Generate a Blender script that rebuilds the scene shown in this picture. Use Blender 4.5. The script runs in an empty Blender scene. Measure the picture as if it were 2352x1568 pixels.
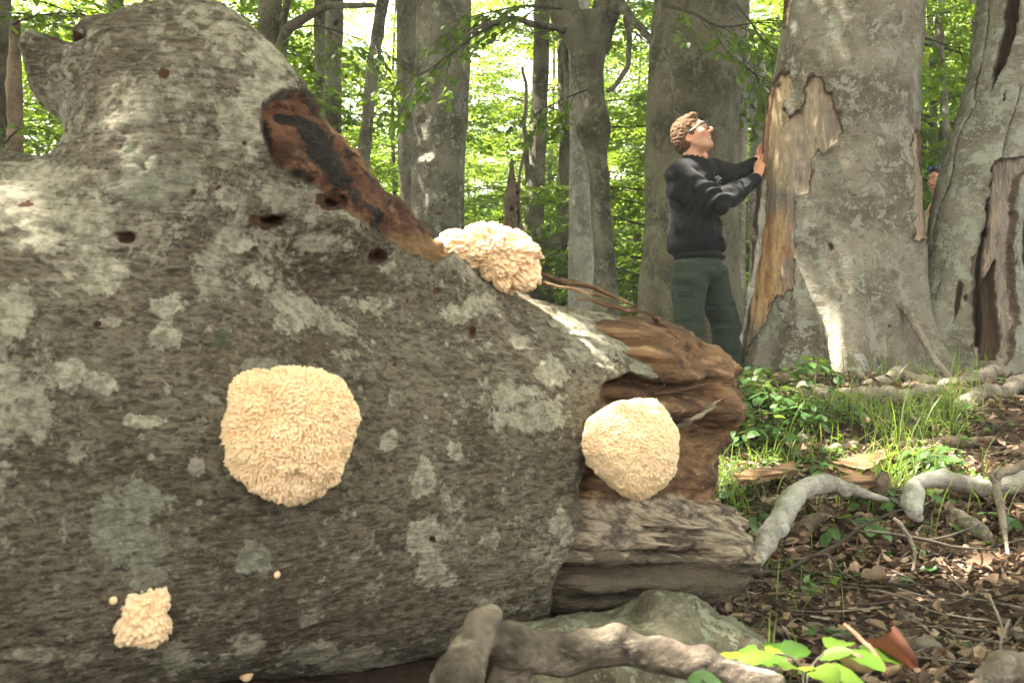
import bpy, math, random
import numpy as np
from mathutils import Vector, Matrix
random.seed(7)
RNG = np.random.default_rng(11)
scene = bpy.context.scene
COL = scene.collection

# ------------------------------------------------------------------ camera
FOC = 35.0
K = 36.0 / FOC / 2352.0          # metres per reference pixel at one metre
CZ = 0.80                        # height of the lens
cam_d = bpy.data.cameras.new('camera')
cam = bpy.data.objects.new('camera', cam_d)
COL.objects.link(cam)
cam.location = (0, 0, CZ)
cam.rotation_euler = (math.radians(90), 0, 0)
cam_d.lens = FOC
cam_d.sensor_width = 36.0
cam_d.clip_start = 0.05
cam_d.clip_end = 3000
cam_d.dof.use_dof = True
cam_d.dof.focus_distance = 6.3
cam_d.dof.aperture_fstop = 8.0
scene.camera = cam

# ------------------------------------------------------------------ light
SUN_EL, SUN_AZ = 61.0, -80.0     # azimuth: degrees from the view direction, negative = left
ce, se = math.cos(math.radians(SUN_EL)), math.sin(math.radians(SUN_EL))
SUN = np.array([ce * math.sin(math.radians(SUN_AZ)), ce * math.cos(math.radians(SUN_AZ)), se])
world = bpy.data.worlds.new('World')
scene.world = world
world.use_nodes = True
wn = world.node_tree.nodes
wl = world.node_tree.links
bg = wn['Background']
sky = wn.new('ShaderNodeTexSky')
sky.sky_type = 'NISHITA'
sky.sun_disc = False
sky.sun_elevation = math.radians(SUN_EL)
sky.sun_rotation = math.radians(SUN_AZ)
sky.air_density = 1.0
sky.dust_density = 2.5
sky.ozone_density = 1.0
# a milky, hazy sky: most of the blue washed out, evenly over the whole dome
bw = wn.new('ShaderNodeRGBToBW')
wl.new(sky.outputs[0], bw.inputs[0])
mx = wn.new('ShaderNodeMix')
mx.data_type = 'RGBA'
mx.inputs[0].default_value = .78
wl.new(sky.outputs[0], mx.inputs[6])
wl.new(bw.outputs[0], mx.inputs[7])
tint = wn.new('ShaderNodeMix')
tint.data_type = 'RGBA'
tint.blend_type = 'MULTIPLY'
tint.inputs[0].default_value = 1.0
wl.new(mx.outputs[2], tint.inputs[6])
tint.inputs[7].default_value = (1.0, .96, .87, 1)
wl.new(tint.outputs[2], bg.inputs[0])
bg.inputs[1].default_value = 0.12
sun_d = bpy.data.lights.new('sun', 'SUN')
sun = bpy.data.objects.new('sun', sun_d)
COL.objects.link(sun)
sun_d.energy = 5.0
sun_d.angle = math.radians(0.5)
sun_d.color = (1.0, 0.93, 0.80)
sun.rotation_euler = Vector(SUN).to_track_quat('Z', 'Y').to_euler()

vs = scene.view_settings
vs.view_transform = 'Standard'
vs.look = 'None'
vs.gamma = 1.0
vs.use_curve_mapping = False
vs.exposure = 3.66
cy = scene.cycles
cy.use_denoising = True
cy.max_bounces = 10
cy.diffuse_bounces = 6
cy.transmission_bounces = 8
cy.glossy_bounces = 3
cy.use_adaptive_sampling = True
cy.adaptive_threshold = 0.02
cy.sample_clamp_indirect = 8.0

# ------------------------------------------------------------------ numpy helpers
def P(u, v, d):
    """A point at depth d metres in front of the lens."""
    return np.array([(u - 1176.0) * K * d, d, CZ + (784.0 - v) * K * d])

def proj(V):
    y = np.maximum(V[:, 1], 0.05)
    return np.stack([1176.0 + V[:, 0] / (K * y), 784.0 - (V[:, 2] - CZ) / (K * y)], 1)

def _hash(ix, iy, iz, seed):
    h = (ix.astype(np.uint32) * np.uint32(374761393) + iy.astype(np.uint32) * np.uint32(668265263)
         + iz.astype(np.uint32) * np.uint32(2147483647) + np.uint32((seed * 974634777) & 0xffffffff))
    h = (h ^ (h >> np.uint32(13))) * np.uint32(1274126177)
    h = (h ^ (h >> np.uint32(16))) * np.uint32(2246822519)
    h = h ^ (h >> np.uint32(13))
    return h.astype(np.float64) * (2.0 / 4294967295.0) - 1.0

def vnoise(p, seed=0):
    p = np.asarray(p, float)
    f = np.floor(p)
    t = p - f
    t = t * t * t * (t * (t * 6 - 15) + 10)
    i = f.astype(np.int64)
    out = 0
    for dx in (0, 1):
        wx = t[..., 0] if dx else 1 - t[..., 0]
        for dy in (0, 1):
            wy = t[..., 1] if dy else 1 - t[..., 1]
            for dz in (0, 1):
                wz = t[..., 2] if dz else 1 - t[..., 2]
                out = out + wx * wy * wz * _hash(i[..., 0] + dx, i[..., 1] + dy, i[..., 2] + dz, seed)
    return out

def fbm(p, oct=4, seed=0, gain=0.5):
    a, s, n = 1.0, 0.0, 0.0
    p = np.asarray(p, float)
    for k in range(oct):
        s = s + a * vnoise(p * (2.03 ** k), seed + k * 17)
        n += a
        a *= gain
    return s / n

def unit(v):
    v = np.asarray(v, float)
    return v / np.maximum(np.linalg.norm(v, axis=-1, keepdims=True), 1e-9)

def sstep(a, b, x):
    t = np.clip((x - a) / (b - a), 0, 1)
    return t * t * (3 - 2 * t)

def poly_sd(uv, poly):
    """signed distance to a polygon, negative inside"""
    poly = np.asarray(poly, float)
    best = np.full(len(uv), 1e9)
    ins = np.zeros(len(uv), bool)
    n = len(poly)
    for i in range(n):
        a, b = poly[i], poly[(i + 1) % n]
        e = b - a
        w = uv - a
        t = np.clip((w @ e) / max(e @ e, 1e-9), 0, 1)
        best = np.minimum(best, np.linalg.norm(w - t[:, None] * e, axis=1))
        c = (a[1] > uv[:, 1]) != (b[1] > uv[:, 1])
        xx = a[0] + (uv[:, 1] - a[1]) * e[0] / (e[1] if abs(e[1]) > 1e-9 else 1e-9)
        ins ^= c & (uv[:, 0] < xx)
    return np.where(ins, -best, best)

# ------------------------------------------------------------------ mesh helpers
def mesh_np(name, V, F, smooth=True, mats=(), mi=None, attrs=None):
    """V (n,3); F one (m,k) array or a list of such arrays"""
    if not isinstance(F, (list, tuple)):
        F = [F]
    F = [np.asarray(f, np.int32) for f in F if len(f)]
    V = np.asarray(V, np.float32)
    me = bpy.data.meshes.new(name)
    me.vertices.add(len(V))
    me.vertices.foreach_set('co', V.ravel())
    loops = np.concatenate([f.ravel() for f in F])
    tot = np.concatenate([np.full(len(f), f.shape[1], np.int32) for f in F])
    st = np.concatenate([[0], np.cumsum(tot)[:-1]]).astype(np.int32)
    me.loops.add(len(loops))
    me.loops.foreach_set('vertex_index', loops)
    me.polygons.add(len(tot))
    me.polygons.foreach_set('loop_start', st)
    me.polygons.foreach_set('loop_total', tot)
    me.polygons.foreach_set('use_smooth', np.full(len(tot), smooth, bool))
    for m in mats:
        me.materials.append(m)
    if mi is not None:
        me.polygons.foreach_set('material_index', np.asarray(mi, np.int32))
    me.update(calc_edges=True)
    me.validate()
    for k, a in (attrs or {}).items():
        at = me.attributes.new(k, 'FLOAT', 'POINT')
        at.data.foreach_set('value', np.asarray(a, np.float32))
    return me

class MB:
    """collects pieces of one mesh"""
    def __init__(s):
        s.V, s.F, s.M, s.A, s.n = [], [], [], [], 0
    def add(s, V, F, mat=0, var=None):
        V = np.asarray(V, float)
        for f in (F if isinstance(F, (list, tuple)) else [F]):
            f = np.asarray(f, np.int64)
            if len(f):
                s.F.append(f + s.n)
                s.M.append(np.full(len(f), mat))
        s.V.append(V)
        s.A.append(np.zeros(len(V)) if var is None else np.broadcast_to(var, (len(V),)))
        s.n += len(V)
    def mesh(s, name, mats, smooth=True):
        return mesh_np(name, np.concatenate(s.V), s.F, smooth, mats, np.concatenate(s.M),
                       {'var': np.concatenate(s.A)})

def link(name, me, parent=None, kind=None, loc=None):
    o = bpy.data.objects.new(name, me)
    COL.objects.link(o)
    if parent is not None:
        o.parent = parent
        if loc is None:
            o.matrix_parent_inverse = Matrix.Translation(-Vector(parent.location)) if parent.rotation_euler.z == 0 else parent.matrix_basis.inverted()
    if loc is not None:
        o.location = loc
    if kind:
        o['kind'] = kind
    return o

def thing(name, label, cat, loc=(0, 0, 0), group=None):
    o = bpy.data.objects.new(name, None)
    o.empty_display_size = 0.1
    COL.objects.link(o)
    o.location = tuple(float(c) for c in loc)
    o['label'] = label
    o['category'] = cat
    if group:
        o['group'] = group
    return o

def tag(o, label, cat, group=None):
    o['label'] = label
    o['category'] = cat
    if group:
        o['group'] = group
    return o

def frames(pts):
    """tangent, side, up along a polyline (parallel transport)"""
    pts = np.asarray(pts, float)
    T = unit(np.gradient(pts, axis=0))
    ref = np.array([0, 0, 1.0]) if abs(T[0][2]) < 0.9 else np.array([1.0, 0, 0])
    S = np.zeros_like(T)
    s = unit(np.cross(T[0], ref))
    for i in range(len(T)):
        s = unit(s - T[i] * (s @ T[i]))
        S[i] = s
    U = np.cross(S, T)
    return T, S, U

def smooth_path(pts, n):
    """Catmull-Rom through pts (any number of columns)"""
    pts = np.asarray(pts, float)
    q = np.vstack([2 * pts[0] - pts[1], pts, 2 * pts[-1] - pts[-2]])
    t = np.linspace(0, len(pts) - 1 - 1e-6, n)
    i = t.astype(int)
    f = (t - i)[:, None]
    a, b, c, d = q[i], q[i + 1], q[i + 2], q[i + 3]
    return 0.5 * (2 * b + (c - a) * f + (2 * a - 5 * b + 4 * c - d) * f ** 2 + (3 * b - a - 3 * c + d) * f ** 3)

def tube(pts, rad, nseg=8, cap=True, wob=0.0, seed=0, freq=6.0):
    pts = np.asarray(pts, float)
    n = len(pts)
    rad = np.broadcast_to(np.asarray(rad, float), (n,))
    T, S, U = frames(pts)
    th = np.linspace(0, 2 * np.pi, nseg, endpoint=False)
    ring = (np.cos(th)[None, :, None] * S[:, None, :] + np.sin(th)[None, :, None] * U[:, None, :])
    R = np.repeat(rad[:, None], nseg, 1)
    V = pts[:, None, :] + ring * R[..., None]
    if wob:
        R = R * (1 + wob * fbm(V * freq, 3, seed))
        V = pts[:, None, :] + ring * R[..., None]
    V = V.reshape(-1, 3)
    i = np.arange(n - 1)[:, None] * nseg
    j = np.arange(nseg)[None, :]
    k = (j + 1) % nseg
    F = np.stack([i + j, i + k, i + nseg + k, i + nseg + j], -1).reshape(-1, 4)
    if not cap:
        return V, [F]
    V = np.vstack([V, pts[0], pts[-1]])
    c0, c1 = n * nseg, n * nseg + 1
    a = np.arange(nseg)
    b = (a + 1) % nseg
    tri = np.vstack([np.stack([b, a, np.full(nseg, c0)], 1),
                     np.stack([a + (n - 1) * nseg, b + (n - 1) * nseg, np.full(nseg, c1)], 1)])
    return V, [F, tri]

# signed distance fields on a grid, evaluated only near each primitive
class Field:
    def __init__(s, lo, hi, h):
        s.lo, s.h = np.asarray(lo, float), h
        s.n = np.ceil((np.asarray(hi, float) - s.lo) / h).astype(int) + 1
        s.F = np.full(s.n, 0.5, np.float32)
    def _block(s, lo, hi):
        a = np.clip(np.floor((lo - s.lo) / s.h).astype(int), 0, s.n)
        b = np.clip(np.ceil((hi - s.lo) / s.h).astype(int) + 1, 0, s.n)
        if np.any(b <= a):
            return None, None
        g = [s.lo[i] + s.h * np.arange(a[i], b[i]) for i in range(3)]
        X = np.stack(np.meshgrid(*g, indexing='ij'), -1)
        return tuple(slice(a[i], b[i]) for i in range(3)), X
    def _mix(s, sl, d, k, op):
        f = s.F[sl]
        d = d.astype(np.float32)
        if op == 'sub':
            d = -d
            h = np.clip(0.5 - 0.5 * (f - d) / k, 0, 1)
            # smooth max
            s.F[sl] = f * (1 - h) + d * h + k * h * (1 - h)
        else:
            h = np.clip(0.5 + 0.5 * (d - f) / k, 0, 1)
            s.F[sl] = d * (1 - h) + f * h - k * h * (1 - h)
    def cap(s, a, b, ra, rb, k=0.02, op='add', flat=None):
        a, b = np.asarray(a, float), np.asarray(b, float)
        m = max(ra, rb) + 2.5 * k + 3 * s.h
        sl, X = s._block(np.minimum(a, b) - m, np.maximum(a, b) + m)
        if sl is None:
            return
        e = b - a
        w = X - a
        t = np.clip((w @ e) / max(e @ e, 1e-12), 0, 1)
        D = w - t[..., None] * e
        if flat is not None:              # (axis, scale) squashed cross-section
            ax, sc = flat
            ax = unit(ax)
            D = D + (D @ ax)[..., None] * ax * (1.0 / sc - 1)
        d = np.linalg.norm(D, axis=-1) - (ra + (rb - ra) * t)
        s._mix(sl, d, k, op)
    def ell(s, c, r, R=None, k=0.02, op='add'):
        c, r = np.asarray(c, float), np.asarray(r, float)
        m = max(r) + 2.5 * k + 3 * s.h
        sl, X = s._block(c - m, c + m)
        if sl is None:
            return
        q = X - c
        if R is not None:
            q = q @ np.asarray(R)         # columns of R are the ellipsoid's axes
        k0 = np.linalg.norm(q / r, axis=-1)
        k1 = np.linalg.norm(q / (r * r), axis=-1)
        d = k0 * (k0 - 1.0) / np.maximum(k1, 1e-6)
        s._mix(sl, d, k, op)
    def mesh(s):
        return surface_nets(s.F, s.lo, s.h)

def surface_nets(F, lo, h):
    S = F < 0
    c = np.zeros(tuple(np.array(F.shape) - 1), np.int8)
    for dx in (0, 1):
        for dy in (0, 1):
            for dz in (0, 1):
                c += S[dx:dx + c.shape[0], dy:dy + c.shape[1], dz:dz + c.shape[2]]
    idx = np.argwhere((c > 0) & (c < 8))
    corner = {}
    for dx in (0, 1):
        for dy in (0, 1):
            for dz in (0, 1):
                corner[dx, dy, dz] = F[idx[:, 0] + dx, idx[:, 1] + dy, idx[:, 2] + dz].astype(float)
    acc = np.zeros((len(idx), 3))
    cnt = np.zeros(len(idx))
    ks = list(corner)
    for a in ks:
        for ax in range(3):
            if a[ax] == 0:
                b = list(a)
                b[ax] = 1
                fa, fb = corner[a], corner[tuple(b)]
                m = (fa < 0) != (fb < 0)
                t = np.where(m, fa / np.where(np.abs(fa - fb) < 1e-12, 1, fa - fb), 0)
                p = np.tile(np.array(a, float), (len(idx), 1))
                p[:, ax] += t
                acc += p * m[:, None]
                cnt += m
    V = lo + h * (idx + acc / np.maximum(cnt, 1)[:, None])
    vid = np.full(c.shape, -1, np.int64)
    vid[tuple(idx.T)] = np.arange(len(idx))
    quads = []
    for ax in range(3):
        o1, o2 = [i for i in range(3) if i != ax]
        s0 = [slice(1, -1)] * 3
        s0[ax] = slice(0, -1)
        s1 = list(s0)
        s1[ax] = slice(1, None)
        A, B = S[tuple(s0)], S[tuple(s1)]
        e = np.argwhere(A != B)
        if not len(e):
            continue
        inside_first = A[tuple(e.T)]
        e[:, o1] += 1
        e[:, o2] += 1
        def cell(d1, d2):
            q = e.copy()
            q[:, o1] -= d1
            q[:, o2] -= d2
            return vid[q[:, 0], q[:, 1], q[:, 2]]
        q = np.stack([cell(1, 1), cell(0, 1), cell(0, 0), cell(1, 0)], 1)
        flip = inside_first if ax != 1 else ~inside_first
        q[~flip] = q[~flip][:, ::-1]
        quads.append(q)
    Q = np.concatenate(quads)
    return V, Q[(Q >= 0).all(1)]

def vnormals(V, Q):
    fn = np.cross(V[Q[:, 2]] - V[Q[:, 0]], V[Q[:, 3 if Q.shape[1] > 3 else 1]] - V[Q[:, 1 if Q.shape[1] > 3 else 0]])
    N = np.zeros_like(V)
    for k in range(Q.shape[1]):
        for c in range(3):
            N[:, c] += np.bincount(Q[:, k], fn[:, c], len(V))
    return unit(N)

def laplace(V, Q, it=1, f=0.5):
    E = np.vstack([Q[:, [0, 1]], Q[:, [1, 2]], Q[:, [2, 3]], Q[:, [3, 0]]])
    for _ in range(it):
        S = np.zeros_like(V)
        n = np.bincount(E.ravel(), minlength=len(V)).astype(float)
        for c in range(3):
            S[:, c] = np.bincount(E[:, 0], V[E[:, 1], c], len(V)) + np.bincount(E[:, 1], V[E[:, 0], c], len(V))
        V = V + f * (S / np.maximum(n, 1)[:, None] - V)
    return V
# ------------------------------------------------------------------ materials
class NT:
    def __init__(s, name):
        s.m = bpy.data.materials.new(name)
        s.m.use_nodes = True
        s.t = s.m.node_tree
        s.n, s.l = s.t.nodes, s.t.links
        s.bsdf = s.n['Principled BSDF']
        s.out = s.n['Material Output']
        s.tc = s.n.new('ShaderNodeTexCoord')
    def _in(s, sock, v):
        if v is None:
            return
        if isinstance(v, bpy.types.NodeSocket):
            s.l.new(v, sock)
        elif isinstance(v, (tuple, list)) and len(v) == 3 and sock.type == 'RGBA':
            sock.default_value = (*v, 1)
        else:
            sock.default_value = v
    def co(s, scale=(1, 1, 1), rot=(0, 0, 0), src=None):
        mp = s.n.new('ShaderNodeMapping')
        s.l.new(src or s.tc.outputs['Object'], mp.inputs[0])
        mp.inputs['Scale'].default_value = scale
        mp.inputs['Rotation'].default_value = rot
        return mp.outputs[0]
    def noise(s, scale, detail=4, rough=0.55, co=None, dist=0.0):
        t = s.n.new('ShaderNodeTexNoise')
        s._in(t.inputs['Vector'], co if co is not None else s.tc.outputs['Object'])
        t.inputs['Scale'].default_value = scale
        t.inputs['Detail'].default_value = detail
        t.inputs['Roughness'].default_value = rough
        t.inputs['Distortion'].default_value = dist
        return t.outputs[0]
    def voro(s, scale, co=None, feature='F1', out=0, rnd=1.0):
        t = s.n.new('ShaderNodeTexVoronoi')
        t.feature = feature
        s._in(t.inputs['Vector'], co if co is not None else s.tc.outputs['Object'])
        t.inputs['Scale'].default_value = scale
        t.inputs['Randomness'].default_value = rnd
        return t.outputs[out]
    def ramp(s, f, stops):
        r = s.n.new('ShaderNodeValToRGB')
        s._in(r.inputs[0], f)
        e = r.color_ramp.elements
        while len(e) < len(stops):
            e.new(0.5)
        for q, (p, c) in zip(e, stops):
            q.position = p
            q.color = (*c, 1) if isinstance(c, (tuple, list)) else (c, c, c, 1)
        return r.outputs[0]
    def math(s, op, a, b=None, c=None, clamp=False):
        m = s.n.new('ShaderNodeMath')
        m.operation = op
        m.use_clamp = clamp
        s._in(m.inputs[0], a)
        s._in(m.inputs[1], b)
        s._in(m.inputs[2], c)
        return m.outputs[0]
    def mix(s, f, a, b, mode='MIX'):
        m = s.n.new('ShaderNodeMix')
        m.data_type = 'RGBA'
        m.blend_type = mode
        s._in(m.inputs[0], f)
        s._in(m.inputs[6], a)
        s._in(m.inputs[7], b)
        return m.outputs[2]
    def step(s, f, lo, hi):
        m = s.n.new('ShaderNodeMapRange')
        m.interpolation_type = 'SMOOTHSTEP'
        s._in(m.inputs[0], f)
        m.inputs[1].default_value = lo
        m.inputs[2].default_value = hi
        return m.outputs[0]
    def attr(s, name):
        a = s.n.new('ShaderNodeAttribute')
        a.attribute_name = name
        return a.outputs['Fac']
    def bump(s, h, strength=0.5, dist=0.01, normal=None):
        b = s.n.new('ShaderNodeBump')
        s._in(b.inputs['Height'], h)
        b.inputs['Strength'].default_value = strength
        b.inputs['Distance'].default_value = dist
        if normal is not None:
            s.l.new(normal, b.inputs['Normal'])
        return b.outputs[0]
    def done(s, col, rough=0.85, normal=None, spec=0.3, sss=0.0):
        s._in(s.bsdf.inputs['Base Color'], col)
        s._in(s.bsdf.inputs['Roughness'], rough)
        s.bsdf.inputs['Specular IOR Level'].default_value = spec
        if normal is not None:
            s.l.new(normal, s.bsdf.inputs['Normal'])
        return s.m

def bark_material(name, dark=(.078, .069, .051), light=(.205, .19, .148), lichen=(.40, .40, .34), lich=.5,
                  moss=(.045, .06, .015), mossy=.0, wrinkle=1.0, patch=3.0, fine=1.0, stain=.35):
    """standing beech bark: mottled grey, lichen crust, faint level wrinkles; attrs wood / hole / moss on the mesh"""
    n = NT(name)
    big = n.noise(patch, 5, .62)
    c = n.mix(n.step(big, .38, .62), dark, light)
    mid = n.noise(patch * 6 * fine, 5, .7)
    c = n.mix(n.step(mid, .50, .58), c, n.mix(.5, c, light))
    c = n.mix(n.math('MULTIPLY', n.step(n.noise(patch * 4.0 * fine, 6, .75, dist=.6), .56, .60), .75), c, dark)
    # lichen crust
    l1 = n.noise(patch * 3.1, 6, .68, dist=.4)
    l2 = n.noise(patch * 14, 4, .7)
    lm = n.step(n.math('ADD', l1, n.math('MULTIPLY', n.math('SUBTRACT', l2, .5), .45)), .66 - .18 * lich, .70 - .18 * lich)
    c = n.mix(n.math('MULTIPLY', lm, .8), c, n.mix(n.noise(patch * 9), lichen, tuple(x * .62 for x in lichen)))
    speck = n.voro(60 * fine)
    c = n.mix(n.math('MULTIPLY', n.step(speck, .22, .12), .35), c, lichen)
    # streaks running down
    st = n.noise(5, 5, .6, n.co((1, 1, .12)))
    c = n.mix(n.math('MULTIPLY', n.step(st, .52, .72), stain), c, tuple(x * .55 for x in dark))
    ms = n.attr('moss')
    mm = n.step(n.math('ADD', ms, n.math('MULTIPLY', n.math('SUBTRACT', n.noise(16, 6, .75), .5), 1.3)), .42, .62)
    if mossy:
        mm = n.math('MAXIMUM', mm, n.math('MULTIPLY', n.step(n.noise(patch * 1.7, 6, .7), .60, .68), mossy))
    c = n.mix(n.math('MULTIPLY', mm, .85), c, n.mix(n.noise(40), moss, tuple(x * 1.9 for x in moss)))
    # bare wood under shed bark
    w = n.attr('wood')
    tone = n.attr('tone')
    gco = n.co((1, 1, .10))
    grain = n.noise(22, 6, .65, gco)
    gr2 = n.noise(90, 4, .6, gco)
    pale = n.mix(grain, (.28, .185, .10), (.47, .365, .235))
    ora = n.mix(n.step(n.noise(9, 5, .6, n.co((1, 1, .35))), .40, .62), (.42, .27, .14), (.25, .125, .055))
    gry = n.mix(grain, (.095, .078, .068), (.24, .195, .165))
    wc = n.mix(n.step(tone, .02, .45), pale, gry)
    wc = n.mix(n.step(n.math('ADD', tone, n.math('MULTIPLY', n.math('SUBTRACT', n.noise(5, 6, .75), .5), .95)), .52, .80), wc, ora)
    wc = n.mix(n.math('MULTIPLY', n.step(n.noise(26, 5, .7, n.co((1, 1, .22))), .55, .66), .75), wc, (.085, .058, .038))
    wc = n.mix(n.math('MULTIPLY', n.step(gr2, .55, .68), .45), wc, (.55, .43, .29))
    wc = n.mix(n.math('MULTIPLY', n.step(n.voro(42, n.co((1, 1, .5))), .16, .09), n.step(n.noise(3), .48, .56)), wc, (.03, .02, .014))
    c = n.mix(n.step(w, .38, .52), c, wc)
    edge = n.math('MULTIPLY', n.step(w, .22, .40), n.step(w, .58, .44))
    c = n.mix(n.math('MULTIPLY', edge, .85), c, (.05, .028, .018))
    hole = n.attr('hole')
    c = n.mix(n.step(hole, .40, .56), c, n.mix(grain, (.022, .016, .012), (.075, .045, .026)))
    # relief
    wr = n.noise(14, 5, .65, n.co((1, 1, 5.5)))
    h = n.math('ADD', n.math('MULTIPLY', wr, .9 * wrinkle), n.math('MULTIPLY', mid, .7))
    h = n.math('ADD', h, n.math('MULTIPLY', lm, .35))
    h = n.math('ADD', h, n.math('MULTIPLY', n.noise(120, 3, .6), .35))
    hw = n.math('ADD', n.math('MULTIPLY', grain, 1.4), n.math('MULTIPLY', gr2, .5))
    wmix = n.n.new('ShaderNodeMix')
    n._in(wmix.inputs[0], n.step(w, .4, .5))
    n._in(wmix.inputs[2], h)
    n._in(wmix.inputs[3], hw)
    return n.done(c, .9, n.bump(wmix.outputs[0], .75, .012), .2)

def log_bark_material():
    n = NT('log_bark')
    axis = n.co((1, 1, 1), (0, 0, math.radians(-27)))
    lng = n.noise(24, 6, .72, n.co((1, 1, 3.2), (0, 0, math.radians(-27))))
    big = n.noise(2.3, 5, .6)
    mid = n.noise(11, 6, .72)
    c = n.mix(n.step(big, .35, .65), (.12, .094, .062), (.215, .178, .125))
    c = n.mix(n.math('MULTIPLY', n.step(mid, .42, .66), .7), c, (.25, .222, .165))
    c = n.mix(n.math('MULTIPLY', n.step(lng, .50, .38), .75), c, (.048, .038, .027))
    c = n.mix(n.math('MULTIPLY', n.step(n.noise(60, 5, .7), .54, .66), .5), c, (.27, .25, .19))
    c = n.mix(n.math('MULTIPLY', n.step(n.noise(6, 6, .7, dist=.5), .56, .66), .45), c, (.085, .06, .045))
    c = n.mix(n.math('MULTIPLY', n.step(n.noise(5.1, 6, .7), .57, .66), .5), c, (.06, .065, .025))
    fs = n.noise(95, 5, .76, n.co((.20, .9, 1.25), (0, 0, math.radians(-27))), .35)
    c = n.mix(n.math('MULTIPLY', n.step(fs, .50, .40), .72), c, (.038, .030, .021))
    c = n.mix(n.math('MULTIPLY', n.step(fs, .54, .64), .65), c, (.31, .275, .205))
    # lichen: mapped patches (a few paint lit bark) plus a scatter everywhere
    la = n.attr('lichen')
    nz = n.math('SUBTRACT', n.noise(15, 7, .72, dist=.3), .5)
    la = n.math('ADD', la, n.math('ADD', n.math('MULTIPLY', nz, 2.1), n.math('MULTIPLY', n.math('SUBTRACT', n.noise(48, 4, .7), .5), .6)))
    lm = n.step(la, .47, .58)
    sc = n.math('ADD', n.noise(5.5, 6, .72, dist=.5), n.math('MULTIPLY', n.math('SUBTRACT', n.noise(42, 5, .75), .5), .55))
    up = n.math('ADD', n.math('MULTIPLY', n.attr('upper'), .055), .008)
    sm = n.step(n.math('ADD', sc, up), .575, .62)
    lm = n.math('MAXIMUM', lm, n.math('MULTIPLY', sm, .72))
    vs_ = n.voro(26)
    lm = n.math('MAXIMUM', lm, n.math('MULTIPLY', n.math('MULTIPLY', n.step(vs_, .20, .12), n.step(n.noise(6, 3), .48, .56)), .75))
    hue = n.math('ADD', n.attr('green'), n.math('MULTIPLY', n.math('SUBTRACT', n.noise(9), .5), .8))
    lc = n.mix(n.step(hue, .2, .6), (.52, .475, .365), (.34, .345, .255))
    lc = n.mix(n.math('MULTIPLY', n.step(n.noise(50, 5, .7), .42, .62), .75), lc, (.20, .175, .125))
    lc = n.mix(n.math('MULTIPLY', n.step(fs, .49, .40), .6), lc, (.15, .135, .10))
    c = n.mix(n.math('MULTIPLY', lm, .92), c, lc)
    mo = n.step(n.math('ADD', n.attr('moss'), n.math('MULTIPLY', n.math('SUBTRACT', n.noise(22, 6, .75), .5), 1.0)), .5, .62)
    c = n.mix(n.math('MULTIPLY', mo, .7), c, (.075, .095, .040))
    # exposed wood
    w = n.math('ADD', n.attr('wood'), n.math('MULTIPLY', n.math('SUBTRACT', n.noise(17, 6, .7), .5), .30))
    wm = n.step(w, .49, .53)
    gco = n.co((.16, 1, 1), (0, math.radians(38), math.radians(-27)))
    g = n.noise(26, 6, .7, gco)
    wc = n.mix(n.step(n.noise(5.5, 5, .65), .40, .62), (.070, .030, .017), (.185, .080, .042))
    wc = n.mix(n.step(g, .48, .72), wc, (.30, .165, .085))
    wc = n.mix(n.math('MULTIPLY', n.step(n.noise(8.5, 6, .7, dist=.6), .53, .60), .9), wc, (.022, .016, .014))
    ch = n.step(n.math('ADD', n.attr('char'), n.math('MULTIPLY', n.math('SUBTRACT', n.noise(12, 6, .72, gco), .5), 1.9)), .5, .60)
    wc = n.mix(ch, wc, n.mix(g, (.008, .007, .007), (.045, .032, .026)))
    wc = n.mix(n.math('MULTIPLY', n.attr('pale'), .9), wc, n.mix(g, (.16, .085, .042), (.48, .29, .13)))
    c = n.mix(wm, c, wc)
    rim = n.math('MULTIPLY', n.step(w, .40, .48), n.step(w, .56, .50))
    c = n.mix(n.math('MULTIPLY', rim, .7), c, (.04, .028, .02))
    pit = n.step(n.math('ADD', n.attr('pit'), n.math('MULTIPLY', nz, .5)), .46, .56)
    c = n.mix(pit, c, n.mix(n.noise(40), (.030, .017, .010), (.13, .058, .028)))
    h = n.math('ADD', n.math('MULTIPLY', lng, 1.5), n.math('MULTIPLY', mid, .9))
    h = n.math('ADD', h, n.math('MULTIPLY', n.noise(75, 4, .65), .5))
    h = n.math('ADD', h, n.math('MULTIPLY', lm, .25))
    rough = n.mix(wm, (.9, .9, .9), n.mix(ch, (.75, .75, .75), (.42, .42, .42)))
    h = n.math('ADD', h, n.math('MULTIPLY', fs, .8))
    return n.done(c, rough, n.bump(h, 1.0, .016), .25)

def rot_wood_material(name='rotten_wood', grey=0.0, axis_rot=-27):
    n = NT(name)
    gco = n.co((.13, 1, 1), (0, math.radians(6), math.radians(axis_rot)))
    g = n.noise(30, 6, .68, gco)
    g2 = n.noise(9, 5, .6, gco)
    c = n.mix(n.step(g2, .36, .66), (.070, .038, .020), (.215, .120, .060))
    c = n.mix(n.step(g, .54, .72), c, (.38, .245, .135))
    c = n.mix(n.math('MULTIPLY', n.step(g, .46, .34), .8), c, (.035, .018, .010))
    gm = n.math('ADD', n.attr('weather'), n.math('MULTIPLY', n.math('SUBTRACT', n.noise(7, 5, .7), .5), .7))
    gc = n.mix(n.step(g, .40, .62), (.07, .052, .038), (.36, .29, .205))
    c = n.mix(n.step(gm, .35, .60), c, gc)
    c = n.mix(n.step(n.attr('barky'), .4, .55), c, n.mix(n.noise(18, 6, .7), (.05, .04, .028), (.14, .11, .075)))
    h = n.math('ADD', n.math('MULTIPLY', g, 1.3), n.math('MULTIPLY', n.noise(60, 4, .6, gco), .6))
    return n.done(c, .85, n.bump(h, .9, .02), .25)

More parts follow.
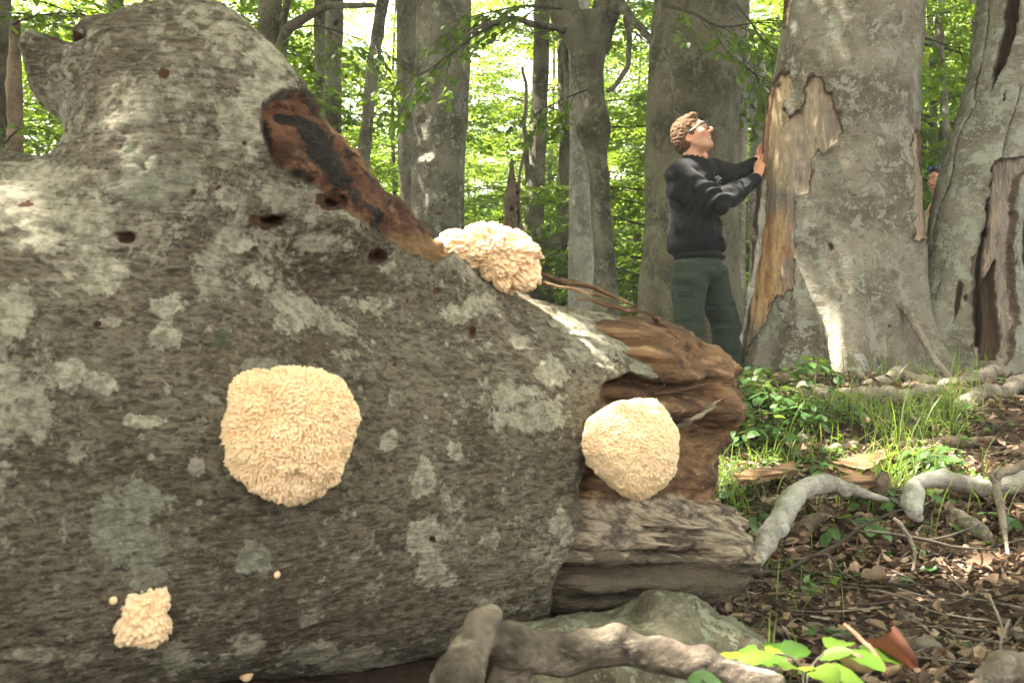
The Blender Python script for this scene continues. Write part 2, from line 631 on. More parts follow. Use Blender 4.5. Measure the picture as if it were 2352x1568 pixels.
def leaf_material(name, a, b, c, trans=0.5, gloss=.35, warm=(.36, .50, .03)):
    """thin beech leaf: diffuse one side, light passing through"""
    n = NT(name)
    v = n.attr('var')
    col = n.ramp(v, [(0.0, a), (0.5, b), (1.0, c)])
    n.done(col, .45, None, gloss)
    tr = n.n.new('ShaderNodeBsdfTranslucent')
    tcol = n.mix(.5, col, warm, 'MIX')
    n._in(tr.inputs[0], tcol)
    mx = n.n.new('ShaderNodeMixShader')
    mx.inputs[0].default_value = trans
    n.l.new(n.bsdf.outputs[0], mx.inputs[1])
    n.l.new(tr.outputs[0], mx.inputs[2])
    n.l.new(mx.outputs[0], n.out.inputs[0])
    return n.m

def plain(name, col, rough=.8, spec=.3, var=.25, scale=30, bump=0.0, metal=0.0):
    n = NT(name)
    nz = n.noise(scale, 5, .65)
    c = n.mix(nz, tuple(x * (1 - var) for x in col), tuple(min(1, x * (1 + var)) for x in col))
    n.done(c, rough, n.bump(nz, bump, .004) if bump else None, spec)
    n.bsdf.inputs['Metallic'].default_value = metal
    return n.m

M = {}
M['bark_mid'] = bark_material('beech_bark')
M['bark_dark'] = bark_material('dark_beech_bark', (.058, .053, .038), (.165, .15, .11), (.25, .245, .19), .55, mossy=.35, stain=.5)
M['bark_pale'] = bark_material('pale_beech_bark', (.17, .155, .13), (.33, .31, .265), (.45, .44, .39), .7, stain=.15)
M['bark_big'] = bark_material('old_beech_bark', (.088, .073, .055), (.195, .172, .135), (.29, .29, .24), .75, wrinkle=1.3, patch=3.4, stain=.3)
M['bark_lean'] = bark_material('grey_beech_bark', (.10, .087, .068), (.205, .187, .15), (.29, .30, .25), .8, wrinkle=1.5, patch=3.0, stain=.25)
M['bark_moss'] = bark_material('mossy_beech_bark', (.045, .040, .026), (.135, .122, .082), (.19, .185, .13), .6, mossy=.3, patch=2.4, stain=.35)
M['twig'] = plain('twig_bark', (.055, .045, .035), .9, .2, .4, 40)
M['snag'] = bark_material('snag_wood', (.12, .085, .06), (.26, .19, .14), (.30, .26, .2), .3, stain=.5)
M['log_bark'] = log_bark_material()
M['rot'] = rot_wood_material()
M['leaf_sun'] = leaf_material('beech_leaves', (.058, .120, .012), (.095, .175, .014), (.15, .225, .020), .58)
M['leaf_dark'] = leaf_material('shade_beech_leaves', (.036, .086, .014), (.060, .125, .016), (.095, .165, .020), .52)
M['leaf_low'] = leaf_material('seedling_leaves', (.035, .090, .028), (.060, .130, .030), (.105, .180, .030), .40, .5)
M['grass'] = leaf_material('grass_blades', (.06, .105, .022), (.10, .165, .028), (.20, .215, .075), .40)
# ------------------------------------------------------------------ ground, far slope
_gc = []
def _g(u, v, d):
    p = P(u, v, d)
    _gc.append((p[0], p[1], p[2]))
for a in [(2300, 1560, 2.25), (1700, 1560, 2.3), (2000, 1420, 2.8), (2300, 1300, 3.15), (1720, 1330, 3.1), (2000, 1150, 3.85), (2330, 1060, 4.2),
          (1690, 1100, 4.2), (2000, 955, 5.0), (2345, 925, 5.1), (1690, 935, 5.3), (1900, 868, 6.1), (2200, 850, 6.3), (2345, 640, 13.5), (2345, 560, 20),
          (1715, 760, 9.5), (1710, 705, 13), (1800, 848, 5.8), (1900, 862, 5.6), (2000, 868, 5.6), (2110, 862, 5.8), (1740, 836, 6.0), (2250, 868, 5.8), (1900, 905, 5.2), (2150, 905, 5.3), (2320, 890, 5.5)]:
    _g(*a)
_gc += [(1.05, 6.0, .38), (.3, 6.0, .22), (-1.0, 2.2, .10), (0, 2.4, .08), (.5, 2.5, .06), (0, 1.2, -.02), (1, 1.2, -.03), (-1.5, 1.0, .0), (-2.5, 2.5, .2), (0, 0, -.1),
        (3, 1.0, .1), (4, 3, .45), (5, 6, 1.0), (-2, 5, .2), (-5, 8, .1), (-8, 4, .3), (-1, 9, .3), (0, 14, .4), (-6, 16, -.6), (-14, 14, -.8), (-12, 26, -3), (0, 26, -.5),
        (7, 28, 2.0), (18, 26, 5.0), (12, 12, 3.0), (10, 4, 1.6), (0, -4, -.5), (-6, -4, -.3), (6, -4, .6), (-16, 40, -6), (0, 44, -4), (16, 44, 2.5), (30, 40, 7), (-30, 20, -4)]
_gc = np.array(_gc)
def ground_z(x, y):
    x, y = np.asarray(x, float), np.asarray(y, float)
    sc = 1.0 + .12 * np.hypot(x, y)
    num = den = 0
    for cx, cy_, cz_ in _gc:
        d2 = ((x - cx) ** 2 + (y - cy_) ** 2) / sc ** 2 + .05
        w = d2 ** -1.75
        num, den = num + w * cz_, den + w
    z = num / den
    far = sstep(40, 75, np.hypot(x, y))
    return z * (1 - far) + far * (-9 - .06 * (np.minimum(np.hypot(x, y), 200) - 60))
def ground_p(x, y):
    p = np.stack([np.asarray(x, float), np.asarray(y, float), np.zeros_like(np.asarray(x, float))], -1)
    return ground_z(x, y) + .035 * fbm(p * 1.1, 3, 3) + .016 * fbm(p * 5, 3, 4)

def soil_material():
    n = NT('forest_soil')
    a = n.noise(2.2, 5, .65)
    b = n.noise(24, 6, .75)
    d = n.voro(34, n.co((1, 1, 1)), out=1)
    c = n.mix(n.step(a, .36, .66), (.036, .024, .017), (.082, .054, .036))
    c = n.mix(n.math('MULTIPLY', n.step(b, .50, .68), .7), c, (.17, .105, .065))
    c = n.mix(n.math('MULTIPLY', n.step(n.noise(55, 4, .7), .56, .66), .6), c, (.022, .015, .010))
    c = n.mix(n.math('MULTIPLY', n.step(n.noise(9, 6, .7), .60, .70), .55), c, (.20, .12, .065))
    h = n.math('ADD', n.math('MULTIPLY', b, 1.2), n.math('MULTIPLY', n.noise(70, 4, .7), .8))
    return n.done(c, .95, n.bump(h, 1.0, .03), .15)

def build_ground():
    # graded grid: dense near, coarse far
    def axis(a, b, c, n1, n2):
        t = np.linspace(-1, 1, n1)
        near = c + t * a
        k = np.geomspace(1, b / a, n2)[1:] * a
        return np.concatenate([(c - k)[::-1], near, c + k])
    xs = axis(4.5, 900, .8, 231, 36)
    ys = axis(4.0, 900, 4.0, 205, 36)
    X, Y = np.meshgrid(xs, ys, indexing='ij')
    Z = ground_p(X.ravel(), Y.ravel())
    V = np.stack([X.ravel(), Y.ravel(), Z], 1)
    nr = (np.abs(V[:, 0] - .8) < 5) & (np.abs(V[:, 1] - 4) < 4.5)
    V[nr, 2] += .010 * fbm(V[nr] * 19, 3, 5) + .012 * np.maximum(0, fbm(V[nr] * 9, 2, 6))
    ny = len(ys)
    i = np.arange(len(xs) - 1)[:, None] * ny
    j = np.arange(ny - 1)[None, :]
    Q = np.stack([i + j, i + ny + j, i + ny + j + 1, i + j + 1], -1).reshape(-1, 4)
    link('ground', mesh_np('ground', V, Q, True, [soil_material()]), None, 'structure')
    # wooded slope across the valley, distance haze put into its pale colour
    n = NT('far_woods')
    a = n.noise(.2, 6, .7)
    b = n.voro(.45)
    c = n.mix(n.step(a, .38, .62), (.09, .12, .05), (.17, .20, .085))
    c = n.mix(n.math('MULTIPLY', n.step(b, .25, .75), .5), c, (.05, .075, .04))
    hm = n.done(c, 1.0, n.bump(n.noise(.8, 5, .7), 1.0, .8), .1)
    nx, nz = 160, 60
    az = np.radians(np.linspace(-75, 75, nx))
    t = np.linspace(0, 1, nz)
    A, T = np.meshgrid(az, t, indexing='ij')
    R = 72 + 85 * T
    H = -14 + T * (44 + 8 * np.sin(A * 2.3 + .6) + 4 * np.sin(A * 6))
    V = np.stack([R * np.sin(A), R * np.cos(A), H], -1).reshape(-1, 3)
    V[:, 2] += 2.0 * vnoise(V * .15, 2) + 1.4 * np.abs(vnoise(V * .45, 5))
    i = np.arange(nx - 1)[:, None] * nz
    j = np.arange(nz - 1)[None, :]
    Q = np.stack([i + j, i + nz + j, i + nz + j + 1, i + j + 1], -1).reshape(-1, 4)
    link('hill', mesh_np('hill', V, Q, True, [hm]), None, 'structure')
build_ground()

def gp(u, v, dmax=12.0):
    """where the line of sight through a reference pixel meets the forest floor"""
    d = np.arange(1.2, dmax, .01)
    q = np.stack([(u - 1176.0) * K * d, d, CZ + (784.0 - v) * K * d], 1)
    g = ground_p(q[:, 0], q[:, 1])
    i = int(np.argmax(q[:, 2] <= g))
    if not (q[i, 2] <= g[i]):
        return None
    return np.array([q[i, 0], q[i, 1], g[i]])
# ------------------------------------------------------------------ the fallen trunk
AX = unit(np.array([0.875, 0.47, -0.13]))
LOG0 = np.array([-1.085, 2.11, 0.610])      # axis where the picture's left edge crosses it
def log_axis(s):
    return LOG0 + AX * s
def build_log():
    h = 0.0105
    f = Field((-2.15, 1.35, -.08), (0.95, 3.35, 1.66), h)
    f.cap(log_axis(-1.3), log_axis(0.0), .60, .575, .02)
    f.cap(log_axis(0.0), log_axis(1.0), .575, .485, .02)
    f.cap(log_axis(1.0), log_axis(2.1), .485, .40, .02)
    def B(u, v, r, d, k=.09, sy=1.0):
        f.ell(P(u, v, d), np.array([r, r * sy, r]) * K * d, None, k)
    # broken limb stub rising from the trunk
    D = 2.02
    def C(a, b, k=.08, da=D, db=D):
        f.cap(P(a[0], a[1], da), P(b[0], b[1], db), a[2] * K * da, b[2] * K * db, k, flat=((0, 1, 0), .95))
    C((360, 740, 290), (400, 490, 255), .11)
    C((420, 480, 244), (398, 320, 206), .07)
    C((390, 320, 206), (336, 190, 152), .05)
    C((432, 136, 116), (385, 142, 112), .05)
    C((178, 178, 104), (320, 205, 150), .05)
    C((150, 125, 72), (210, 150, 95), .04)
    C((452, 88, 80), (528, 218, 134), .05)
    # buttress running down to the right
    C((512, 222, 148), (578, 335, 162), .07)
    C((578, 335, 162), (684, 478, 172), .07, 2.02, 2.12)
    C((684, 478, 172), (790, 612, 176), .08, 2.12, 2.26)
    C((790, 612, 176), (905, 748, 190), .10, 2.26, 2.42)
    C((905, 748, 190), (1060, 860, 190), .12, 2.42, 2.58)
    # little swelling at the root of the stub on the left
    C((100, 600, 150), (240, 600, 190), .08)
    f.ell(P(462, 62, 2.0), np.array([70, 74, 56]) * K * 2.0, None, .03)
    f.ell(P(92, 96, 1.98), np.array([36, 50, 30]) * K * 2.0, None, .03)
    # hollow in the stub's top
    def pit(u, v, d, ru, rv, dep, k=.015):
        f.ell(P(u, v, d), np.array([ru * K * d, dep, rv * K * d]), None, k, 'sub')
    pit(128, 62, 1.98, 52, 40, .10)
    pit(150, 92, 1.86, 34, 20, .07)
    global LOGFIELD
    def surf(u, v):
        """depth of the surface seen through a reference pixel"""
        d = np.arange(1.3, 3.2, .006)
        q = np.stack([(u - 1176.0) * K * d, d, CZ + (784.0 - v) * K * d], 1)
        g = np.clip(np.round((q - f.lo) / f.h).astype(int), 0, f.n - 1)
        val = f.F[g[:, 0], g[:, 1], g[:, 2]]
        i = np.argmax(val < 0)
        return d[i] if val[i] < 0 else 2.2
    LOGFIELD = surf
    holes = [(290, 545, 30, 18, .035), (622, 508, 44, 20, .04), (868, 588, 27, 20, .05), (332, 385, 9, 11, .03), (150, 86, 46, 15, .07),
             (375, 168, 17, 15, .02), (760, 465, 42, 22, .04), (1003, 668, 12, 11, .03), (1085, 765, 10, 17, .03),
             (905, 838, 6, 7, .02), (222, 745, 14, 9, .03), (820, 1185, 8, 14, .02), (1318, 852, 8, 10, .02),
             (992, 1237, 8, 9, .02), (442, 440, 8, 8, .02), 
             (500, 430, 10, 6, .015), (60, 470, 22, 7, .015), (1130, 610, 9, 22, .03), (560, 330, 6, 6, .02),
             (705, 668, 7, 5, .015), (935, 690, 6, 6, .015)]
    spots = [(u, v, surf(u, v), a, b, c) for u, v, a, b, c in holes]
    rp = random.Random(3)
    for u, v, d, a, b, c in spots:
        pit(u, v, d, a * .72, b * .8, c, .006)
        for q_ in range(4):
            t_ = rp.uniform(0, 6.28)
            w_ = rp.uniform(.3, .62)
            pit(u + a * .62 * math.cos(t_), v + b * .55 * math.sin(t_), d, a * w_, b * w_ * rp.uniform(.5, 1.0), c * .8, .005)
    # the torn right end of the bark: everything right of this line is gone
    g = [f.lo[i] + f.h * np.arange(f.n[i]) for i in range(3)]
    i0 = np.searchsorted(g[0], -0.05)
    X = np.stack(np.meshgrid(g[0][i0:], g[1], g[2], indexing='ij'), -1)
    sh = X.shape[:3]
    flat = X.reshape(-1, 3)
    near = f.F[i0:].ravel() < .06
    uv = proj(flat[near])
    tear = [(1575, 560), (1556, 700), (1528, 738), (1526, 775), (1508, 832), (1533, 889), (1505, 873), (1440, 860), (1377, 880), (1371, 950),
            (1345, 1010), (1337, 1060), (1319, 1110), (1326, 1160), (1336, 1200), (1312, 1250), (1288, 1300), (1272, 1340),
            (1262, 1400), (1250, 1620), (2300, 1620), (2300, 560)]
    sd = poly_sd(uv, tear) * K * flat[near, 1]
    q = flat[near]
    sd = sd + .010 * fbm(q * 30, 3, 5)
    cut = np.full(len(flat), .5)
    cut[near] = sd
    F2 = np.maximum(f.F[i0:], -cut.reshape(sh))
    f.F[i0:] = np.where(near.reshape(sh), F2, f.F[i0:])
    f.F[0], f.F[-1] = .1, .1
    V, Q = f.mesh()
    V = laplace(V, Q, 2, .5)
    N = vnormals(V, Q)
    s = V @ AX
    # relief: swellings, plates, wrinkles lengthwise
    L = np.stack([s * .30, V[:, 1] - .5 * V[:, 0], V[:, 2]], 1)
    disp = .016 * fbm(V * 3.1, 3, 1) + .0045 * fbm(V * 11, 3, 2) + .0052 * (1 - 2.4 * np.abs(fbm(L * 40, 3, 3))) + .003 * vnoise(V * 52, 4)
    V = V + N * disp[:, None]
    uv = proj(V)
    front = sstep(-.15, .25, -(N * unit(V - np.array([0, 0, CZ]))).sum(1))
    A = {k: np.zeros(len(V)) for k in ('lichen', 'green', 'wood', 'pit', 'moss', 'upper', 'pale', 'char')}
    A['upper'] = sstep(1000, 300, uv[:, 1])
    # bare red wood along the ridge and along the top
    w1 = [(607, 238), (640, 212), (700, 205), (1060, 560), (1006, 600), (940, 575), (904, 552), (845, 512), (794, 478), (739, 432),
          (695, 412), (629, 372), (603, 293)]
    w2 = [(1216, 655), (1232, 560), (1580, 690), (1556, 760), (1527, 738), (1450, 716), (1370, 702), (1300, 694), (1222, 684)]
    for w in (w1, w2):
        A['wood'] = np.maximum(A['wood'], np.clip(.5 - poly_sd(uv, w) / 90.0, 0, 1) * (V[:, 2] > .55))
    A['pale'] = np.maximum(sstep(1190, 1240, uv[:, 0]), sstep(60, 30, np.abs(uv[:, 1] - 580)) * sstep(870, 930, uv[:, 0]) * .8)
    A['char'] = np.clip(.5 - poly_sd(uv, [(630, 232), (690, 244), (745, 300), (800, 375), (850, 440), (905, 505), (880, 520), (800, 440), (745, 400), (715, 350), (680, 300), (630, 268)]) / 50, 0, 1)
    A['pale'] = np.maximum(A['pale'], sstep(.55, .85, vnoise(V * 6, 9)))
    V = V - N * (sstep(.47, .56, A['wood']) * .026)[:, None]
    V = V + N * (sstep(.5, .7, A['wood']) * (.022 * fbm(L * 16, 3, 8) + .012 * (1 - 2.4 * np.abs(fbm(V * np.array([9, 30, 24]), 3, 12)))))[:, None]
    wob = .85 * fbm(V * 20, 4, 61, .65)
    for u, v, d, a, b, c in spots:
        e = np.sqrt(((uv[:, 0] - u) / (a * .88)) ** 2 + ((uv[:, 1] - v) / (b * .88)) ** 2) + wob
        A['pit'] = np.maximum(A['pit'], np.clip(1.5 - e, 0, 1) * front)
    blobs = [(240, 640, 55, 34, 0), (150, 860, 52, 40, .1), (228, 885, 48, 30, 0), (15, 880, 32, 42, 0), (30, 720, 44, 60, .1), (660, 710, 48, 58, .2),
             (600, 645, 26, 20, .1), (380, 708, 50, 28, 0), (378, 770, 34, 30, .1), (890, 1010, 24, 28, .3), (970, 1080, 27, 52, .2), (1040, 1035, 18, 22, .1),
             (1180, 905, 70, 34, .35), (1230, 950, 75, 38, .35), (975, 1230, 52, 45, .1), (985, 1320, 55, 40, .1), (1130, 1245, 20, 34, .2), (580, 1278, 44, 40, .55),
             (180, 1040, 30, 24, .1), (450, 1075, 22, 22, 0), (1420, 790, 100, 60, .4), (1340, 740, 90, 30, .35), (1470, 850, 50, 22, .4), (1290, 1215, 26, 45, .2),
             (1260, 850, 30, 40, .3), (560, 1485, 44, 26, .3), (760, 1505, 130, 36, .35), (405, 1500, 28, 48, .3), (340, 965, 44, 14, .1),
             (290, 1150, 78, 50, .9), (240, 1210, 34, 60, .9), (325, 1265, 70, 58, .85), (325, 400, 64, 62, .9), (620, 140, 34, 80, .2), (590, 260, 52, 90, .3), (560, 330, 44, 40, .3),
             (620, 180, 50, 110, .3), (110, 410, 120, 40, 0), (60, 470, 120, 60, 0), (190, 500, 100, 40, 0), (640, 450, 60, 22, .4), (720, 560, 70, 20, .3), (560, 560, 60, 20, .1),  # the wide patches at the left top paint in the lit bark
             (840, 700, 50, 20, .2), (1040, 720, 40, 20, .2), (1110, 700, 44, 26, .2), (1110, 880, 16, 20, .3), (1200, 780, 30, 16, .3), (520, 300, 30, 40, .1), (110, 560, 90, 22, 0),
             (250, 740, 26, 12, 0), (585, 850, 50, 26, .5), (70, 1500, 60, 20, .2)]
    for u, v, a, b, g_ in blobs:
        e = np.sqrt(((uv[:, 0] - u) / a) ** 2 + ((uv[:, 1] - v) / b) ** 2)
        val = np.clip(1.0 - .5 * e, 0, .72) * front
        A['green'] = np.where(val > A['lichen'], g_, A['green'])
        A['lichen'] = np.maximum(A['lichen'], val)
    A['lichen'] *= 1 - sstep(.42, .5, A['wood'])
    for u, v, r in [(512, 780, 22), (350, 940, 13)]:
        e = np.hypot(uv[:, 0] - u, uv[:, 1] - v) / r
        A['moss'] = np.maximum(A['moss'], np.clip(1.05 - .5 * e, 0, 1) * front)
    root = thing('fallen_tree', 'huge fallen beech trunk with lichened bark and a broken limb stub, filling the foreground', 'fallen tree trunk', (LOG0[0] + .8, LOG0[1] + .4, .1))
    link('bark', mesh_np('bark', V, Q, True, [M['log_bark']], None, A), root)
    return root

def build_broken_end(root):
    h = 0.0075
    f = Field((-0.05, 1.95, .06), (1.02, 3.3, 1.0), h)
    def c(a, b, ra, rb, da, db, k=.03, op='add'):
        f.cap(P(a[0], a[1], da), P(b[0], b[1], db), ra, rb, k, op)
    # core, then tongues of wood split along the grain
    c((1230, 1050), (1480, 1070), .34, .20, 2.72, 2.86, .03)
    vert = unit(np.cross(unit(np.cross(AX, [0, 0, 1])), AX))
    def tongue(a, b, th, da, db, wid=.15, k=.008, w1=.8):
        s_ = th * K * da / wid
        f.cap(P(a[0], a[1], da), P(b[0], b[1], db), wid, wid * w1, k, flat=(vert, s_))
    tongue((1420, 778), (1481, 765), 41, 2.67, 2.83, .15, 0.013)
    tongue((1460, 823), (1513, 811), 44, 2.65, 2.83, .15, 0.026)
    tongue((1490, 858), (1571, 833), 33, 2.65, 2.81, .15, 0.016)
    tongue((1380, 898), (1523, 871), 26, 2.63, 2.79, .15, 0.029)
    tongue((1430, 933), (1602, 924), 40, 2.65, 2.85, .15, 0.014)
    tongue((1400, 973), (1561, 965), 36, 2.69, 2.87, .15, 0.027)
    tongue((1400, 1018), (1564, 1001), 39, 2.73, 2.91, .15, 0.023)
    tongue((1380, 1068), (1508, 1055), 43, 2.75, 2.93, .15, 0.012)
    tongue((1360, 1118), (1522, 1119), 38, 2.71, 2.89, .15, 0.016)
    tongue((1300, 1150), (1581, 1162), 33, 2.56, 2.83, .15, 0.027)
    tongue((1300, 1190), (1606, 1191), 29, 2.50, 2.81, .15, 0.019)
    tongue((1290, 1225), (1623, 1225), 30, 2.47, 2.79, .15, 0.011)
    tongue((1290, 1262), (1626, 1275), 25, 2.46, 2.77, .15, 0.021)
    tongue((1290, 1315), (1612, 1316), 59, 2.50, 2.77, .17)
    tongue((1290, 1360), (1520, 1351), 38, 2.52, 2.73, .15)
    for (u_, v_, d_, r_) in ((1585, 850, 2.80, (.10, .14, .085)), (1600, 925, 2.82, (.105, .15, .085)), (1545, 995, 2.86, (.11, .15, .075)), (1500, 800, 2.76, (.13, .15, .07)), (1500, 1325, 2.66, (.29, .15, .085)), (1622, 1255, 2.72, (.125, .13, .065)), (1668, 1280, 2.75, (.10, .10, .036))):
        f.ell(P(u_, v_, d_), r_, np.stack([AX, np.cross(vert, AX), vert], 1), .02)
    # cavity behind the clustered mushroom
    f.ell(P(1372, 1102, 2.28), (.12, .20, .085), np.array([[.86, .5, 0], [-.5, .86, 0], [0, 0, 1.0]]).T, .015, 'sub')
    f.ell(P(1450, 1020, 2.32), (.14, .15, .125), None, .02, 'sub')
    f.ell(P(1450, 900, 2.34), (.11, .10, .03), None, .01, 'sub')
    V, Q = f.mesh()
    V = laplace(V, Q, 2, .5)
    N = vnormals(V, Q)
    side = unit(np.cross(AX, [0, 0, 1]))
    upv = np.cross(side, AX)
    def lc(V):
        return np.stack([V @ AX, V @ side, V @ upv], 1)
    along = np.abs(N @ AX)
    for k in range(2):
        L = lc(V)
        # splintered layers that run with the grain
        lay = fbm(L * np.array([1.5, 12, 26]), 4, 31 + k)
        ter = np.floor(lay * 5 + .5 * vnoise(L * 3, 7)) / 5
        amp = (.014, .009, .006)[k]
        V = V + N * (amp * (.6 * ter + .7 * lay) * (1 - .6 * along))[:, None]
        # ragged ends
        V = V + AX * (along * (.07, .05, .02)[k] * fbm(L * np.array([1, 13, 26]), 3, 41 + k))[:, None]
    L = lc(V)
    V = V + N * (.006 * (1 - 2.2 * np.abs(fbm(L * np.array([1.6, 34, 46]), 3, 51))) + .003 * fbm(L * np.array([8, 60, 90]), 3, 52))[:, None]
    uv = proj(V)
    A = {'weather': np.zeros(len(V)), 'barky': np.zeros(len(V))}
    A['weather'] = sstep(1110, 1180, uv[:, 1]) * .75 + .25 * sstep(.2, .6, vnoise(V * 5, 3))
    edge = np.interp(uv[:, 0], [1200, 1320, 1420, 1520, 1620, 1720], [1330, 1290, 1262, 1262, 1290, 1300])
    A['barky'] = sstep(-14, 14, uv[:, 1] - edge + 18 * vnoise(V * 26, 6)) * .9
    V = V + N * (A['barky'] * (.012 * fbm(V * 13, 3, 71) + .006 * fbm(V * 40, 3, 72)))[:, None]
    link('broken_end', mesh_np('broken_end', V, Q, True, [M['rot']], None, A), root)
    # splinters standing off the torn end and the ridge
    rng = np.random.default_rng(5)
    def splinter(a, b, r, seed):
        n = 22
        t = np.linspace(0, 1, n)
        pts = smooth_path([a, a * .6 + b * .4 + rng.normal(0, .006, 3), b], n)
        rad = r * (.45 + .55 * np.sin(np.pi * (t * .8 + .15))) * (1 + .35 * vnoise(np.stack([t * 9, t * 0 + seed % 97, t * 0], 1), 3)) * (1 - .8 * t ** 6)
        Vv, Fv = tube(pts, rad, 9)
        T_ = unit(b - a)
        up_ = unit(np.cross(T_, [0, 1.0, .2]))
        c0 = pts.repeat(9, 0)
        W = Vv.copy()
        W[:n * 9] = c0 + (Vv[:n * 9] - c0) - ((Vv[:n * 9] - c0) @ up_)[:, None] * up_ * .62
        W = W + .004 * np.stack([vnoise(W * np.array([20, 60, 80]), seed % 53 + q) for q in range(3)], 1)
        z = np.zeros(len(W))
        link('splinter', mesh_np('splinter', W, Fv, True, [M['rot']], None, {'weather': z + (.2 if a[2] > .6 else .7), 'barky': z}), root)
    for (a, b, d, r) in [((690, 215), (815, 365), 2.08, .016), ((740, 275), (858, 398), 2.12, .011), ((690, 198), (728, 250), 2.05, .010), ((815, 375), (905, 490), 2.2, .012),
                         ((1500, 722), (1585, 775), 2.68, .02), ((1555, 768), (1640, 795), 2.70, .02), ((1500, 905), (1632, 880), 2.53, .016), ((1540, 985), (1660, 915), 2.62, .022),
                         ((1560, 1235), (1708, 1280), 2.64, .016), ((1420, 1190), (1650, 1210), 2.47, .012), ((1400, 1215), (1690, 1245), 2.47, .012), ((1340, 1235), (1560, 1252), 2.38, .010),
                         ((1250, 650), (1420, 690), 2.46, .013), ((1330, 684), (1530, 730), 2.52, .012), ((1290, 640), (1480, 712), 2.62, .012), ((1236, 626), (1400, 668), 2.6, .014)]:
        splinter(P(*a, d), P(*b, d + .05), r, int(rng.integers(1e6)))

LOG = build_log()
build_broken_end(LOG)
# ------------------------------------------------------------------ standing trunks
def trunk_mesh(d, prof, mat, seed, nseg=40, dz=.10, top=14.0, lean=None, flare=.0, lobes=(), burls=(), rough=.02, polys=None, dig=.35,
               tones=None, holes=None, moss=None, recess=.022, detail=0.0, ztop_r=.55, cracks=(), tone0=0.0, wr=.012):
    """prof: (v, uL, uR) silhouette at depth d; the stem goes on above the picture and down into the soil"""
    pr = np.array(sorted(prof), float)
    z = CZ + (784 - pr[:, 0]) * K * d
    xc = ((pr[:, 1] + pr[:, 2]) / 2 - 1176) * K * d
    r = (pr[:, 2] - pr[:, 1]) / 2 * K * d
    z, xc, r = z[::-1], xc[::-1], r[::-1]           # ascending
    gz = min(float(ground_z(xc[0], d)) - dig, z[0] - .02)
    zz = np.concatenate([[gz], z])
    xx = np.concatenate([[xc[0]], xc])
    rr = np.concatenate([[r[0] * 1.06], r])
    sl = (xc[-1] - xc[-2]) / max(z[-1] - z[-2], .2) if lean is None else lean
    sl = float(np.clip(sl, -.5, .5))
    ze = np.arange(z[-1] + .5, top, .5)
    if len(ze):
        t = (ze - z[-1])
        zz = np.concatenate([zz, ze])
        xx = np.concatenate([xx, xc[-1] + sl * t])
        rr = np.concatenate([rr, r[-1] * (1 - (1 - ztop_r) * t / max(t[-1], 1))])
    zt = max(zz[-1], z[-1])
    vis = z[-1] + .15
    lv = np.concatenate([np.arange(gz, vis, dz), np.arange(vis, zt, max(dz, .3))])
    th = np.linspace(0, 2 * np.pi, nseg, endpoint=False)
    cx = np.interp(lv, zz, xx)
    cr = np.interp(lv, zz, rr)
    ker = np.array([1, 2, 3, 2, 1.]) / 9
    if len(lv) > 8:
        e = max(1, int(.12 / dz))
        for _ in range(e if e < 4 else 4):
            cx[2:-2] = np.convolve(cx, ker, 'valid')
            cr[2:-2] = np.convolve(cr, ker, 'valid')
    TH, Z = np.meshgrid(th, lv)
    R = np.repeat(cr[:, None], nseg, 1)
    base = float(ground_z(xc[0], d))
    for (a, amp, w, hgt) in lobes:                # buttress roots: angle (deg, 0 = right, -90 = towards the lens)
        da = (np.degrees(TH) - a + 180) % 360 - 180
        R = R * (1 + amp * np.exp(-(da / w) ** 2) * np.exp(-np.maximum(Z - base, 0) / hgt))
    if flare:
        R = R * (1 + flare * np.exp(-np.maximum(Z - base, 0) / .35))
    C = np.stack([np.cos(TH), np.sin(TH), np.zeros_like(TH)], -1)
    V = np.stack([cx[:, None] + R * np.cos(TH), d + R * np.sin(TH), Z], -1)
    q = V.reshape(-1, 3)
    rm = float(np.mean(r))
    n1 = fbm(q * np.array([1, 1, .45]) * (1.1 / max(rm, .12)) * .6, 3, seed) * rm * .12
    n2 = fbm(q * np.array([5, 5, 4.0]), 3, seed + 3) * rough
    n3 = detail * fbm(q * np.array([12, 12, 40.0]), 3, seed + 5) if detail else 0
    D = n1 + n2 + n3
    for (u, v, rp, hh) in burls:
        c = P(u, v, d)
        c[1] -= np.interp(c[2], lv, cr) * .95
        dist = np.linalg.norm((q - c) * np.array([1, .6, 1]), axis=1) / (rp * K * d)
        D = D + hh * np.exp(-dist ** 2 * 1.6) - (.35 * hh) * np.exp(-((dist - 1.6) * 2.2) ** 2)
    uv = proj(q)
    frontm = sstep(.15, -.15, np.sin(TH).ravel())
    A = {k: np.zeros(len(q)) for k in ('wood', 'tone', 'hole', 'moss')}
    jag = 9 * fbm(q * 13, 3, seed + 8) + 5 * vnoise(q * 34, seed + 9)
    for p in (polys or []):
        sd = poly_sd(uv, p) + jag
        A['wood'] = np.maximum(A['wood'], np.clip(.5 - sd / 28.0, 0, 1) * frontm)
    A['tone'] += tone0
    for p, val in (tones or []):
        A['tone'] = np.maximum(A['tone'], np.clip(.5 - poly_sd(uv, p) / 150.0, 0, 1) * frontm * val)
    for p, dep in (holes or []):
        hm = np.clip(.5 - (poly_sd(uv, p) + jag * .6) / 18.0, 0, 1) * frontm
        A['hole'] = np.maximum(A['hole'], hm)
        D = D - dep * sstep(.4, .75, hm)
    for (pts, wpx, dep) in cracks:
        pts = np.array(pts, float)
        best = np.full(len(q), 1e9)
        for a, b in zip(pts[:-1], pts[1:]):
            w = uv + jag[:, None] * .35 - a
            e = b - a
            t = np.clip((w @ e) / (e @ e), 0, 1)
            best = np.minimum(best, np.linalg.norm(w - t[:, None] * e, axis=1))
        cm = np.clip(1 - best / wpx, 0, 1) * frontm
        A['hole'] = np.maximum(A['hole'], .75 * cm)
        D = D - dep * cm
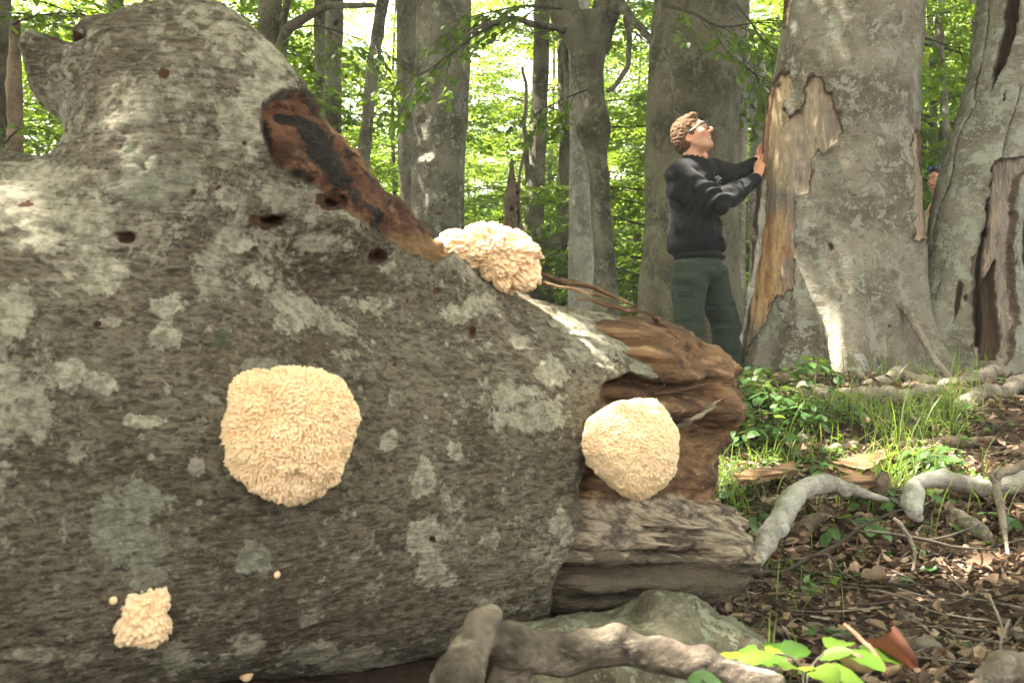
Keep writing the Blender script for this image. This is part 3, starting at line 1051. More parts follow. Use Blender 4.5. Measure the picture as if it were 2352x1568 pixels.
    D = D - recess * sstep(.36, .56, A['wood']) + .010 * sstep(.10, .34, A['wood']) * sstep(.5, .38, A['wood'])
    D = D + sstep(.45, .6, A['wood']) * wr * fbm(q * np.array([16, 16, 1.6]), 3, seed + 11) + sstep(.45, .6, A['wood']) * .5 * wr * (1 - 2.2 * np.abs(fbm(q * np.array([30, 30, 5]), 3, seed + 12)))
    if moss:
        a, w, lo_z = moss
        da = (np.degrees(TH).ravel() - a + 180) % 360 - 180
        A['moss'] = np.exp(-(da / w) ** 2) * .72
    A['moss'] = np.maximum(A['moss'], .38 * np.exp(-np.maximum(Z.ravel() - base, 0) / .25))
    V = V + (C.reshape(-1, 3) * D[:, None]).reshape(V.shape)
    nl = len(lv)
    i = np.arange(nl - 1)[:, None] * nseg
    j = np.arange(nseg)[None, :]
    k = (j + 1) % nseg
    F = np.stack([i + j, i + k, i + nseg + k, i + nseg + j], -1).reshape(-1, 4)
    me = mesh_np('trunk', V.reshape(-1, 3), F, True, [mat], None, A)
    return me, np.array([xc[0], d, base]), (lambda zq: (np.interp(zq, lv, cx), d, np.interp(zq, lv, cr)))

def limb(points, r0, r1, seed, nseg=10, n=24):
    pts = smooth_path(points, n)
    kink = np.stack([vnoise(np.stack([np.linspace(0, 6, n), np.full(n, q * 3.1), np.full(n, seed * .37)], 1), seed) for q in range(3)], 1)
    L = np.linalg.norm(pts[-1] - pts[0])
    pts = pts + kink * np.linspace(0, 1, n)[:, None] ** .7 * L * .035
    return tube(pts, np.linspace(r0, r1, n), nseg, True, .12, seed, 8)

TREES = {}
def tree(key, label, d, prof, mat, seed, group=None, name='beech_tree', **kw):
    me, base, ax = trunk_mesh(d, prof, M[mat], seed, **kw)
    t = thing(name, label, 'tree', base, group)
    link('trunk', me, t)
    TREES[key] = (t, ax, d)
    return t, ax

def limbs_on(key, lst, mat='bark_mid'):
    """visible limbs of a tree: (pixel path, depth offsets, r0, r1)"""
    t, ax, d = TREES[key]
    for n_, (path, r0, r1) in enumerate(lst):
        pts = [P(u, v, d + o) for (u, v, o) in path]
        V, F = limb(pts, r0, r1, 90 + n_ + len(key))
        link('branch', mesh_np('branch', V, F, True, [M[mat]], None, {k: np.zeros(len(V)) for k in ('wood', 'tone', 'hole', 'moss')}), t)

# --- the old beech the man leans on
big_wood = [[(1770, 214), (1788, 195), (1800, 170), (1817, 168), (1819, 226), (1804, 230), (1804, 249), (1812, 279), (1829, 269), (1845, 253), (1852, 234),
             (1853, 203), (1860, 181), (1876, 175), (1890, 187), (1888, 218), (1909, 220), (1919, 253), (1928, 300), (1913, 323), (1889, 353), (1882, 343),
             (1883, 320), (1868, 351), (1858, 413), (1854, 448), (1825, 452), (1821, 507), (1823, 584), (1820, 644), (1813, 668), (1775, 683), (1763, 718),
             (1740, 757), (1708, 808), (1690, 828), (1600, 828), (1600, 600), (1690, 480), (1690, 214)],
            [(1760, -60), (1814, -60), (1806, 60), (1797, 62), (1793, 30), (1760, 30)],
            [(2106, 300), (2140, 300), (2140, 552), (2104, 548), (2100, 470), (2107, 400)]]
big_tones = [([(1812, 285), (1852, 255), (1880, 175), (1890, 190), (1880, 230), (1870, 300), (1866, 352), (1858, 413), (1850, 470), (1800, 450), (1795, 400)], .55),
             ([(1660, 470), (1823, 460), (1823, 690), (1690, 820), (1600, 830)], 1.0),
             ([(1885, 230), (1919, 253), (1928, 300), (1889, 353), (1880, 300)], .66), ([(1860, 170), (1892, 170), (1886, 222), (1858, 230)], .5), ([(2000, 280), (2200, 280), (2200, 570), (2000, 570)], .34)]
tree('big', 'massive grey old beech, bark shed from its left side where the man leans', 6.40,
     [(-60, 1799, 2124), (0, 1796, 2121), (100, 1788, 2115), (200, 1776, 2108), (300, 1766, 2101), (400, 1760, 2104), (500, 1756, 2108), (600, 1752, 2112),
      (700, 1750, 2118), (800, 1752, 2122), (880, 1756, 2125)], 'bark_big', 3, nseg=270, dz=.015, top=15, rough=.014, detail=.006,
     lobes=((-168, .40, 20, .50), (-104, .62, 11, .36), (-74, .20, 9, .4), (-46, .50, 12, .34), (-138, .34, 11, .40), (-12, .24, 18, .35), (60, .3, 25, .4), (130, .3, 25, .4)),
     polys=big_wood, tones=big_tones, recess=.026, tone0=.13, wr=.018,
     holes=[([(1902, 560), (1912, 556), (1918, 572), (1906, 578)], .03), ([(2040, 745), (2046, 742), (2048, 750), (2041, 752)], .02), ([(1873, 480), (1878, 474), (1880, 490), (1872, 494)], .01),
            ([(1812, 662), (1822, 655), (1820, 690), (1814, 690)], .015)],
     cracks=[([(1945, 415), (1952, 445), (1970, 446), (1984, 434)], 2.4, .010), ([(2020, 480), (2026, 505), (2050, 530)], 2.2, .010), ([(1994, 70), (1998, 110), (2002, 100)], 2, .008),
             ([(1972, 60), (1970, 45)], 2, .006), ([(1950, 110), (1958, 80)], 2, .006), ([(1975, 625), (2010, 640), (2060, 648)], 1.8, .008), ([(1940, 560), (1930, 590), (1950, 600)], 1.8, .006),
             ([(2000, 590), (1985, 585), (1975, 600)], 2, .008), ([(2080, 420), (2090, 470), (2080, 520)], 2, .006)])
# --- leaning grey beech at the right edge
lean_wood = [[(2290, 377), (2301, 370), (2338, 361), (2400, 362), (2341, 403), (2329, 450), (2325, 487), (2322, 560), (2325, 640), (2335, 740), (2320, 830), (2250, 850),
              (2238, 810), (2234, 700), (2238, 600), (2250, 560), (2265, 516), (2272, 439), (2279, 403)]]
tree('lean', 'grey beech leaning out of the right edge, its hollow trunk split open', 6.2,
     [(-60, 2262, 2500), (0, 2256, 2475), (80, 2246, 2440), (150, 2232, 2415), (220, 2214, 2392), (300, 2190, 2372), (360, 2170, 2358), (430, 2150, 2346), (520, 2140, 2336),
      (600, 2130, 2332), (700, 2118, 2338), (780, 2108, 2350), (870, 2098, 2364)], 'bark_lean', 13, nseg=200, dz=.016, top=13, rough=.016, detail=.007, lean=.18,
     lobes=((-100, .18, 20, .35), (-150, .25, 20, .35), (-20, .3, 25, .4), (70, .3, 30, .4)), polys=lean_wood, recess=.05, tone0=.44, wr=.035,
     tones=[([(2262, 520), (2300, 430), (2300, 560), (2270, 700), (2236, 700)], .9), ([(2240, 690), (2330, 690), (2330, 850), (2240, 850)], .55), ([(2280, 380), (2360, 380), (2340, 700), (2270, 700)], .40)],
     holes=[([(2318, -60), (2340, -60), (2340, 29), (2329, 84), (2312, 139), (2290, 183), (2277, 210), (2277, 176), (2292, 121), (2303, 55)], .12),
            ([(2282, 392), (2290, 400), (2278, 470), (2270, 540), (2258, 610), (2262, 700), (2258, 790), (2240, 800), (2236, 700), (2240, 610), (2256, 550), (2270, 490)], .10),
            ([(2262, 640), (2290, 600), (2300, 700), (2318, 780), (2300, 830), (2250, 830), (2250, 740)], .06),
            ([(2303, 214), (2309, 214), (2309, 232), (2303, 232)], .03), ([(2203, 640), (2214, 660), (2200, 720), (2190, 750), (2194, 690)], .03), ([(2215, 678), (2220, 676), (2221, 690), (2215, 690)], .02)],
     cracks=[([(2268, -20), (2266, 60), (2255, 140), (2238, 200), (2236, 240), (2214, 275), (2196, 330), (2178, 420), (2150, 480), (2138, 560)], 4.5, .02),
             ([(2350, 195), (2330, 260), (2318, 300), (2305, 370)], 4, .02), ([(2150, 690), (2160, 640), (2170, 600)], 3, .015), ([(2215, 540), (2190, 560)], 2, .008), ([(2300, 880), (2200, 780)], 2, .01)])
# --- broad dark trunk behind the man
tree('wide', 'broad mottled dark beech trunk behind the man, moss down its right edge', 8.4,
     [(-60, 1510, 1704), (0, 1506, 1702), (100, 1500, 1700), (200, 1493, 1697), (300, 1486, 1694), (400, 1481, 1692), (500, 1477, 1690), (600, 1473, 1690), (700, 1468, 1692), (760, 1466, 1696)],
     'bark_moss', 23, nseg=96, dz=.05, top=16, rough=.014, detail=.003, moss=(2, 26, 0), lobes=((-5, .32, 22, .35), (-100, .1, 30, .3), (180, .15, 30, .3)))
# --- pair in the centre
tree('pair_a', 'tall straight grey beech trunk standing just left of the burled one', 11.5,
     [(-60, 908, 968), (0, 910, 966), (200, 911, 952), (400, 916, 946), (540, 920, 950), (700, 918, 960)], 'bark_mid', 31, nseg=40, dz=.1, top=16, rough=.008)
tree('pair_b', 'thick grey beech trunk with a round burl and an eye shaped scar', 9.6,
     [(-60, 962, 1084), (0, 957, 1080), (100, 953, 1079), (200, 950, 1077), (300, 950, 1075), (400, 947, 1070), (500, 945, 1066), (560, 942, 1064), (700, 934, 1070)], 'bark_mid', 37,
     nseg=90, dz=.04, top=16, rough=.010, detail=.003,
     burls=((990, 385, 20, .07), (966, 378, 15, .05), (960, 270, 18, .035), (953, 120, 18, .03), (1014, 476, 24, .028)),
     cracks=[([(990, 480), (1000, 464), (1020, 459), (1036, 470), (1030, 484), (1012, 492), (994, 486)], 3, .012), ([(972, 372), (988, 362), (1006, 372), (1008, 392)], 3, .015)])
# --- crooked forked tree
tree('crook', 'crooked beech with swollen knees, forking into two limbs at the top', 9.0,
     [(62, 1322, 1392), (90, 1322, 1393), (118, 1309, 1392), (150, 1306, 1388), (190, 1318, 1386), (230, 1336, 1388), (262, 1330, 1396), (290, 1314, 1408), (318, 1326, 1400), (345, 1344, 1392),
      (400, 1352, 1396), (480, 1358, 1402), (560, 1361, 1408), (640, 1362, 1414), (720, 1358, 1424)], 'bark_dark', 41, nseg=44, dz=.035, top=2.6, rough=.012)
limbs_on('crook', [([(1348, 110, 0), (1322, 70, -.05), (1296, 25, -.1), (1280, -30, -.15), (1250, -120, -.2), (1230, -260, -.3)], .165, .09),
                   ([(1365, 110, 0), (1378, 60, .05), (1390, 10, .1), (1396, -40, .1), (1410, -140, .2), (1400, -280, .3)], .145, .09),
                   ([(1384, 85, 0), (1402, 50, .0), (1420, 10, -.1), (1450, -50, -.2), (1500, -130, -.3)], .075, .04),
                   ([(1400, 30, 0), (1430, 20, -.2), (1450, 45, -.3), (1480, 75, -.5), (1510, 98, -.6)], .05, .03),
                   ([(1438, 40, 0), (1446, 100, -.1), (1440, 150, -.1), (1420, 190, -.1), (1394, 215, -.1)], .028, .02),
                   ([(1312, 75, 0), (1270, 62, -.3), (1235, 58, -.6), (1180, 35, -.9), (1120, 55, -1.1), (1050, 100, -1.2)], .035, .012)], 'bark_dark')
# --- pale stems behind the crooked tree
tree('pale_a', 'pale smooth beech stem hidden half behind the crooked tree', 11.0,
     [(-40, 1300, 1356), (150, 1306, 1352), (300, 1309, 1350), (400, 1313, 1358), (500, 1316, 1366), (600, 1318, 1378), (700, 1316, 1390)], 'bark_pale', 47, nseg=36, dz=.1, top=15, rough=.006)
tree('pale_b', 'thin pale stem touching the left side of the smooth pale beech', 11.6,
     [(-40, 1312, 1330), (300, 1309, 1326), (500, 1306, 1324), (700, 1304, 1330)], 'bark_pale', 49, nseg=24, dz=.12, top=13, rough=.004)
# --- snag
def snag():
    me, base, ax = trunk_mesh(12.0, [(352, 1166, 1204), (400, 1162, 1198), (450, 1158, 1196), (500, 1160, 1200), (560, 1164, 1206), (720, 1160, 1212)], M['snag'], 53, nseg=44, dz=.04, top=2.0, rough=.03,
                              detail=.012, holes=[([(1171, 472), (1179, 472), (1179, 484), (1171, 484)], .08), ([(1186, 440), (1194, 420), (1196, 500), (1190, 520)], .05)])
    n = len(me.vertices)
    co = np.zeros(n * 3, np.float32)
    me.vertices.foreach_get('co', co)
    co = co.reshape(-1, 3)
    uv = proj(co)
    topv = np.interp(uv[:, 0], [1156, 1166, 1172, 1178, 1184, 1188, 1196, 1201, 1208], [450, 430, 372, 366, 420, 432, 380, 350, 362]) + 8 * vnoise(co * 12, 4)
    zt = CZ + (784 - topv) * K * co[:, 1]
    hi = co[:, 2] > zt
    co[hi, 2] = zt[hi]
    me.vertices.foreach_set('co', co.ravel())
    me.update()
    t = thing('dead_snag', 'broken off rotten brown snag with two jagged points in the middle distance', 'dead tree', base)
    link('trunk', me, t)
snag()
# --- dark tree behind the snag, with a second stem from its foot
tree('dark_a', 'dark slender beech just right of the broken snag, forking near its foot', 14.5,
     [(-40, 1228, 1262), (100, 1225, 1262), (250, 1220, 1258), (400, 1212, 1252), (500, 1204, 1248), (560, 1206, 1256), (620, 1210, 1270), (720, 1206, 1276)], 'bark_dark', 59, nseg=32, dz=.08, top=15, rough=.012)
limbs_on('dark_a', [([(1250, 590, -.05), (1275, 560, -.05), (1292, 530, 0), (1300, 450, .1), (1296, 350, .2), (1300, 200, .3), (1298, 40, .4), (1296, -60, .5)], .13, .07),
                    ([(1214, 420, 0), (1208, 330, -.2), (1205, 250, -.3), (1203, 160, -.3)], .05, .02),
                    ([(1236, 600, -.1), (1214, 660, -.1), (1204, 720, -.1)], .14, .16)], 'bark_dark')
tree('dark_b', 'slim dark stem standing between the forked dark beech and the pale beech', 16.0,
     [(-40, 1278, 1306), (200, 1281, 1306), (400, 1280, 1304), (560, 1276, 1302), (720, 1272, 1306)], 'bark_dark', 61, nseg=24, dz=.12, top=15, rough=.006)
# --- left background
tree('left_a', 'dark beech trunk at the far left edge beside a splintered stub', 9.0,
     [(-40, -40, 24), (0, -40, 25), (100, -42, 23), (200, -46, 18), (300, -50, 14), (500, -60, 14)], 'bark_dark', 67, nseg=40, dz=.08, top=15, rough=.012)
me_, b_, _ax = trunk_mesh(8.7, [(72, 25, 46), (120, 20, 47), (200, 18, 48), (300, 18, 52), (460, 14, 58)], M['snag'], 69, nseg=24, dz=.06, top=1.0, rough=.02, detail=.01)
t_ = thing('dead_snag', 'thin splintered reddish stub at the left edge in front of a dark trunk', 'dead tree', b_)
link('trunk', me_, t_)
tree('left_b', 'trunk rising straight above the top of the limb stub', 13.0, [(-40, 246, 282), (60, 246, 281), (700, 240, 290)], 'bark_mid', 71, nseg=28, dz=.15, top=15, rough=.008)
tree('left_c', 'dark beech right of the limb stub with a branch sweeping right', 10.5, [(-40, 596, 647), (40, 598, 648), (150, 600, 650), (400, 600, 656), (700, 596, 664)], 'bark_dark', 73, nseg=36, dz=.1, top=15, rough=.010)
limbs_on('left_c', [([(636, 170, 0), (646, 110, -.1), (660, 70, -.15), (700, 40, -.2), (745, 15, -.3), (800, 12, -.5), (866, 18, -.7)], .075, .022),
                    ([(648, 105, -.05), (654, 90, -.1), (652, 50, -.1), (660, 0, -.2), (664, -60, -.2)], .05, .03)], 'bark_dark')
tree('left_d', 'grey beech with open knot holes in the left middle distance', 13.0, [(-40, 748, 790), (60, 747, 789), (140, 748, 784), (220, 744, 784), (320, 742, 782), (700, 738, 790)], 'bark_mid', 79, nseg=36, dz=.07, top=15, rough=.014,
     holes=[([(751, 74), (758, 70), (762, 78), (757, 84), (752, 82)], .08), ([(766, 46), (774, 44), (776, 54), (768, 56)], .08)])
tree('left_e', 'grey stem close behind the beech with knot holes', 14.0, [(-40, 722, 750), (200, 720, 748), (700, 716, 752)], 'bark_mid', 83, nseg=28, dz=.12, top=15, rough=.008)
tree('tilt', 'slanting grey beech leaning right, left of the tall straight trunk', 12.2, [(-40, 870, 902), (20, 862, 890), (60, 856, 884), (100, 848, 880), (140, 843, 874), (180, 838, 868), (250, 832, 860), (330, 824, 852), (420, 812, 845), (700, 770, 812)],
     'bark_mid', 89, nseg=32, dz=.07, top=15, rough=.012, lean=.25, holes=[([(861, 92), (866, 90), (868, 98), (862, 99)], .05)], burls=((866, 100, 10, .05),))
# --- between the wide trunk and the old beech
tree('gnarl', 'pale gnarled beech trunk squeezed between the mossy trunk and the old beech', 9.6, [(170, 1712, 1758), (200, 1706, 1768), (235, 1708, 1770), (262, 1726, 1766), (330, 1724, 1764), (420, 1722, 1766), (520, 1718, 1764), (600, 1722, 1768), (720, 1716, 1776)],
     'bark_pale', 97, nseg=40, dz=.05, top=2.9, rough=.022)
tree('thin_r', 'thin dark stem showing right beside the mossy trunk', 12.5, [(-40, 1698, 1722), (240, 1697, 1720), (520, 1690, 1712), (760, 1684, 1712)], 'bark_mid', 101, nseg=24, dz=.12, top=13, rough=.006)
tree('far_r', 'distant slender beech forking between the old beech and the leaning one', 15.0, [(95, 2150, 2166), (150, 2154, 2170), (200, 2160, 2176), (260, 2160, 2178), (340, 2156, 2180), (600, 2150, 2186)], 'bark_mid', 103, nseg=24, dz=.10, top=4.0, rough=.008)
limbs_on('far_r', [([(2160, 140, 0), (2150, 110, -.1), (2136, 96, -.2), (2126, 80, -.3), (2120, 60, -.3)], .07, .03), ([(2158, 110, 0), (2156, 60, 0), (2160, 0, .1), (2158, -60, .1)], .08, .05)])

def strip(points, width, thick, seed, mat, parent, name='bark_flap'):
    """a curved tongue of bark: (u, v, depth) path"""
    n = 40
    pts = smooth_path([P(*p) for p in points], n)
    T, S, U = frames(pts)
    t = np.linspace(0, 1, n)
    w = width * (np.sin(np.pi * np.clip(t * .9 + .08, 0, 1)) ** .4) * (1 + .55 * vnoise(np.stack([t * 22, t * 0, t * 0], 1), seed))
    X = unit(np.cross(T, np.tile([0, 1.0, 0], (n, 1))))
    Y = np.cross(X, T)
    m = 9
    a = np.linspace(-1, 1, m)
    ring = np.concatenate([[(x, .25 * x * x * width, 0) for x in a], [(x, .25 * x * x * width + thick, 1) for x in a[::-1]]])
    V = pts[:, None, :] + X[:, None, :] * (ring[None, :, 0:1] * w[:, None, None]) + Y[:, None, :] * (ring[None, :, 1:2])
    V = V + .006 * fbm(V.reshape(-1, 3) * 24, 3, seed).reshape(V.shape[:2])[..., None]
    k = 2 * m
    i = np.arange(n - 1)[:, None] * k
    j = np.arange(k)[None, :]
    jn = (j + 1) % k
    F = np.stack([i + j, i + jn, i + k + jn, i + k + j], -1).reshape(-1, 4)
    c0 = np.arange(k)[None, ::-1]
    VV = V.reshape(-1, 3)
    z = {q: np.zeros(len(VV)) for q in ('wood', 'tone', 'hole', 'moss')}
    return link(name, mesh_np(name, VV, [F, c0, (np.arange(k) + (n - 1) * k)[None, :]], True, [mat], None, z), parent)
bt = TREES['big'][0]
strip([(1776, 200, 6.33), (1768, 262, 6.24), (1762, 320, 6.22), (1759, 370, 6.24), (1756, 410, 6.30)], .014, .016, 5, plain('bark_inside', (.16, .085, .05), .9, .2, .5, 30, .6), bt)
strip([(1757, 414, 6.28), (1752, 470, 6.27), (1748, 530, 6.26), (1738, 600, 6.24), (1722, 680, 6.2), (1708, 750, 6.22), (1698, 812, 6.2)], .017, .015, 6, M['bark_pale'], bt)
strip([(2104, 280, 6.36), (2112, 340, 6.34), (2114, 430, 6.34), (2118, 500, 6.36)], .012, .02, 7, plain('torn_bark', (.13, .085, .055), .9, .2, .5, 30, .6), bt)
strip([(1798, 690, 5.98), (1806, 720, 5.94), (1818, 748, 5.93)], .03, .015, 8, M['bark_big'], bt)
# ------------------------------------------------------------------ leaves and crowns
def spray(rng, L=1.0, step=.052, leaf=.068, side=.5):
    """a flat beech spray along +x: leaf arrays and twig polylines"""
    lp, ld, ls, tw = [], [], [], []
    def twig(o, ang, length, depth):
        n = max(3, int(length / .12))
        t = np.linspace(0, 1, n + 1)
        bend = rng.normal(0, .22)
        a = ang + bend * t
        seg = length / n
        x = o[0] + np.concatenate([[0], np.cumsum(np.cos(a[1:]) * seg)])
        y = o[1] + np.concatenate([[0], np.cumsum(np.sin(a[1:]) * seg)])
        z = o[2] - .10 * length * t ** 2 + np.cumsum(rng.normal(0, .006, n + 1))
        pts = np.stack([x, y, z], 1)
        tw.append((pts, .004 if depth == 0 else .0022))
        m = int(length / step)
        for i in range(m):
            s = (i + .6) / m
            if depth == 0 and s < .15:
                continue
            p = np.array([np.interp(s, t, x), np.interp(s, t, y), np.interp(s, t, z)])
            aa = np.interp(s, t, a)
            sgn = 1 if i % 2 else -1
            da = aa + sgn * rng.uniform(.6, 1.1)
            lp.append(p + np.array([0, 0, rng.normal(0, .008)]))
            ld.append([math.cos(da), math.sin(da), rng.normal(-.18, .22)])
            ls.append(leaf * rng.uniform(.65, 1.2))
        lp.append(pts[-1]); ld.append([math.cos(a[-1]), math.sin(a[-1]), -.15]); ls.append(leaf)
        if depth < 1:
            q = int(length / .15)
            for i in range(q):
                s = (i + 1) / (q + 1)
                p = [np.interp(s, t, x), np.interp(s, t, y), np.interp(s, t, z)]
                twig(p, np.interp(s, t, a) + (1 if i % 2 else -1) * rng.uniform(.5, .95), side * length * (1.1 - .8 * s) * rng.uniform(.7, 1.2), depth + 1)
    twig((0, 0, 0), 0, L, 0)
    return np.array(lp), unit(np.array(ld)), np.array(ls), tw

_rs = np.random.default_rng(21)
SPRAYS = [spray(_rs, 1.0) for _ in range(7)]

def rotz(a):
    c, s = math.cos(a), math.sin(a)
    return np.array([[c, -s, 0], [s, c, 0], [0, 0, 1.0]])
def roty(a):
    c, s = math.cos(a), math.sin(a)
    return np.array([[c, 0, s], [0, 1, 0], [-s, 0, c]])
def rotx(a):
    c, s = math.cos(a), math.sin(a)
    return np.array([[1, 0, 0], [0, c, -s], [0, s, c]])

def leaves_geo(Pn, D, Nn, S, hi=False, ratio=.62):
    """folded leaf blades"""
    side = unit(np.cross(Nn, D))
    Nn = np.cross(D, side)
    L, W = S[:, None], S[:, None] * ratio
    n = len(Pn)
    if not hi:
        V = np.stack([Pn, Pn + D * .48 * L + side * W * .5 + Nn * .06 * L, Pn + D * L - Nn * .05 * L, Pn + D * .48 * L - side * W * .5 + Nn * .06 * L], 1)
        b = np.arange(n)[:, None] * 4
        F = np.concatenate([b + np.array([0, 1, 2]), b + np.array([0, 2, 3])]) if False else np.stack([b + np.array([0, 1, 2]), b + np.array([0, 2, 3])], 1).reshape(-1, 3)
        return V.reshape(-1, 3), F, 4
    fr = [(.0, .0, 0), (.3, .44, .05), (.62, .40, .05), (1.0, 0, -.08), (.62, -.40, .05), (.3, -.44, .05), (.45, 0, 0.0)]
    V = np.stack([Pn + D * a * L + side * w * W + Nn * h * L for a, w, h in fr], 1)
    b = np.arange(n)[:, None] * 7
    T = np.array([[0, 1, 6], [1, 2, 6], [2, 3, 6], [3, 4, 6], [4, 5, 6], [5, 0, 6]])
    F = (b[:, :, None] + T[None]).reshape(-1, 3)
    return V.reshape(-1, 3), F, 7

class Crown:
    def __init__(s, seed):
        s.rng = np.random.default_rng(seed)
        s.P, s.D, s.N, s.S, s.tw = [], [], [], [], []
    def put(s, o, R, scale=1.0, leaf=1.0, keep=1.0):
        p, d, ls, tw = SPRAYS[int(s.rng.integers(len(SPRAYS)))]
        m = s.rng.random(len(p)) < keep
        mir = np.array([1, s.rng.choice([-1, 1]), 1])
        p, d = p[m] * mir, d[m] * mir
        s.P.append(o + (p * scale) @ R.T)
        s.D.append(d @ R.T)
        n = np.tile([0, 0, 1.0], (len(p), 1)) + s.rng.normal(0, .38, (len(p), 3))
        s.N.append(unit(n) @ R.T)
        s.S.append(ls[m] * leaf)
        for pts, r in tw:
            s.tw.append((o + (pts * mir * scale) @ R.T, r))
    def limb(s, o, az, el, L, n, scale=1.0, leaf=1.0, keep=1.0, droop=.12, r0=.03, jit=.16):
        rng = s.rng
        m = 9
        t = np.linspace(0, 1, m)
        a = az + rng.normal(0, .25) * t
        e = el - droop * 2.2 * t
        st = L / (m - 1)
        pts = [np.asarray(o, float)]
        for i in range(1, m):
            pts.append(pts[-1] + st * np.array([math.cos(a[i]) * math.cos(e[i]), math.sin(a[i]) * math.cos(e[i]), math.sin(e[i])]) + rng.normal(0, .02, 3))
        pts = np.array(pts)
        s.tw.append((pts, r0))
        for k in range(n):
            f = .18 + .82 * (k + rng.random() * .6) / n
            q = np.array([np.interp(f, t, pts[:, c]) for c in range(3)])
            aa = np.interp(f, t, a) + (1 if k % 2 else -1) * rng.uniform(.25, 1.0) * (1.05 - .5 * f)
            R = rotz(aa) @ roty(rng.normal(.08, jit)) @ rotx(rng.normal(0, jit))
            s.put(q, R, scale * rng.uniform(.75, 1.25), leaf, keep)
        return pts
    def arrays(s):
        return np.concatenate(s.P), np.concatenate(s.D), np.concatenate(s.N), np.concatenate(s.S)
    def mesh(s, name, leafmat, twigs=True, hi=False, carve=None, minr=.0, big=1.0):
        Pn, D, Nn, S = s.arrays()
        if carve is not None:
            m = carve(Pn)
            Pn, D, Nn, S = Pn[m], D[m], Nn[m], S[m]
        V, F, k = leaves_geo(Pn, D, Nn, S * big, hi)
        var = np.clip(.5 + .22 * s.rng.standard_normal(len(Pn)), 0, 1)
        mb = MB()
        mb.add(V, F, 0, np.repeat(var, k))
        if twigs:
            for pts, r in s.tw:
                if r < minr or (carve is not None and not carve(pts).all()):
                    continue
                n = len(pts)
                v, f = tube(pts, np.linspace(r, r * .35, n), 5 if r > .01 else 3, cap=False)
                mb.add(v, f, 1)
        return mb.mesh(name, [leafmat, M['twig']], smooth=False)

# understorey beeches: level tiers of foliage from the ground to eight metres
def young_crown(seed, H=8.0, tiers=17, reach=2.6, leaf=1.0, keep=1.0, z0=.4):
    c = Crown(seed)
    for i in range(tiers):
        z = z0 + (H - z0) * (i + c.rng.random() * .8) / tiers
        f = z / H
        L = reach * (1.15 - .75 * f) * c.rng.uniform(.65, 1.2)
        c.limb((0, 0, z), i * 2.4 + c.rng.normal(0, .4), c.rng.uniform(.08, .45), L, max(5, int(L * 4.6)), 1.0, leaf, keep, r0=.012 + .010 * (1 - f))
    return c
YC = []
for i in range(6):
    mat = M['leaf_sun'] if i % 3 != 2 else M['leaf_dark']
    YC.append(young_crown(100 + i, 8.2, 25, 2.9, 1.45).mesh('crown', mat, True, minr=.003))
def stem_mesh(seed, H=8.2):
    r = np.random.default_rng(seed)
    n = 18
    t = np.linspace(0, 1, n)
    pts = np.stack([.18 * np.sin(t * 5 + r.random() * 6) * t, .18 * np.sin(t * 4 + r.random() * 6) * t, -.3 + t * (H + .3)], 1)
    V, F = tube(pts, np.linspace(.075, .012, n), 9, True, .12, seed, 5)
    return mesh_np('trunk', V, F, True, [M['bark_mid']], None, {k: np.zeros(len(V)) for k in ('wood', 'tone', 'hole', 'moss')})
YS = [stem_mesh(300 + i) for i in range(3)]

_n = 0
def young(x, y, sc, rz, k, label, group):
    global _n
    t = thing('young_beech', label, 'tree', (x, y, float(ground_z(x, y))), group)
    t.rotation_euler.z = rz
    t.scale = (sc, sc, sc * 1.05)
    a = bpy.data.objects.new('trunk', YS[_n % 3])
    b = bpy.data.objects.new('crown', YC[k])
    for o in (a, b):
        COL.objects.link(o)
        o.parent = t
    b['kind'] = 'stuff'
    _n += 1

def scatter_young():
    rng = np.random.default_rng(77)
    spots = []
    for (d0, d1, n, gap) in ((13.3, 17.5, 15, 1.7), (17.5, 23, 28, 1.8), (23, 31, 40, 2.2), (31, 46, 56, 2.7), (46, 62, 40, 3.6)):
        tries = 0
        got = 0
        while got < n and tries < 900:
            tries += 1
            y = rng.uniform(d0, d1)
            x = rng.uniform(-.60, .60) * y
            u = 1176 + x / (K * y)
            if 1085 < u < 1215 and y < 34 and rng.random() < .85:        # the open view across the valley
                continue
            if any((x - a) ** 2 + (y - b) ** 2 < gap ** 2 for a, b in spots):
                continue
            spots.append((x, y))
            got += 1
            gr = 'young beeches filling the middle distance' if y < 23 else 'young beeches far back in the wood'
            names = [(250, 'left of the limb stub'), (600, 'above the limb stub'), (860, 'between the dark left beech and the slanting one'), (915, 'by the slanting grey beech'), (1090, 'behind the burled trunk'),
                     (1300, 'around the broken snag'), (1480, 'right of the crooked forked beech'), (1720, 'behind the mossy trunk and the man'), (2110, 'behind the old beech'), (2270, 'between the old beech and the leaning one'), (9999, 'right of the leaning hollow beech')]
            where = next(w for lim, w in names if u < lim)
            lb = ('slender young beech with level leafy tiers ' if y < 17.5 else 'leafy young beech deeper in the wood ' if y < 23 else 'distant young beech ' if y < 31 else 'farthest young beech ') + where
            young(x, y, rng.uniform(.85, 1.25) * (1.25 if y > 46 else 1), rng.uniform(0, 6.28), int(rng.integers(6)), lb, gr)
scatter_young()

# ---- high crowns of the big trees: what shades the scene
def canopy(seed, z0, z1, rad, n, leaf=1.9):
    c = Crown(seed)
    for i in range(n):
        z = z0 + (z1 - z0) * c.rng.random()
        f = (z - z0) / (z1 - z0)
        L = rad * math.sqrt(max(.15, 1 - (2 * f - .7) ** 2 * .55)) * c.rng.uniform(.7, 1.1)
        c.limb((0, 0, z), c.rng.uniform(0, 6.28), c.rng.uniform(.1, .6), L, int(L * 3.4), 1.6, leaf, .7, r0=.05, jit=.3)
    return c
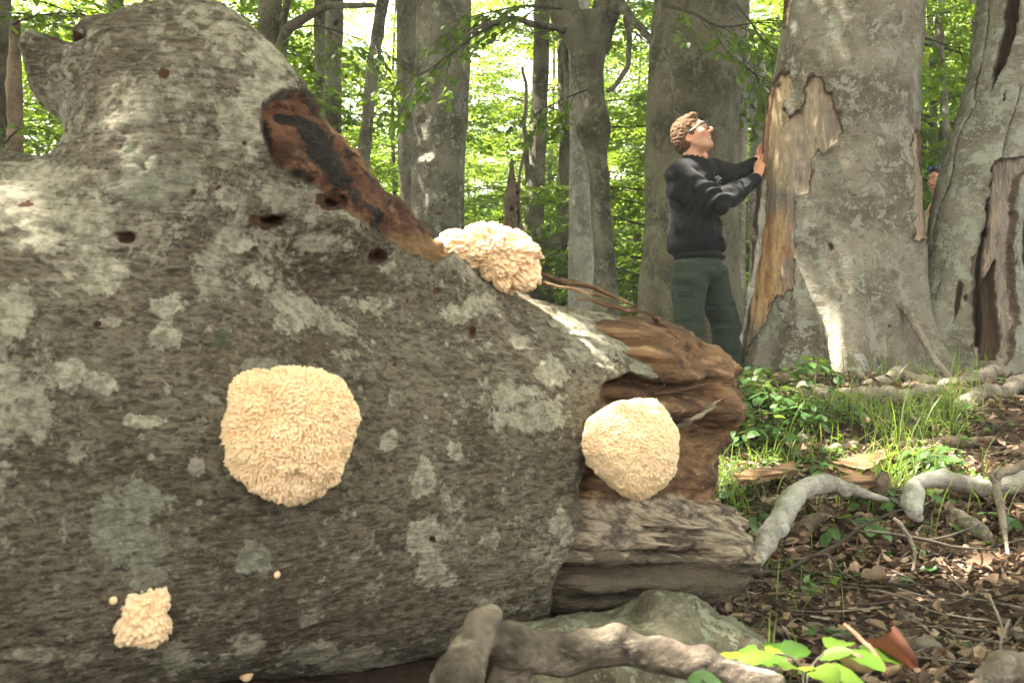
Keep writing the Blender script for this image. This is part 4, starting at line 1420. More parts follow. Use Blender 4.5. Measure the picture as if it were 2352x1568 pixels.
# places on the ground, trunk and log where a gap is cut in the crowns to let the sun in: (point, radius)
_dm = LOGFIELD(1120, 640) + .02
FLECKS = [(P(70, 410, 1.85), -.02), (P(150, 445, 1.8), -.025), (P(20, 460, 1.75), -.02), (P(600, 150, 2.0), -.02), (P(1070, 545, _dm), .08), (P(1130, 545, _dm), .10), (P(1180, 560, _dm), .07), (P(1600, 1515, 1.65), .075), (P(1680, 1535, 1.63), .07), (P(1780, 1515, 1.65), .09), (P(1850, 1500, 1.65), .09), (P(1930, 1510, 1.63), .08),
          (P(2070, 1500, 1.62), .05), (P(1845, 720, 5.98), .10), (P(1870, 780, 5.9), .10), (P(1905, 780, 5.85), .08), 
          (P(962, 330, 9.3), .07), (P(975, 382, 9.2), .08), (P(964, 290, 9.3), .05), (P(956, 430, 9.3), .05),
          (P(2060, 1070, 4.05), .13), (P(2130, 1055, 4.2), .15), (P(1690, 1035, 4.3), .13), (P(1830, 1010, 4.6), .07), (P(1980, 1040, 4.3), .09), (P(1640, 1100, 4.0), .10), (P(2200, 1090, 3.9), .10),
          (P(2290, 1250, 3.2), .06), (P(2200, 1230, 3.1), .05), (P(2330, 1190, 3.2), .05),
          (P(2335, 560, 18), .6), (P(2200, 930, 5.3), .07), (P(1900, 905, 5.2), .05), (P(1760, 860, 5.2), .06)]
def carve_flecks(off):
    fp = np.array([f[0] for f in FLECKS])
    fr = np.array([f[1] for f in FLECKS])
    def keep(Pn):
        W = Pn + off
        m = np.ones(len(W), bool)
        for p, r in zip(fp, fr):
            w = W - p
            t = w @ SUN
            dist = np.linalg.norm(w - t[:, None] * SUN, axis=1)
            m &= ~((dist < r + .065) & (t > 0))
        return m
    return keep
def add_canopy(parent, x, y, zoff, seed, z0=7.0, z1=14.0, rad=3.8, n=26, leaf=1.9):
    c = canopy(seed, z0, z1, rad, n, leaf)
    off = np.array([x, y, zoff])
    me = c.mesh('crown', M['leaf_sun'], True, carve=carve_flecks(off), minr=.02)
    o = bpy.data.objects.new('crown', me)
    COL.objects.link(o)
    o['kind'] = 'stuff'
    o.parent = parent
    o.location = Vector(off) - Vector(parent.location)
for i, key in enumerate(['big', 'lean', 'wide', 'pair_b', 'pair_a', 'left_a', 'left_c', 'pale_a', 'tilt', 'left_d']):
    t, ax, d = TREES[key]
    x, y, _ = ax(9.0)
    add_canopy(t, x, y, 0.0, 500 + i, 6.3 if key in ('big', 'lean', 'wide') else 7.5, 14.5, 4.0, 28)
# unseen beeches added left of and behind the view, crowns placed to shade the scene
for i, (x, y, r_) in enumerate([(-5.2, 4.6, .30), (-8.5, 1.8, .36), (-9.2, 7.0, .34), (-4.6, -.8, .28), (-7.6, 11.0, .3), (-13.0, 4.5, .36), (-3.3, 1.5, .24), (-3.0, -2.2, .26), (-4.6, 7.3, .28), (2.2, -2.5, .3)]):
    gz = float(ground_z(x, y))
    prof_pts = np.array([[x, y, gz - .3], [x + .05, y, gz + 3], [x - .1, y + .1, gz + 7], [x, y, gz + 13]])
    t = thing('beech_tree', 'unseen grey beech added outside the left edge, its crown shading the fallen trunk' if x < 0 else 'unseen grey beech added behind the viewpoint, its crown shading the bare soil', 'tree', (x, y, gz), 'unseen beeches added for their shade')
    V, F = tube(smooth_path(prof_pts, 40), np.linspace(r_ * 1.1, r_ * .4, 40), 20, True, .05, 700 + i, 2)
    link('trunk', mesh_np('trunk', V, F, True, [M['bark_mid']], None, {k: np.zeros(len(V)) for k in ('wood', 'tone', 'hole', 'moss')}), t)
    add_canopy(t, x, y, gz, 720 + i, 4.6, 13.0, 4.4, 36)
# ------------------------------------------------------------------ tooth mushrooms on the trunk
import bmesh
def ico(sub):
    bm = bmesh.new()
    bmesh.ops.create_icosphere(bm, subdivisions=sub, radius=1.0)
    V = np.array([v.co[:] for v in bm.verts])
    F = np.array([[v.index for v in f.verts] for f in bm.faces])
    bm.free()
    return V, F
def fib(n, rng, jit=.5):
    i = np.arange(n) + .5
    ph = np.arccos(1 - 2 * i / n)
    th = np.pi * (1 + 5 ** .5) * i
    p = np.stack([np.cos(th) * np.sin(ph), np.sin(th) * np.sin(ph), np.cos(ph)], 1)
    return unit(p + rng.normal(0, jit / math.sqrt(n), p.shape))
def cell(V, pts):
    best = np.zeros(len(V))
    arg = np.zeros(len(V), int)
    for i in range(0, len(V), 4000):
        d = V[i:i + 4000].astype(np.float32) @ pts.T.astype(np.float32)
        arg[i:i + 4000] = d.argmax(1)
        best[i:i + 4000] = d.max(1)
    return np.arccos(np.clip(best, -1, 1)), arg
def mushroom_material():
    n = NT('cream_tooth_fungus')
    a = n.noise(13, 4, .6)
    c = n.mix(a, (.66, .435, .24), (.78, .565, .355))
    c = n.mix(n.math('MULTIPLY', n.step(n.noise(8, 5, .7), .55, .72), .5), c, (.58, .34, .17))
    c = n.mix(n.math('MULTIPLY', n.attr('tip'), .55), c, (.80, .61, .40))
    n.done(c, .7, n.bump(n.noise(160, 3, .6), .4, .004), .25)
    n.bsdf.inputs['Subsurface Weight'].default_value = .4
    n.bsdf.inputs['Subsurface Radius'].default_value = (.012, .007, .004)
    n.bsdf.inputs['Subsurface Scale'].default_value = .6
    return n.m
M['mush'] = mushroom_material()
def mushroom(label, c, d, outline, depth, teeth, amp, lumps, lamp, sub, seed, hang=.0):
    rng = np.random.default_rng(seed)
    V, F = ico(sub)
    pts = fib(teeth, rng, .9)
    an, ar = cell(V, pts)
    sp = math.sqrt(4 * math.pi / teeth)
    hgt = rng.uniform(.7, 1.0, teeth)[ar]
    bump = np.sqrt(np.clip(1 - (an / (sp * .60)) ** 2, 0, 1)) * hgt
    lp = fib(lumps, rng, 1.2)
    al, arl = cell(V, lp)
    ls = math.sqrt(4 * math.pi / lumps)
    lump = np.sqrt(np.clip(1 - (al / (ls * .75)) ** 2, 0, 1)) * rng.uniform(.5, 1.0, lumps)[arl]
    # picture plane: V[0] right, V[2] up, -V[1] to the lens
    phi = np.arctan2(-V[:, 2], V[:, 0])
    o = np.array(outline, float) - np.array(c)
    oa = np.arctan2(o[:, 1], o[:, 0])
    orr = np.hypot(o[:, 0], o[:, 1])
    k = np.argsort(oa)
    oa, orr = oa[k], orr[k]
    R = np.interp(phi, np.concatenate([oa - 2 * np.pi, oa, oa + 2 * np.pi]), np.tile(orr, 3)) * K * d
    rm = R.mean()
    W = V * np.stack([R, np.full(len(V), depth), R], 1)
    W = W * (1 + lamp * (lump - .5))[:, None] * (1 - amp)
    nrm = unit(V / np.array([1, depth / rm, 1]))
    dr = unit(nrm + np.array([0, 0, -hang]))
    W = W + dr * (bump * amp * rm * 2.2)[:, None]
    W += .004 * rm / .1 * np.stack([vnoise(W * 60, q) for q in (1, 2, 3)], 1)
    me = mesh_np('mushroom', W + P(c[0], c[1], d), F, True, [M['mush']], None, {'tip': np.clip(bump, 0, 1)})
    o = link('tooth_mushroom', me)
    tag(o, label, 'mushroom', 'tooth mushrooms on the fallen trunk')
    return o
def on_log(u, v, off=0.0):
    return LOGFIELD(u, v) - off
d1 = on_log(652, 1005)
mushroom('largest round cream tooth mushroom on the side of the fallen trunk', (655, 1005), d1 - .02, [(560, 866), (620, 852), (720, 852), (775, 880), (803, 905), (808, 945), (798, 1010), (786, 1078), (745, 1118), (715, 1140), (665, 1160), (610, 1140), (560, 1095), (508, 1050), (498, 1000), (518, 930), (535, 885)],
         .085, 5600, .036, 30, .17, 8, 1, .4)
d2 = on_log(1120, 640)
mushroom('coral like cream mushroom perched in the sun on top of the fallen trunk', (1125, 592), d2 + .02, [(1008, 560), (1030, 538), (1090, 527), (1120, 520), (1160, 524), (1200, 545), (1230, 570), (1238, 610), (1228, 650), (1190, 668), (1160, 676), (1130, 648), (1100, 618), (1040, 605), (1012, 590)],
         .085, 1500, .070, 46, .38, 7, 2, .25)
mushroom('fine toothed cream mushroom in the rotten hollow at the broken trunk end', (1450, 1032), 2.27, [(1370, 945), (1400, 930), (1450, 922), (1500, 918), (1530, 945), (1552, 985), (1556, 1030), (1548, 1085), (1520, 1118), (1470, 1146), (1430, 1138), (1400, 1105), (1362, 1072), (1340, 1030), (1345, 985)],
         .088, 5600, .034, 22, .08, 7, 3, .6)
d4 = on_log(330, 1410)
mushroom('small lumpy cream mushroom low on the trunk below the green lichen', (330, 1410), d4 - .01, [(300, 1342), (345, 1336), (378, 1350), (384, 1380), (378, 1408), (394, 1440), (384, 1470), (345, 1484), (310, 1482), (275, 1470), (268, 1445), (285, 1412), (276, 1385), (290, 1360)],
         .04, 420, .08, 22, .5, 6, 4, .3)
for (u, v, r, lb) in ((635, 1317, 10, 'tiny tan mushroom button under the largest mushroom'), (260, 1378, 9, 'tiny tan button just left of the small lumpy mushroom'), (565, 1546, 17, 'tan mushroom button at the bottom of the trunk'), (1712 - 580, 706, 0, '')):
    if r:
        dd = on_log(u, v)
        mushroom(lb, (u, v), dd - .003, [(u - r, v), (u, v - r), (u + r, v), (u, v + r)], r * K * dd * .9, 90, .05, 7, .2, 3, 7 + u)
# ------------------------------------------------------------------ people
def fabric(name, col, var=.18, bump=.35, rough=.95):
    n = NT(name)
    a = n.noise(9, 5, .65)
    w = n.noise(260, 3, .6)
    c = n.mix(a, tuple(x * (1 - var) for x in col), tuple(x * (1 + var) for x in col))
    c = n.mix(n.math('MULTIPLY', n.step(w, .5, .7), .22), c, tuple(min(1, x * 2.0 + .01) for x in col))
    n.done(c, rough, n.bump(w, bump, .0025), .15)
    n.bsdf.inputs['Sheen Weight'].default_value = .04
    n.bsdf.inputs['Sheen Roughness'].default_value = .5
    return n.m
def skin_material():
    n = NT('skin')
    a = n.noise(22, 5, .6)
    c = n.mix(a, (.40, .19, .115), (.54, .29, .19))
    c = n.mix(n.math('MULTIPLY', n.attr('flush'), .7), c, (.46, .15, .095))
    c = n.mix(n.math('MULTIPLY', n.math('MULTIPLY', n.attr('stubble'), n.step(n.noise(320, 2), .42, .62)), .75), c, (.20, .115, .065))
    c = n.mix(n.attr('dark'), c, (.10, .035, .025))
    n.done(c, .5, n.bump(n.noise(150, 3, .6), .25, .002), .35)
    n.bsdf.inputs['Subsurface Weight'].default_value = .15
    n.bsdf.inputs['Subsurface Radius'].default_value = (.01, .004, .002)
    n.bsdf.inputs['Subsurface Scale'].default_value = .5
    return n.m
M['skin'] = skin_material()
M['black_cloth'] = fabric('black_sweat_cloth', (.0075, .0075, .009), bump=.2)
M['green_cloth'] = fabric('green_canvas', (.022, .031, .023), .3)
M['beige_cloth'] = fabric('beige_cloth', (.40, .33, .25))
M['hair'] = plain('fair_brown_hair', (.085, .048, .026), .75, .1, .6, 70, .8)
M['hair_dark'] = plain('dark_hair', (.028, .020, .015), .55, .3, .4, 90, .5)
M['boot'] = plain('brown_boot', (.05, .032, .02), .7, .3, .3, 30, .3)
M['glass_frame'] = plain('navy_frame', (.010, .014, .022), .3, .5, .1)
M['white_print'] = plain('white_print', (.75, .75, .73), .8, .2, .05)
def lens_mat():
    n = NT('lens_glass')
    n.done((.92, .95, .97), .02, None, .1)
    n.bsdf.inputs['Transmission Weight'].default_value = 1.0
    n.bsdf.inputs['IOR'].default_value = 1.012
    return n.m
M['lens'] = lens_mat()

def head_basis(F):
    F = unit(np.array(F, float))
    R = unit(np.cross(F, [0, 0, 1.0]))
    return F, R, np.cross(R, F)

def sdf_head(f, c, F, R, U):
    B = np.stack([F, R, U], 1)
    q = lambda a, b, e: c + F * a + R * b + U * e
    f.ell(q(-.005, 0, .018), (.099, .076, .098), B, .01)
    f.ell(q(.040, 0, -.045), (.056, .056, .078), B, .03)
    f.ell(q(.030, 0, -.086), (.056, .050, .038), B, .025)
    f.ell(q(.076, 0, -.106), (.020, .022, .016), B, .018)
    for s in (-1, 1):
        f.cap(q(-.01, s * .056, -.055), q(.060, s * .025, -.104), .016, .014, .02)
        f.ell(q(.070, s * .046, -.022), (.020, .018, .018), B, .02)
        f.cap(q(.094, s * .010, .034), q(.084, s * .046, .036), .010, .009, .012)
        f.ell(q(.104, s * .032, .010), (.018, .016, .013), B, .010, 'sub')
        f.ell(q(-.022, s * .077, -.026), (.021, .008, .033), np.stack([unit(F + .35 * U), R, unit(U - .35 * F)], 1), .006)
        f.ell(q(-.015, s * .086, -.022), (.010, .006, .017), B, .005, 'sub')
        f.ell(q(.103, s * .014, -.030), (.012, .010, .009), B, .007)
        f.ell(q(.088, s * .030, -.060), (.010, .012, .018), B, .012)
    f.cap(q(.098, 0, .020), q(.124, 0, -.020), .008, .010, .008)
    f.ell(q(.121, 0, -.026), (.012, .012, .010), B, .007)
    f.cap(q(.092, -.022, -.056), q(.092, .022, -.056), .008, .008, .008)
    f.cap(q(.100, -.010, -.055), q(.100, .010, -.055), .007, .007, .006)
    f.cap(q(.090, -.016, -.081), q(.090, .016, -.081), .008, .008, .008)
    f.ell(q(.102, 0, -.068), (.026, .027, .0105), B, .004, 'sub')
    for s in (-1, 1):
        f.ell(q(.090, s * .026, -.064), (.014, .010, .006), B, .004, 'sub')

def face_attrs(V, c, F, R, U):
    L = np.stack([(V - c) @ F, (V - c) @ R, (V - c) @ U], 1)
    near = np.linalg.norm(L, axis=1) < .18
    g = lambda a, b, e, r: np.exp(-(((L[:, 0] - a) / r) ** 2 + ((np.abs(L[:, 1]) - b) / r) ** 2 + ((L[:, 2] - e) / r) ** 2)) * near
    flush = np.clip(g(.075, .045, -.03, .03) + g(.122, 0, -.022, .018) + g(-.02, .08, -.02, .03) + g(.098, 0, -.056, .014) + g(.095, 0, -.081, .014), 0, 1)
    st = np.clip(sstep(-.035, -.06, L[:, 2]) * sstep(-.06, .0, L[:, 0]) * near * sstep(-.16, -.12, L[:, 2]), 0, 1) * .9
    dark = g(.088, 0, -.067, .012)
    return {'flush': flush, 'stubble': st, 'dark': np.clip(dark, 0, 1)}

def head_parts(root, c, F, R, U, hairmat, curly, glasses, seed, hair_lift=.0):
    q = lambda a, b, e: c + F * a + R * b + U * e
    B = np.stack([F, R, U], 1)
    h = .004
    f = Field(c - .18, c + .18, h)
    t = .007 + .002 * curly
    f.ell(q(-.016, 0, .028), (.096 + t, .074 + t, .092 + t), B, .01)
    f.ell(q(-.050, 0, -.020), (.068 + t, .070 + t, .070 + t), B, .03)
    f.ell(q(.040, 0, .104), (.042, .050, .018 + .006 * curly), B, .02)
    f.ell(q(.125, 0, -.010), (.085, .16, .094), B, .012, 'sub')           # face
    f.ell(q(.055, 0, -.085), (.085, .20, .075), B, .012, 'sub')            # cheeks, below the ears
    for s in (-1, 1):
        f.ell(q(-.012, s * .09, -.028), (.024, .030, .034), B, .008, 'sub')
        f.ell(q(.065, s * .085, .035), (.045, .035, .035), B, .01, 'sub')
    f.ell(q(-.02, 0, -.15), (.16, .14, .062), B, .01, 'sub')
    V, Q = f.mesh()
    N = vnormals(V, Q)
    a = .0055 + .0005 * curly
    V = V + N * (a * fbm(V * (np.array([60, 60, 95]) if curly else 24), 3, seed) + .6 * a * np.abs(vnoise(V * 95, seed + 2)))[:, None]
    mb = MB()
    mb.add(V, Q, 0)
    if curly > 5:
        rng = np.random.default_rng(seed)
        pick = rng.choice(len(V), 170, replace=False)
        for i in pick:
            p, nn = V[i], N[i]
            if (p - c) @ U < -.05 and rng.random() < .5:
                continue
            s1 = unit(np.cross(nn, rng.normal(0, 1, 3)))
            s2 = np.cross(nn, s1)
            r_ = rng.uniform(.002, .0045)
            tt = np.linspace(0, rng.uniform(2.5, 5), 7)[:, None]
            pts = p + nn * (tt * .0028) + s1 * (np.sin(tt) * r_) + s2 * ((1 - np.cos(tt)) * r_)
            v, ff = tube(pts, np.linspace(.0018, .0007, 7), 4, cap=False)
            mb.add(v, ff, 0)
    link('hair', mb.mesh('hair', [hairmat]), root)
    # eyes and teeth
    ev, ef = ico(3)
    for s in (-1, 1):
        ce = q(.0835, s * .032, .009)
        eyem = M.setdefault('eye', plain('eye_white', (.42, .38, .34), .3, .5, .05))
        o = link('eye', mesh_np('eye', ev * .0108 + ce, ef, True, [eyem]), root)
        irm = M.setdefault('iris', plain('iris', (.05, .045, .035), .15, .5, .2))
        ic = ce + unit(F + .08 * U) * .0070
        link('iris', mesh_np('iris', ev * .0049 + ic, ef, True, [irm]), o)
        bp = [q(.098 - .010 * k_, s * (.012 + .034 * k_), .031 + .006 * math.sin(k_ * 3)) for k_ in (0, .35, .7, 1)]
        v, ff = tube(smooth_path(bp, 9), np.linspace(.0045, .0022, 9), 6)
        link('eyebrow', mesh_np('eyebrow', v, ff, True, [hairmat]), root)
    tm = M.setdefault('teeth', plain('teeth', (.72, .62, .48), .3, .5, .08))
    tp = [q(.0945 - .008 * (x / .02) ** 2, x, -.0625) for x in np.linspace(-.021, .021, 9)]
    v, ff = tube(tp, .0048, 6)
    link('teeth', mesh_np('teeth', v, ff, True, [tm]), root)
    if glasses:
        mb = MB()
        up = glasses == 'up'
        f0, u0 = (.100, .012) if not up else (.062, .115)
        for s in (-1, 1):
            th = np.linspace(0, 2 * np.pi, 21)
            ring = np.array([q(f0 + .017 - .006 * abs(np.cos(k_)), s * .033 + .025 * np.cos(k_), u0 + .017 * np.sin(k_)) for k_ in th])
            v, ff = tube(ring, 0.0034 if not up else .004, 6, cap=False)
            mb.add(v, ff)
            v, ff = tube(np.array([q(f0 + .010, s * .058, u0 + .008), q(f0 - .01, s * .074, u0 + .008), q(-.012, s * .082, u0 - .006 - (.0 if not up else .06)), q(-.034, s * .081, u0 - .022 - (.0 if not up else .06))]), [.0050, .0050, .0044, .003], 6)
            mb.add(v, ff)
        v, ff = tube(np.array([q(f0 + .016, -.009, u0 + .004), q(f0 + .019, 0, u0 + .007), q(f0 + .016, .009, u0 + .004)]), .0024, 6)
        mb.add(v, ff)
        g = link('glasses' if not up else 'sunglasses', mb.mesh('glasses', [M['glass_frame']]), root)
        for s in (-1, 1):
            v, ff = ico(3)
            L = v * np.array([.0015, .0235, .0158])
            W = q(f0 + .0125, s * .033, u0) + L @ B.T
            lm = M['lens'] if not up else M.setdefault('blue_lens', plain('blue_mirror_lens', (.02, .10, .30), .05, .8, .1, metal=.6))
            link('lens', mesh_np('lens', W, ff, True, [lm]), g)

def folds(V, N, seed, amp, stretch, freq):
    return V + N * (amp * (1 - np.abs(fbm(V * np.array(stretch) * freq, 3, seed)) * 2.4) * .6 + amp * .6 * fbm(V * freq * .6, 2, seed + 3))[:, None]

def build_man():
    D = 6.15
    m = lambda u, v, dy=0.0: P(u, v, D + dy)
    foot = m(1625, 944)
    gz = float(ground_z(foot[0], D))
    root = thing('person', 'curly haired man in black sweatshirt and green trousers, both hands on the old beech', 'person', (foot[0], D, gz))
    F, R, U = head_basis((.86, -.30, .40))
    hc = m(1589, 311, -.02)
    lo, hi = m(1500, 985, 0) + [0, -.6, -.1], m(1790, 240, 0) + [0, .6, .1]
    # ---- skin: one body from crown to ankle
    f = Field(lo, hi, .006)
    q = lambda a, b, e: hc + F * a + R * b + U * e
    SN, SF = m(1558, 404, -.15), m(1640, 392, .13)
    f.cap(m(1598, 440, 0), m(1606, 590, 0), .10, .10, .03)
    f.cap(SN, SF, .05, .05, .03)
    f.cap(m(1592, 392, .0), q(-.028, 0, -.06), .062, .056, .02)
    f.ell(q(.022, 0, -.155), (.018, .016, .02), np.stack([F, R, U], 1), .02)
    EN, WN = m(1652, 468, -.20), m(1739, 411, .07)
    EF, WF = m(1690, 400, .26), m(1737, 374, .24)
    for a, e, w in ((SN, EN, WN), (SF, EF, WF)):
        f.cap(a, e, .048, .038, .02)
        f.cap(e, w, .040, .027, .015)
    for hipx, kn, an in ((m(1584, 640, -.08), m(1585, 768, -.10), m(1582, 925, -.08)), (m(1630, 640, .08), m(1670, 758, .10), m(1680, 925, .10))):
        f.cap(hipx, kn, .075, .05, .03)
        f.cap(kn, an, .05, .036, .02)
    # near hand flat on the bark, back of the hand to the lens
    def hand(w, palm, kn, fing, thumb, flat):
        f.cap(w, palm, .026, .030, .012, flat=(flat, .62))
        f.cap(palm, (kn[0] + kn[-1]) / 2, .032, .030, .012, flat=(flat, .5))
        for k_, fg in zip(kn, fing):
            f.cap(palm * .5 + k_ * .5, k_, .013, .0115, .006)
            pr = k_
            for i, p in enumerate(fg):
                f.cap(pr, p, .0108 - .0012 * i, .0098 - .0012 * i, .003)
                pr = p
        pr = palm * .6 + w * .4
        for i, p in enumerate(thumb):
            f.cap(pr, p, .014 - .0015 * i, .012 - .0015 * i, .005)
            pr = p
    hd = .10
    hand(WN, m(1743, 394, hd), [m(1740, 377, hd + .02), m(1744.5, 381, hd), m(1747.5, 386, hd - .01), m(1749, 392, hd - .015)],
         [[m(1745, 365, hd + .03), m(1751, 357, hd + .05), m(1756.5, 353, hd + .07)], [m(1750, 370, hd + .01), m(1755, 363, hd + .035), m(1759.5, 359, hd + .06)],
          [m(1752.5, 376, hd), m(1757, 371, hd + .02), m(1760.5, 368, hd + .05)], [m(1753.5, 384, hd - .01), m(1757, 380, hd + .01), m(1760, 377, hd + .035)]],
         [m(1735, 388, hd + .05), m(1737, 376, hd + .08), m(1743, 367, hd + .11)], unit(np.array([-.55, -.8, .2])))
    hd = .26
    hand(WF, m(1741, 361, hd), [m(1740, 350, hd - .02), m(1743.5, 349, hd), m(1746.5, 351, hd + .02), m(1749, 354, hd + .035)],
         [[m(1742.5, 341, hd - .02), m(1746, 335, hd - .01), m(1749.5, 330, hd)], [m(1747, 341, hd), m(1750, 335, hd + .01), m(1753, 331, hd + .02)],
          [m(1750, 344, hd + .02), m(1753, 339, hd + .03), m(1756, 335, hd + .04)], [m(1752, 349, hd + .04), m(1755, 345, hd + .05), m(1757, 342, hd + .06)]],
         [m(1745, 366, hd - .04), m(1750, 360, hd - .05), m(1754, 354, hd - .04)], unit(np.array([-.8, -.1, .4])))
    sdf_head(f, hc, F, R, U)
    V, Q = f.mesh()
    V = laplace(V, Q, 1, .35)
    A = face_attrs(V, hc, F, R, U)
    hh = (proj(V)[:, 0] > 1733)
    A['flush'] = np.maximum(A['flush'], hh * .35)
    link('body', mesh_np('body', V, Q, True, [M['skin']], None, A), root)
    head_parts(root, hc, F, R, U, M['hair'], 1, 'on', 3)
    # ---- sweatshirt
    Fc = unit(np.array([.79, -.60, .05]))
    Sc = unit(np.array([.60, .79, -.02]))
    Bc = np.stack([Fc, Sc, np.cross(Fc, Sc)], 1)
    f = Field(m(1500, 640) + [0, -.6, 0], m(1790, 345) + [0, .6, 0], .006)
    f.ell(m(1598, 455), (.130, .188, .20), Bc, .03)
    f.ell(m(1600, 525), (.144, .196, .18), Bc, .04)
    f.ell(m(1607, 560), (.148, .196, .105), Bc, .03)
    f.cap(m(1564, 400, -.12), m(1634, 390, .10), .075, .07, .04)
    f.cap(m(1585, 384, 0), m(1606, 388, 0), .085, .08, .04)
    f.cap(m(1566, 440, -.05), m(1570, 565, -.05), .082, .082, .05)
    f.cap(SN, EN,   .077, .063, .03)
    f.cap(EN, m(1733, 415, .05), .060, .042, .02)
    f.cap(SF, EF, .076, .060, .03)
    f.cap(EF, m(1731, 377, .235), .058, .042, .02)
    f.cap(m(1560, 440, -.15), m(1620, 480, -.16), .07, .05, .04)
    # waistband, cuffs and neckline
    f.ell(m(1607, 592), (.150, .190, .034), Bc, .012)
    f.cap(m(1728, 418, .045), m(1734, 414, .055), .046, .045, .004)
    f.cap(m(1727, 379, .235), m(1732, 377, .235), .045, .044, .004)
    nk = m(1593, 372, -.005)
    f.cap(nk + [.005, 0, -.012], nk + [-.004, 0, .02], .082, .072, .006)
    f.cap(nk + [.002, 0, .01], nk + [-.01, 0, .10], .066, .07, .006, 'sub')
    f.ell(m(1607, 616), (.22, .26, .030), Bc, .01, 'sub')
    V, Q = f.mesh()
    V = laplace(V, Q, 3, .5)
    N = vnormals(V, Q)
    uv = proj(V)
    keep = sstep(592, 575, uv[:, 1]) * sstep(384, 404, uv[:, 1]) * sstep(1730, 1720, uv[:, 0])
    # cloth folds: drag lines from the arm to the waist, crumples in the elbow
    s1 = np.sin((V[:, 0] * 16 + V[:, 2] * 22 + 3 * vnoise(V * 4, 3)) * 2.2)
    s2 = np.sin((V[:, 0] * 30 - V[:, 2] * 34 + 4 * vnoise(V * 5, 5)) * 1.7)
    band = np.exp(-((uv[:, 0] - 1650) / 60) ** 2 - ((uv[:, 1] - 440) / 60) ** 2)
    low = sstep(480, 560, uv[:, 1])
    V = V + N * (keep * (.012 * fbm(V * 6.5, 3, 5) + .010 * band * s2 + .008 * low * s1 + .010 * (1 - 2 * np.abs(fbm(V * np.array([7, 7, 4.0]), 2, 9)))))[:, None]
    rib = sstep(583, 590, uv[:, 1]) + sstep(1724, 1728, uv[:, 0])
    ang = np.arctan2(V[:, 1] - D, V[:, 0] - m(1605, 590)[0])
    V = V + N * (rib * .0012 * np.sin(ang * 90))[:, None]
    sw = link('sweatshirt', mesh_np('sweatshirt', V, Q, True, [M['black_cloth']], None, None), root)
    # chest print: nested diamonds and small lettering
    VN = vnormals(V, Q)
    fr = (VN[:, 1] < -.1)
    def onto(u, v):
        e = np.hypot(uv[fr, 0] - u, uv[fr, 1] - v)
        i = np.argmin(e)
        p = V[fr][i]
        dd = p[1]
        return P(u, v, dd - .005)
    mb = MB()
    def line(pts, r):
        v, ff = tube(np.array(pts), r, 4)
        mb.add(v, ff)
    cu, cv = 1650, 409
    for w_, h_, r_ in ((8, 5.2, .0016), (3.6, 2.2, .0014)):
        for a, b in (((-w_, 0), (0, -h_)), ((0, -h_), (w_, 0)), ((w_, 0), (0, h_)), ((0, h_), (-w_, 0))):
            line([onto(cu + a[0] + (b[0] - a[0]) * s, cv + a[1] + (b[1] - a[1]) * s + .12 * (a[0] + (b[0] - a[0]) * s)) for s in (0, .5, 1)], r_)
    glyph = {'u': [[(0, 0), (0, 2), (1, 2.4), (2, 2), (2, 0)]], 'm': [[(0, 2.4), (0, 0)], [(0, .3), (1, 0), (1, 2.4)], [(1, .3), (2, 0), (2, 2.4)]],
             'b': [[(0, -1.2), (0, 2.4), (2, 2.2), (2, .4), (0, .3)]], 'r': [[(0, 2.4), (0, 0)], [(0, .5), (1.2, 0)]], 'o': [[(0, 0), (2, 0), (2, 2.4), (0, 2.4), (0, 0)]]}
    x0 = -7.0
    for ch in 'umbro':
        for st in glyph[ch]:
            pl = [onto(cu + x0 + px * .95, cv + 8.0 + py * .95 + .12 * x0) for px, py in st]
            for a, b in zip(pl[:-1], pl[1:]):
                line([a, b], .0007)
        x0 += 2.9
    link('chest_print', mb.mesh('chest_print', [M['white_print']]), sw)
    # ---- trousers
    f = Field(m(1500, 975) + [0, -.6, 0], m(1760, 585) + [0, .6, 0], .008)
    f.ell(m(1606, 618), (.138, .178, .115), Bc, .03)
    f.cap(m(1582, 640, -.08), m(1584, 768, -.10), .106, .078, .03)
    f.cap(m(1584, 768, -.10), m(1583, 925, -.08), .078, .074, .02)
    f.cap(m(1634, 640, .07), m(1668, 755, .10), .104, .082, .025)
    f.cap(m(1668, 755, .10), m(1678, 925, .10), .082, .076, .02)
    V, Q = f.mesh()
    V = laplace(V, Q, 2, .5)
    N = vnormals(V, Q)
    uv = proj(V)
    V = V + N * (.010 * fbm(V * np.array([6, 6, 5]), 3, 15) + .010 * (1 - 2 * np.abs(fbm(V * np.array([4, 4, 13]), 2, 19))) + .004 * np.sin((V[:, 2] * 60 + V[:, 0] * 18 + 4 * vnoise(V * 4, 2))) * sstep(680, 640, uv[:, 1]))[:, None]
    tr = link('trousers', mesh_np('trousers', V, Q, True, [M['green_cloth']], None, None), root)
    VN = vnormals(V, Q)
    def panel(name, outline, lift, thick):
        # a patch of cloth following the leg: grid between the outline's left and right edges
        (u0, v0, u1, v1) = outline
        fr = VN[:, 1] < -.05
        n1, n2 = 14, 18
        g = np.array([[(u0 + (u1 - u0) * a, v0 + (v1 - v0) * b + 3 * (1 - a)) for a in np.linspace(0, 1, n1)] for b in np.linspace(0, 1, n2)]).reshape(-1, 2)
        pts = []
        for u, v in g:
            e = np.hypot(uv[fr, 0] - u, uv[fr, 1] - v)
            i = np.argsort(e)[:6]
            pts.append(P(u, v, V[fr][i, 1].mean() - lift))
        pts = np.array(pts)
        ed = np.minimum.reduce([np.tile(np.linspace(0, 1, n1), n2), 1 - np.tile(np.linspace(0, 1, n1), n2), np.repeat(np.linspace(0, 1, n2), n1), 1 - np.repeat(np.linspace(0, 1, n2), n1)])
        pts[:, 1] -= thick * sstep(0, .12, ed) + .004 * vnoise(pts * 14, 4)
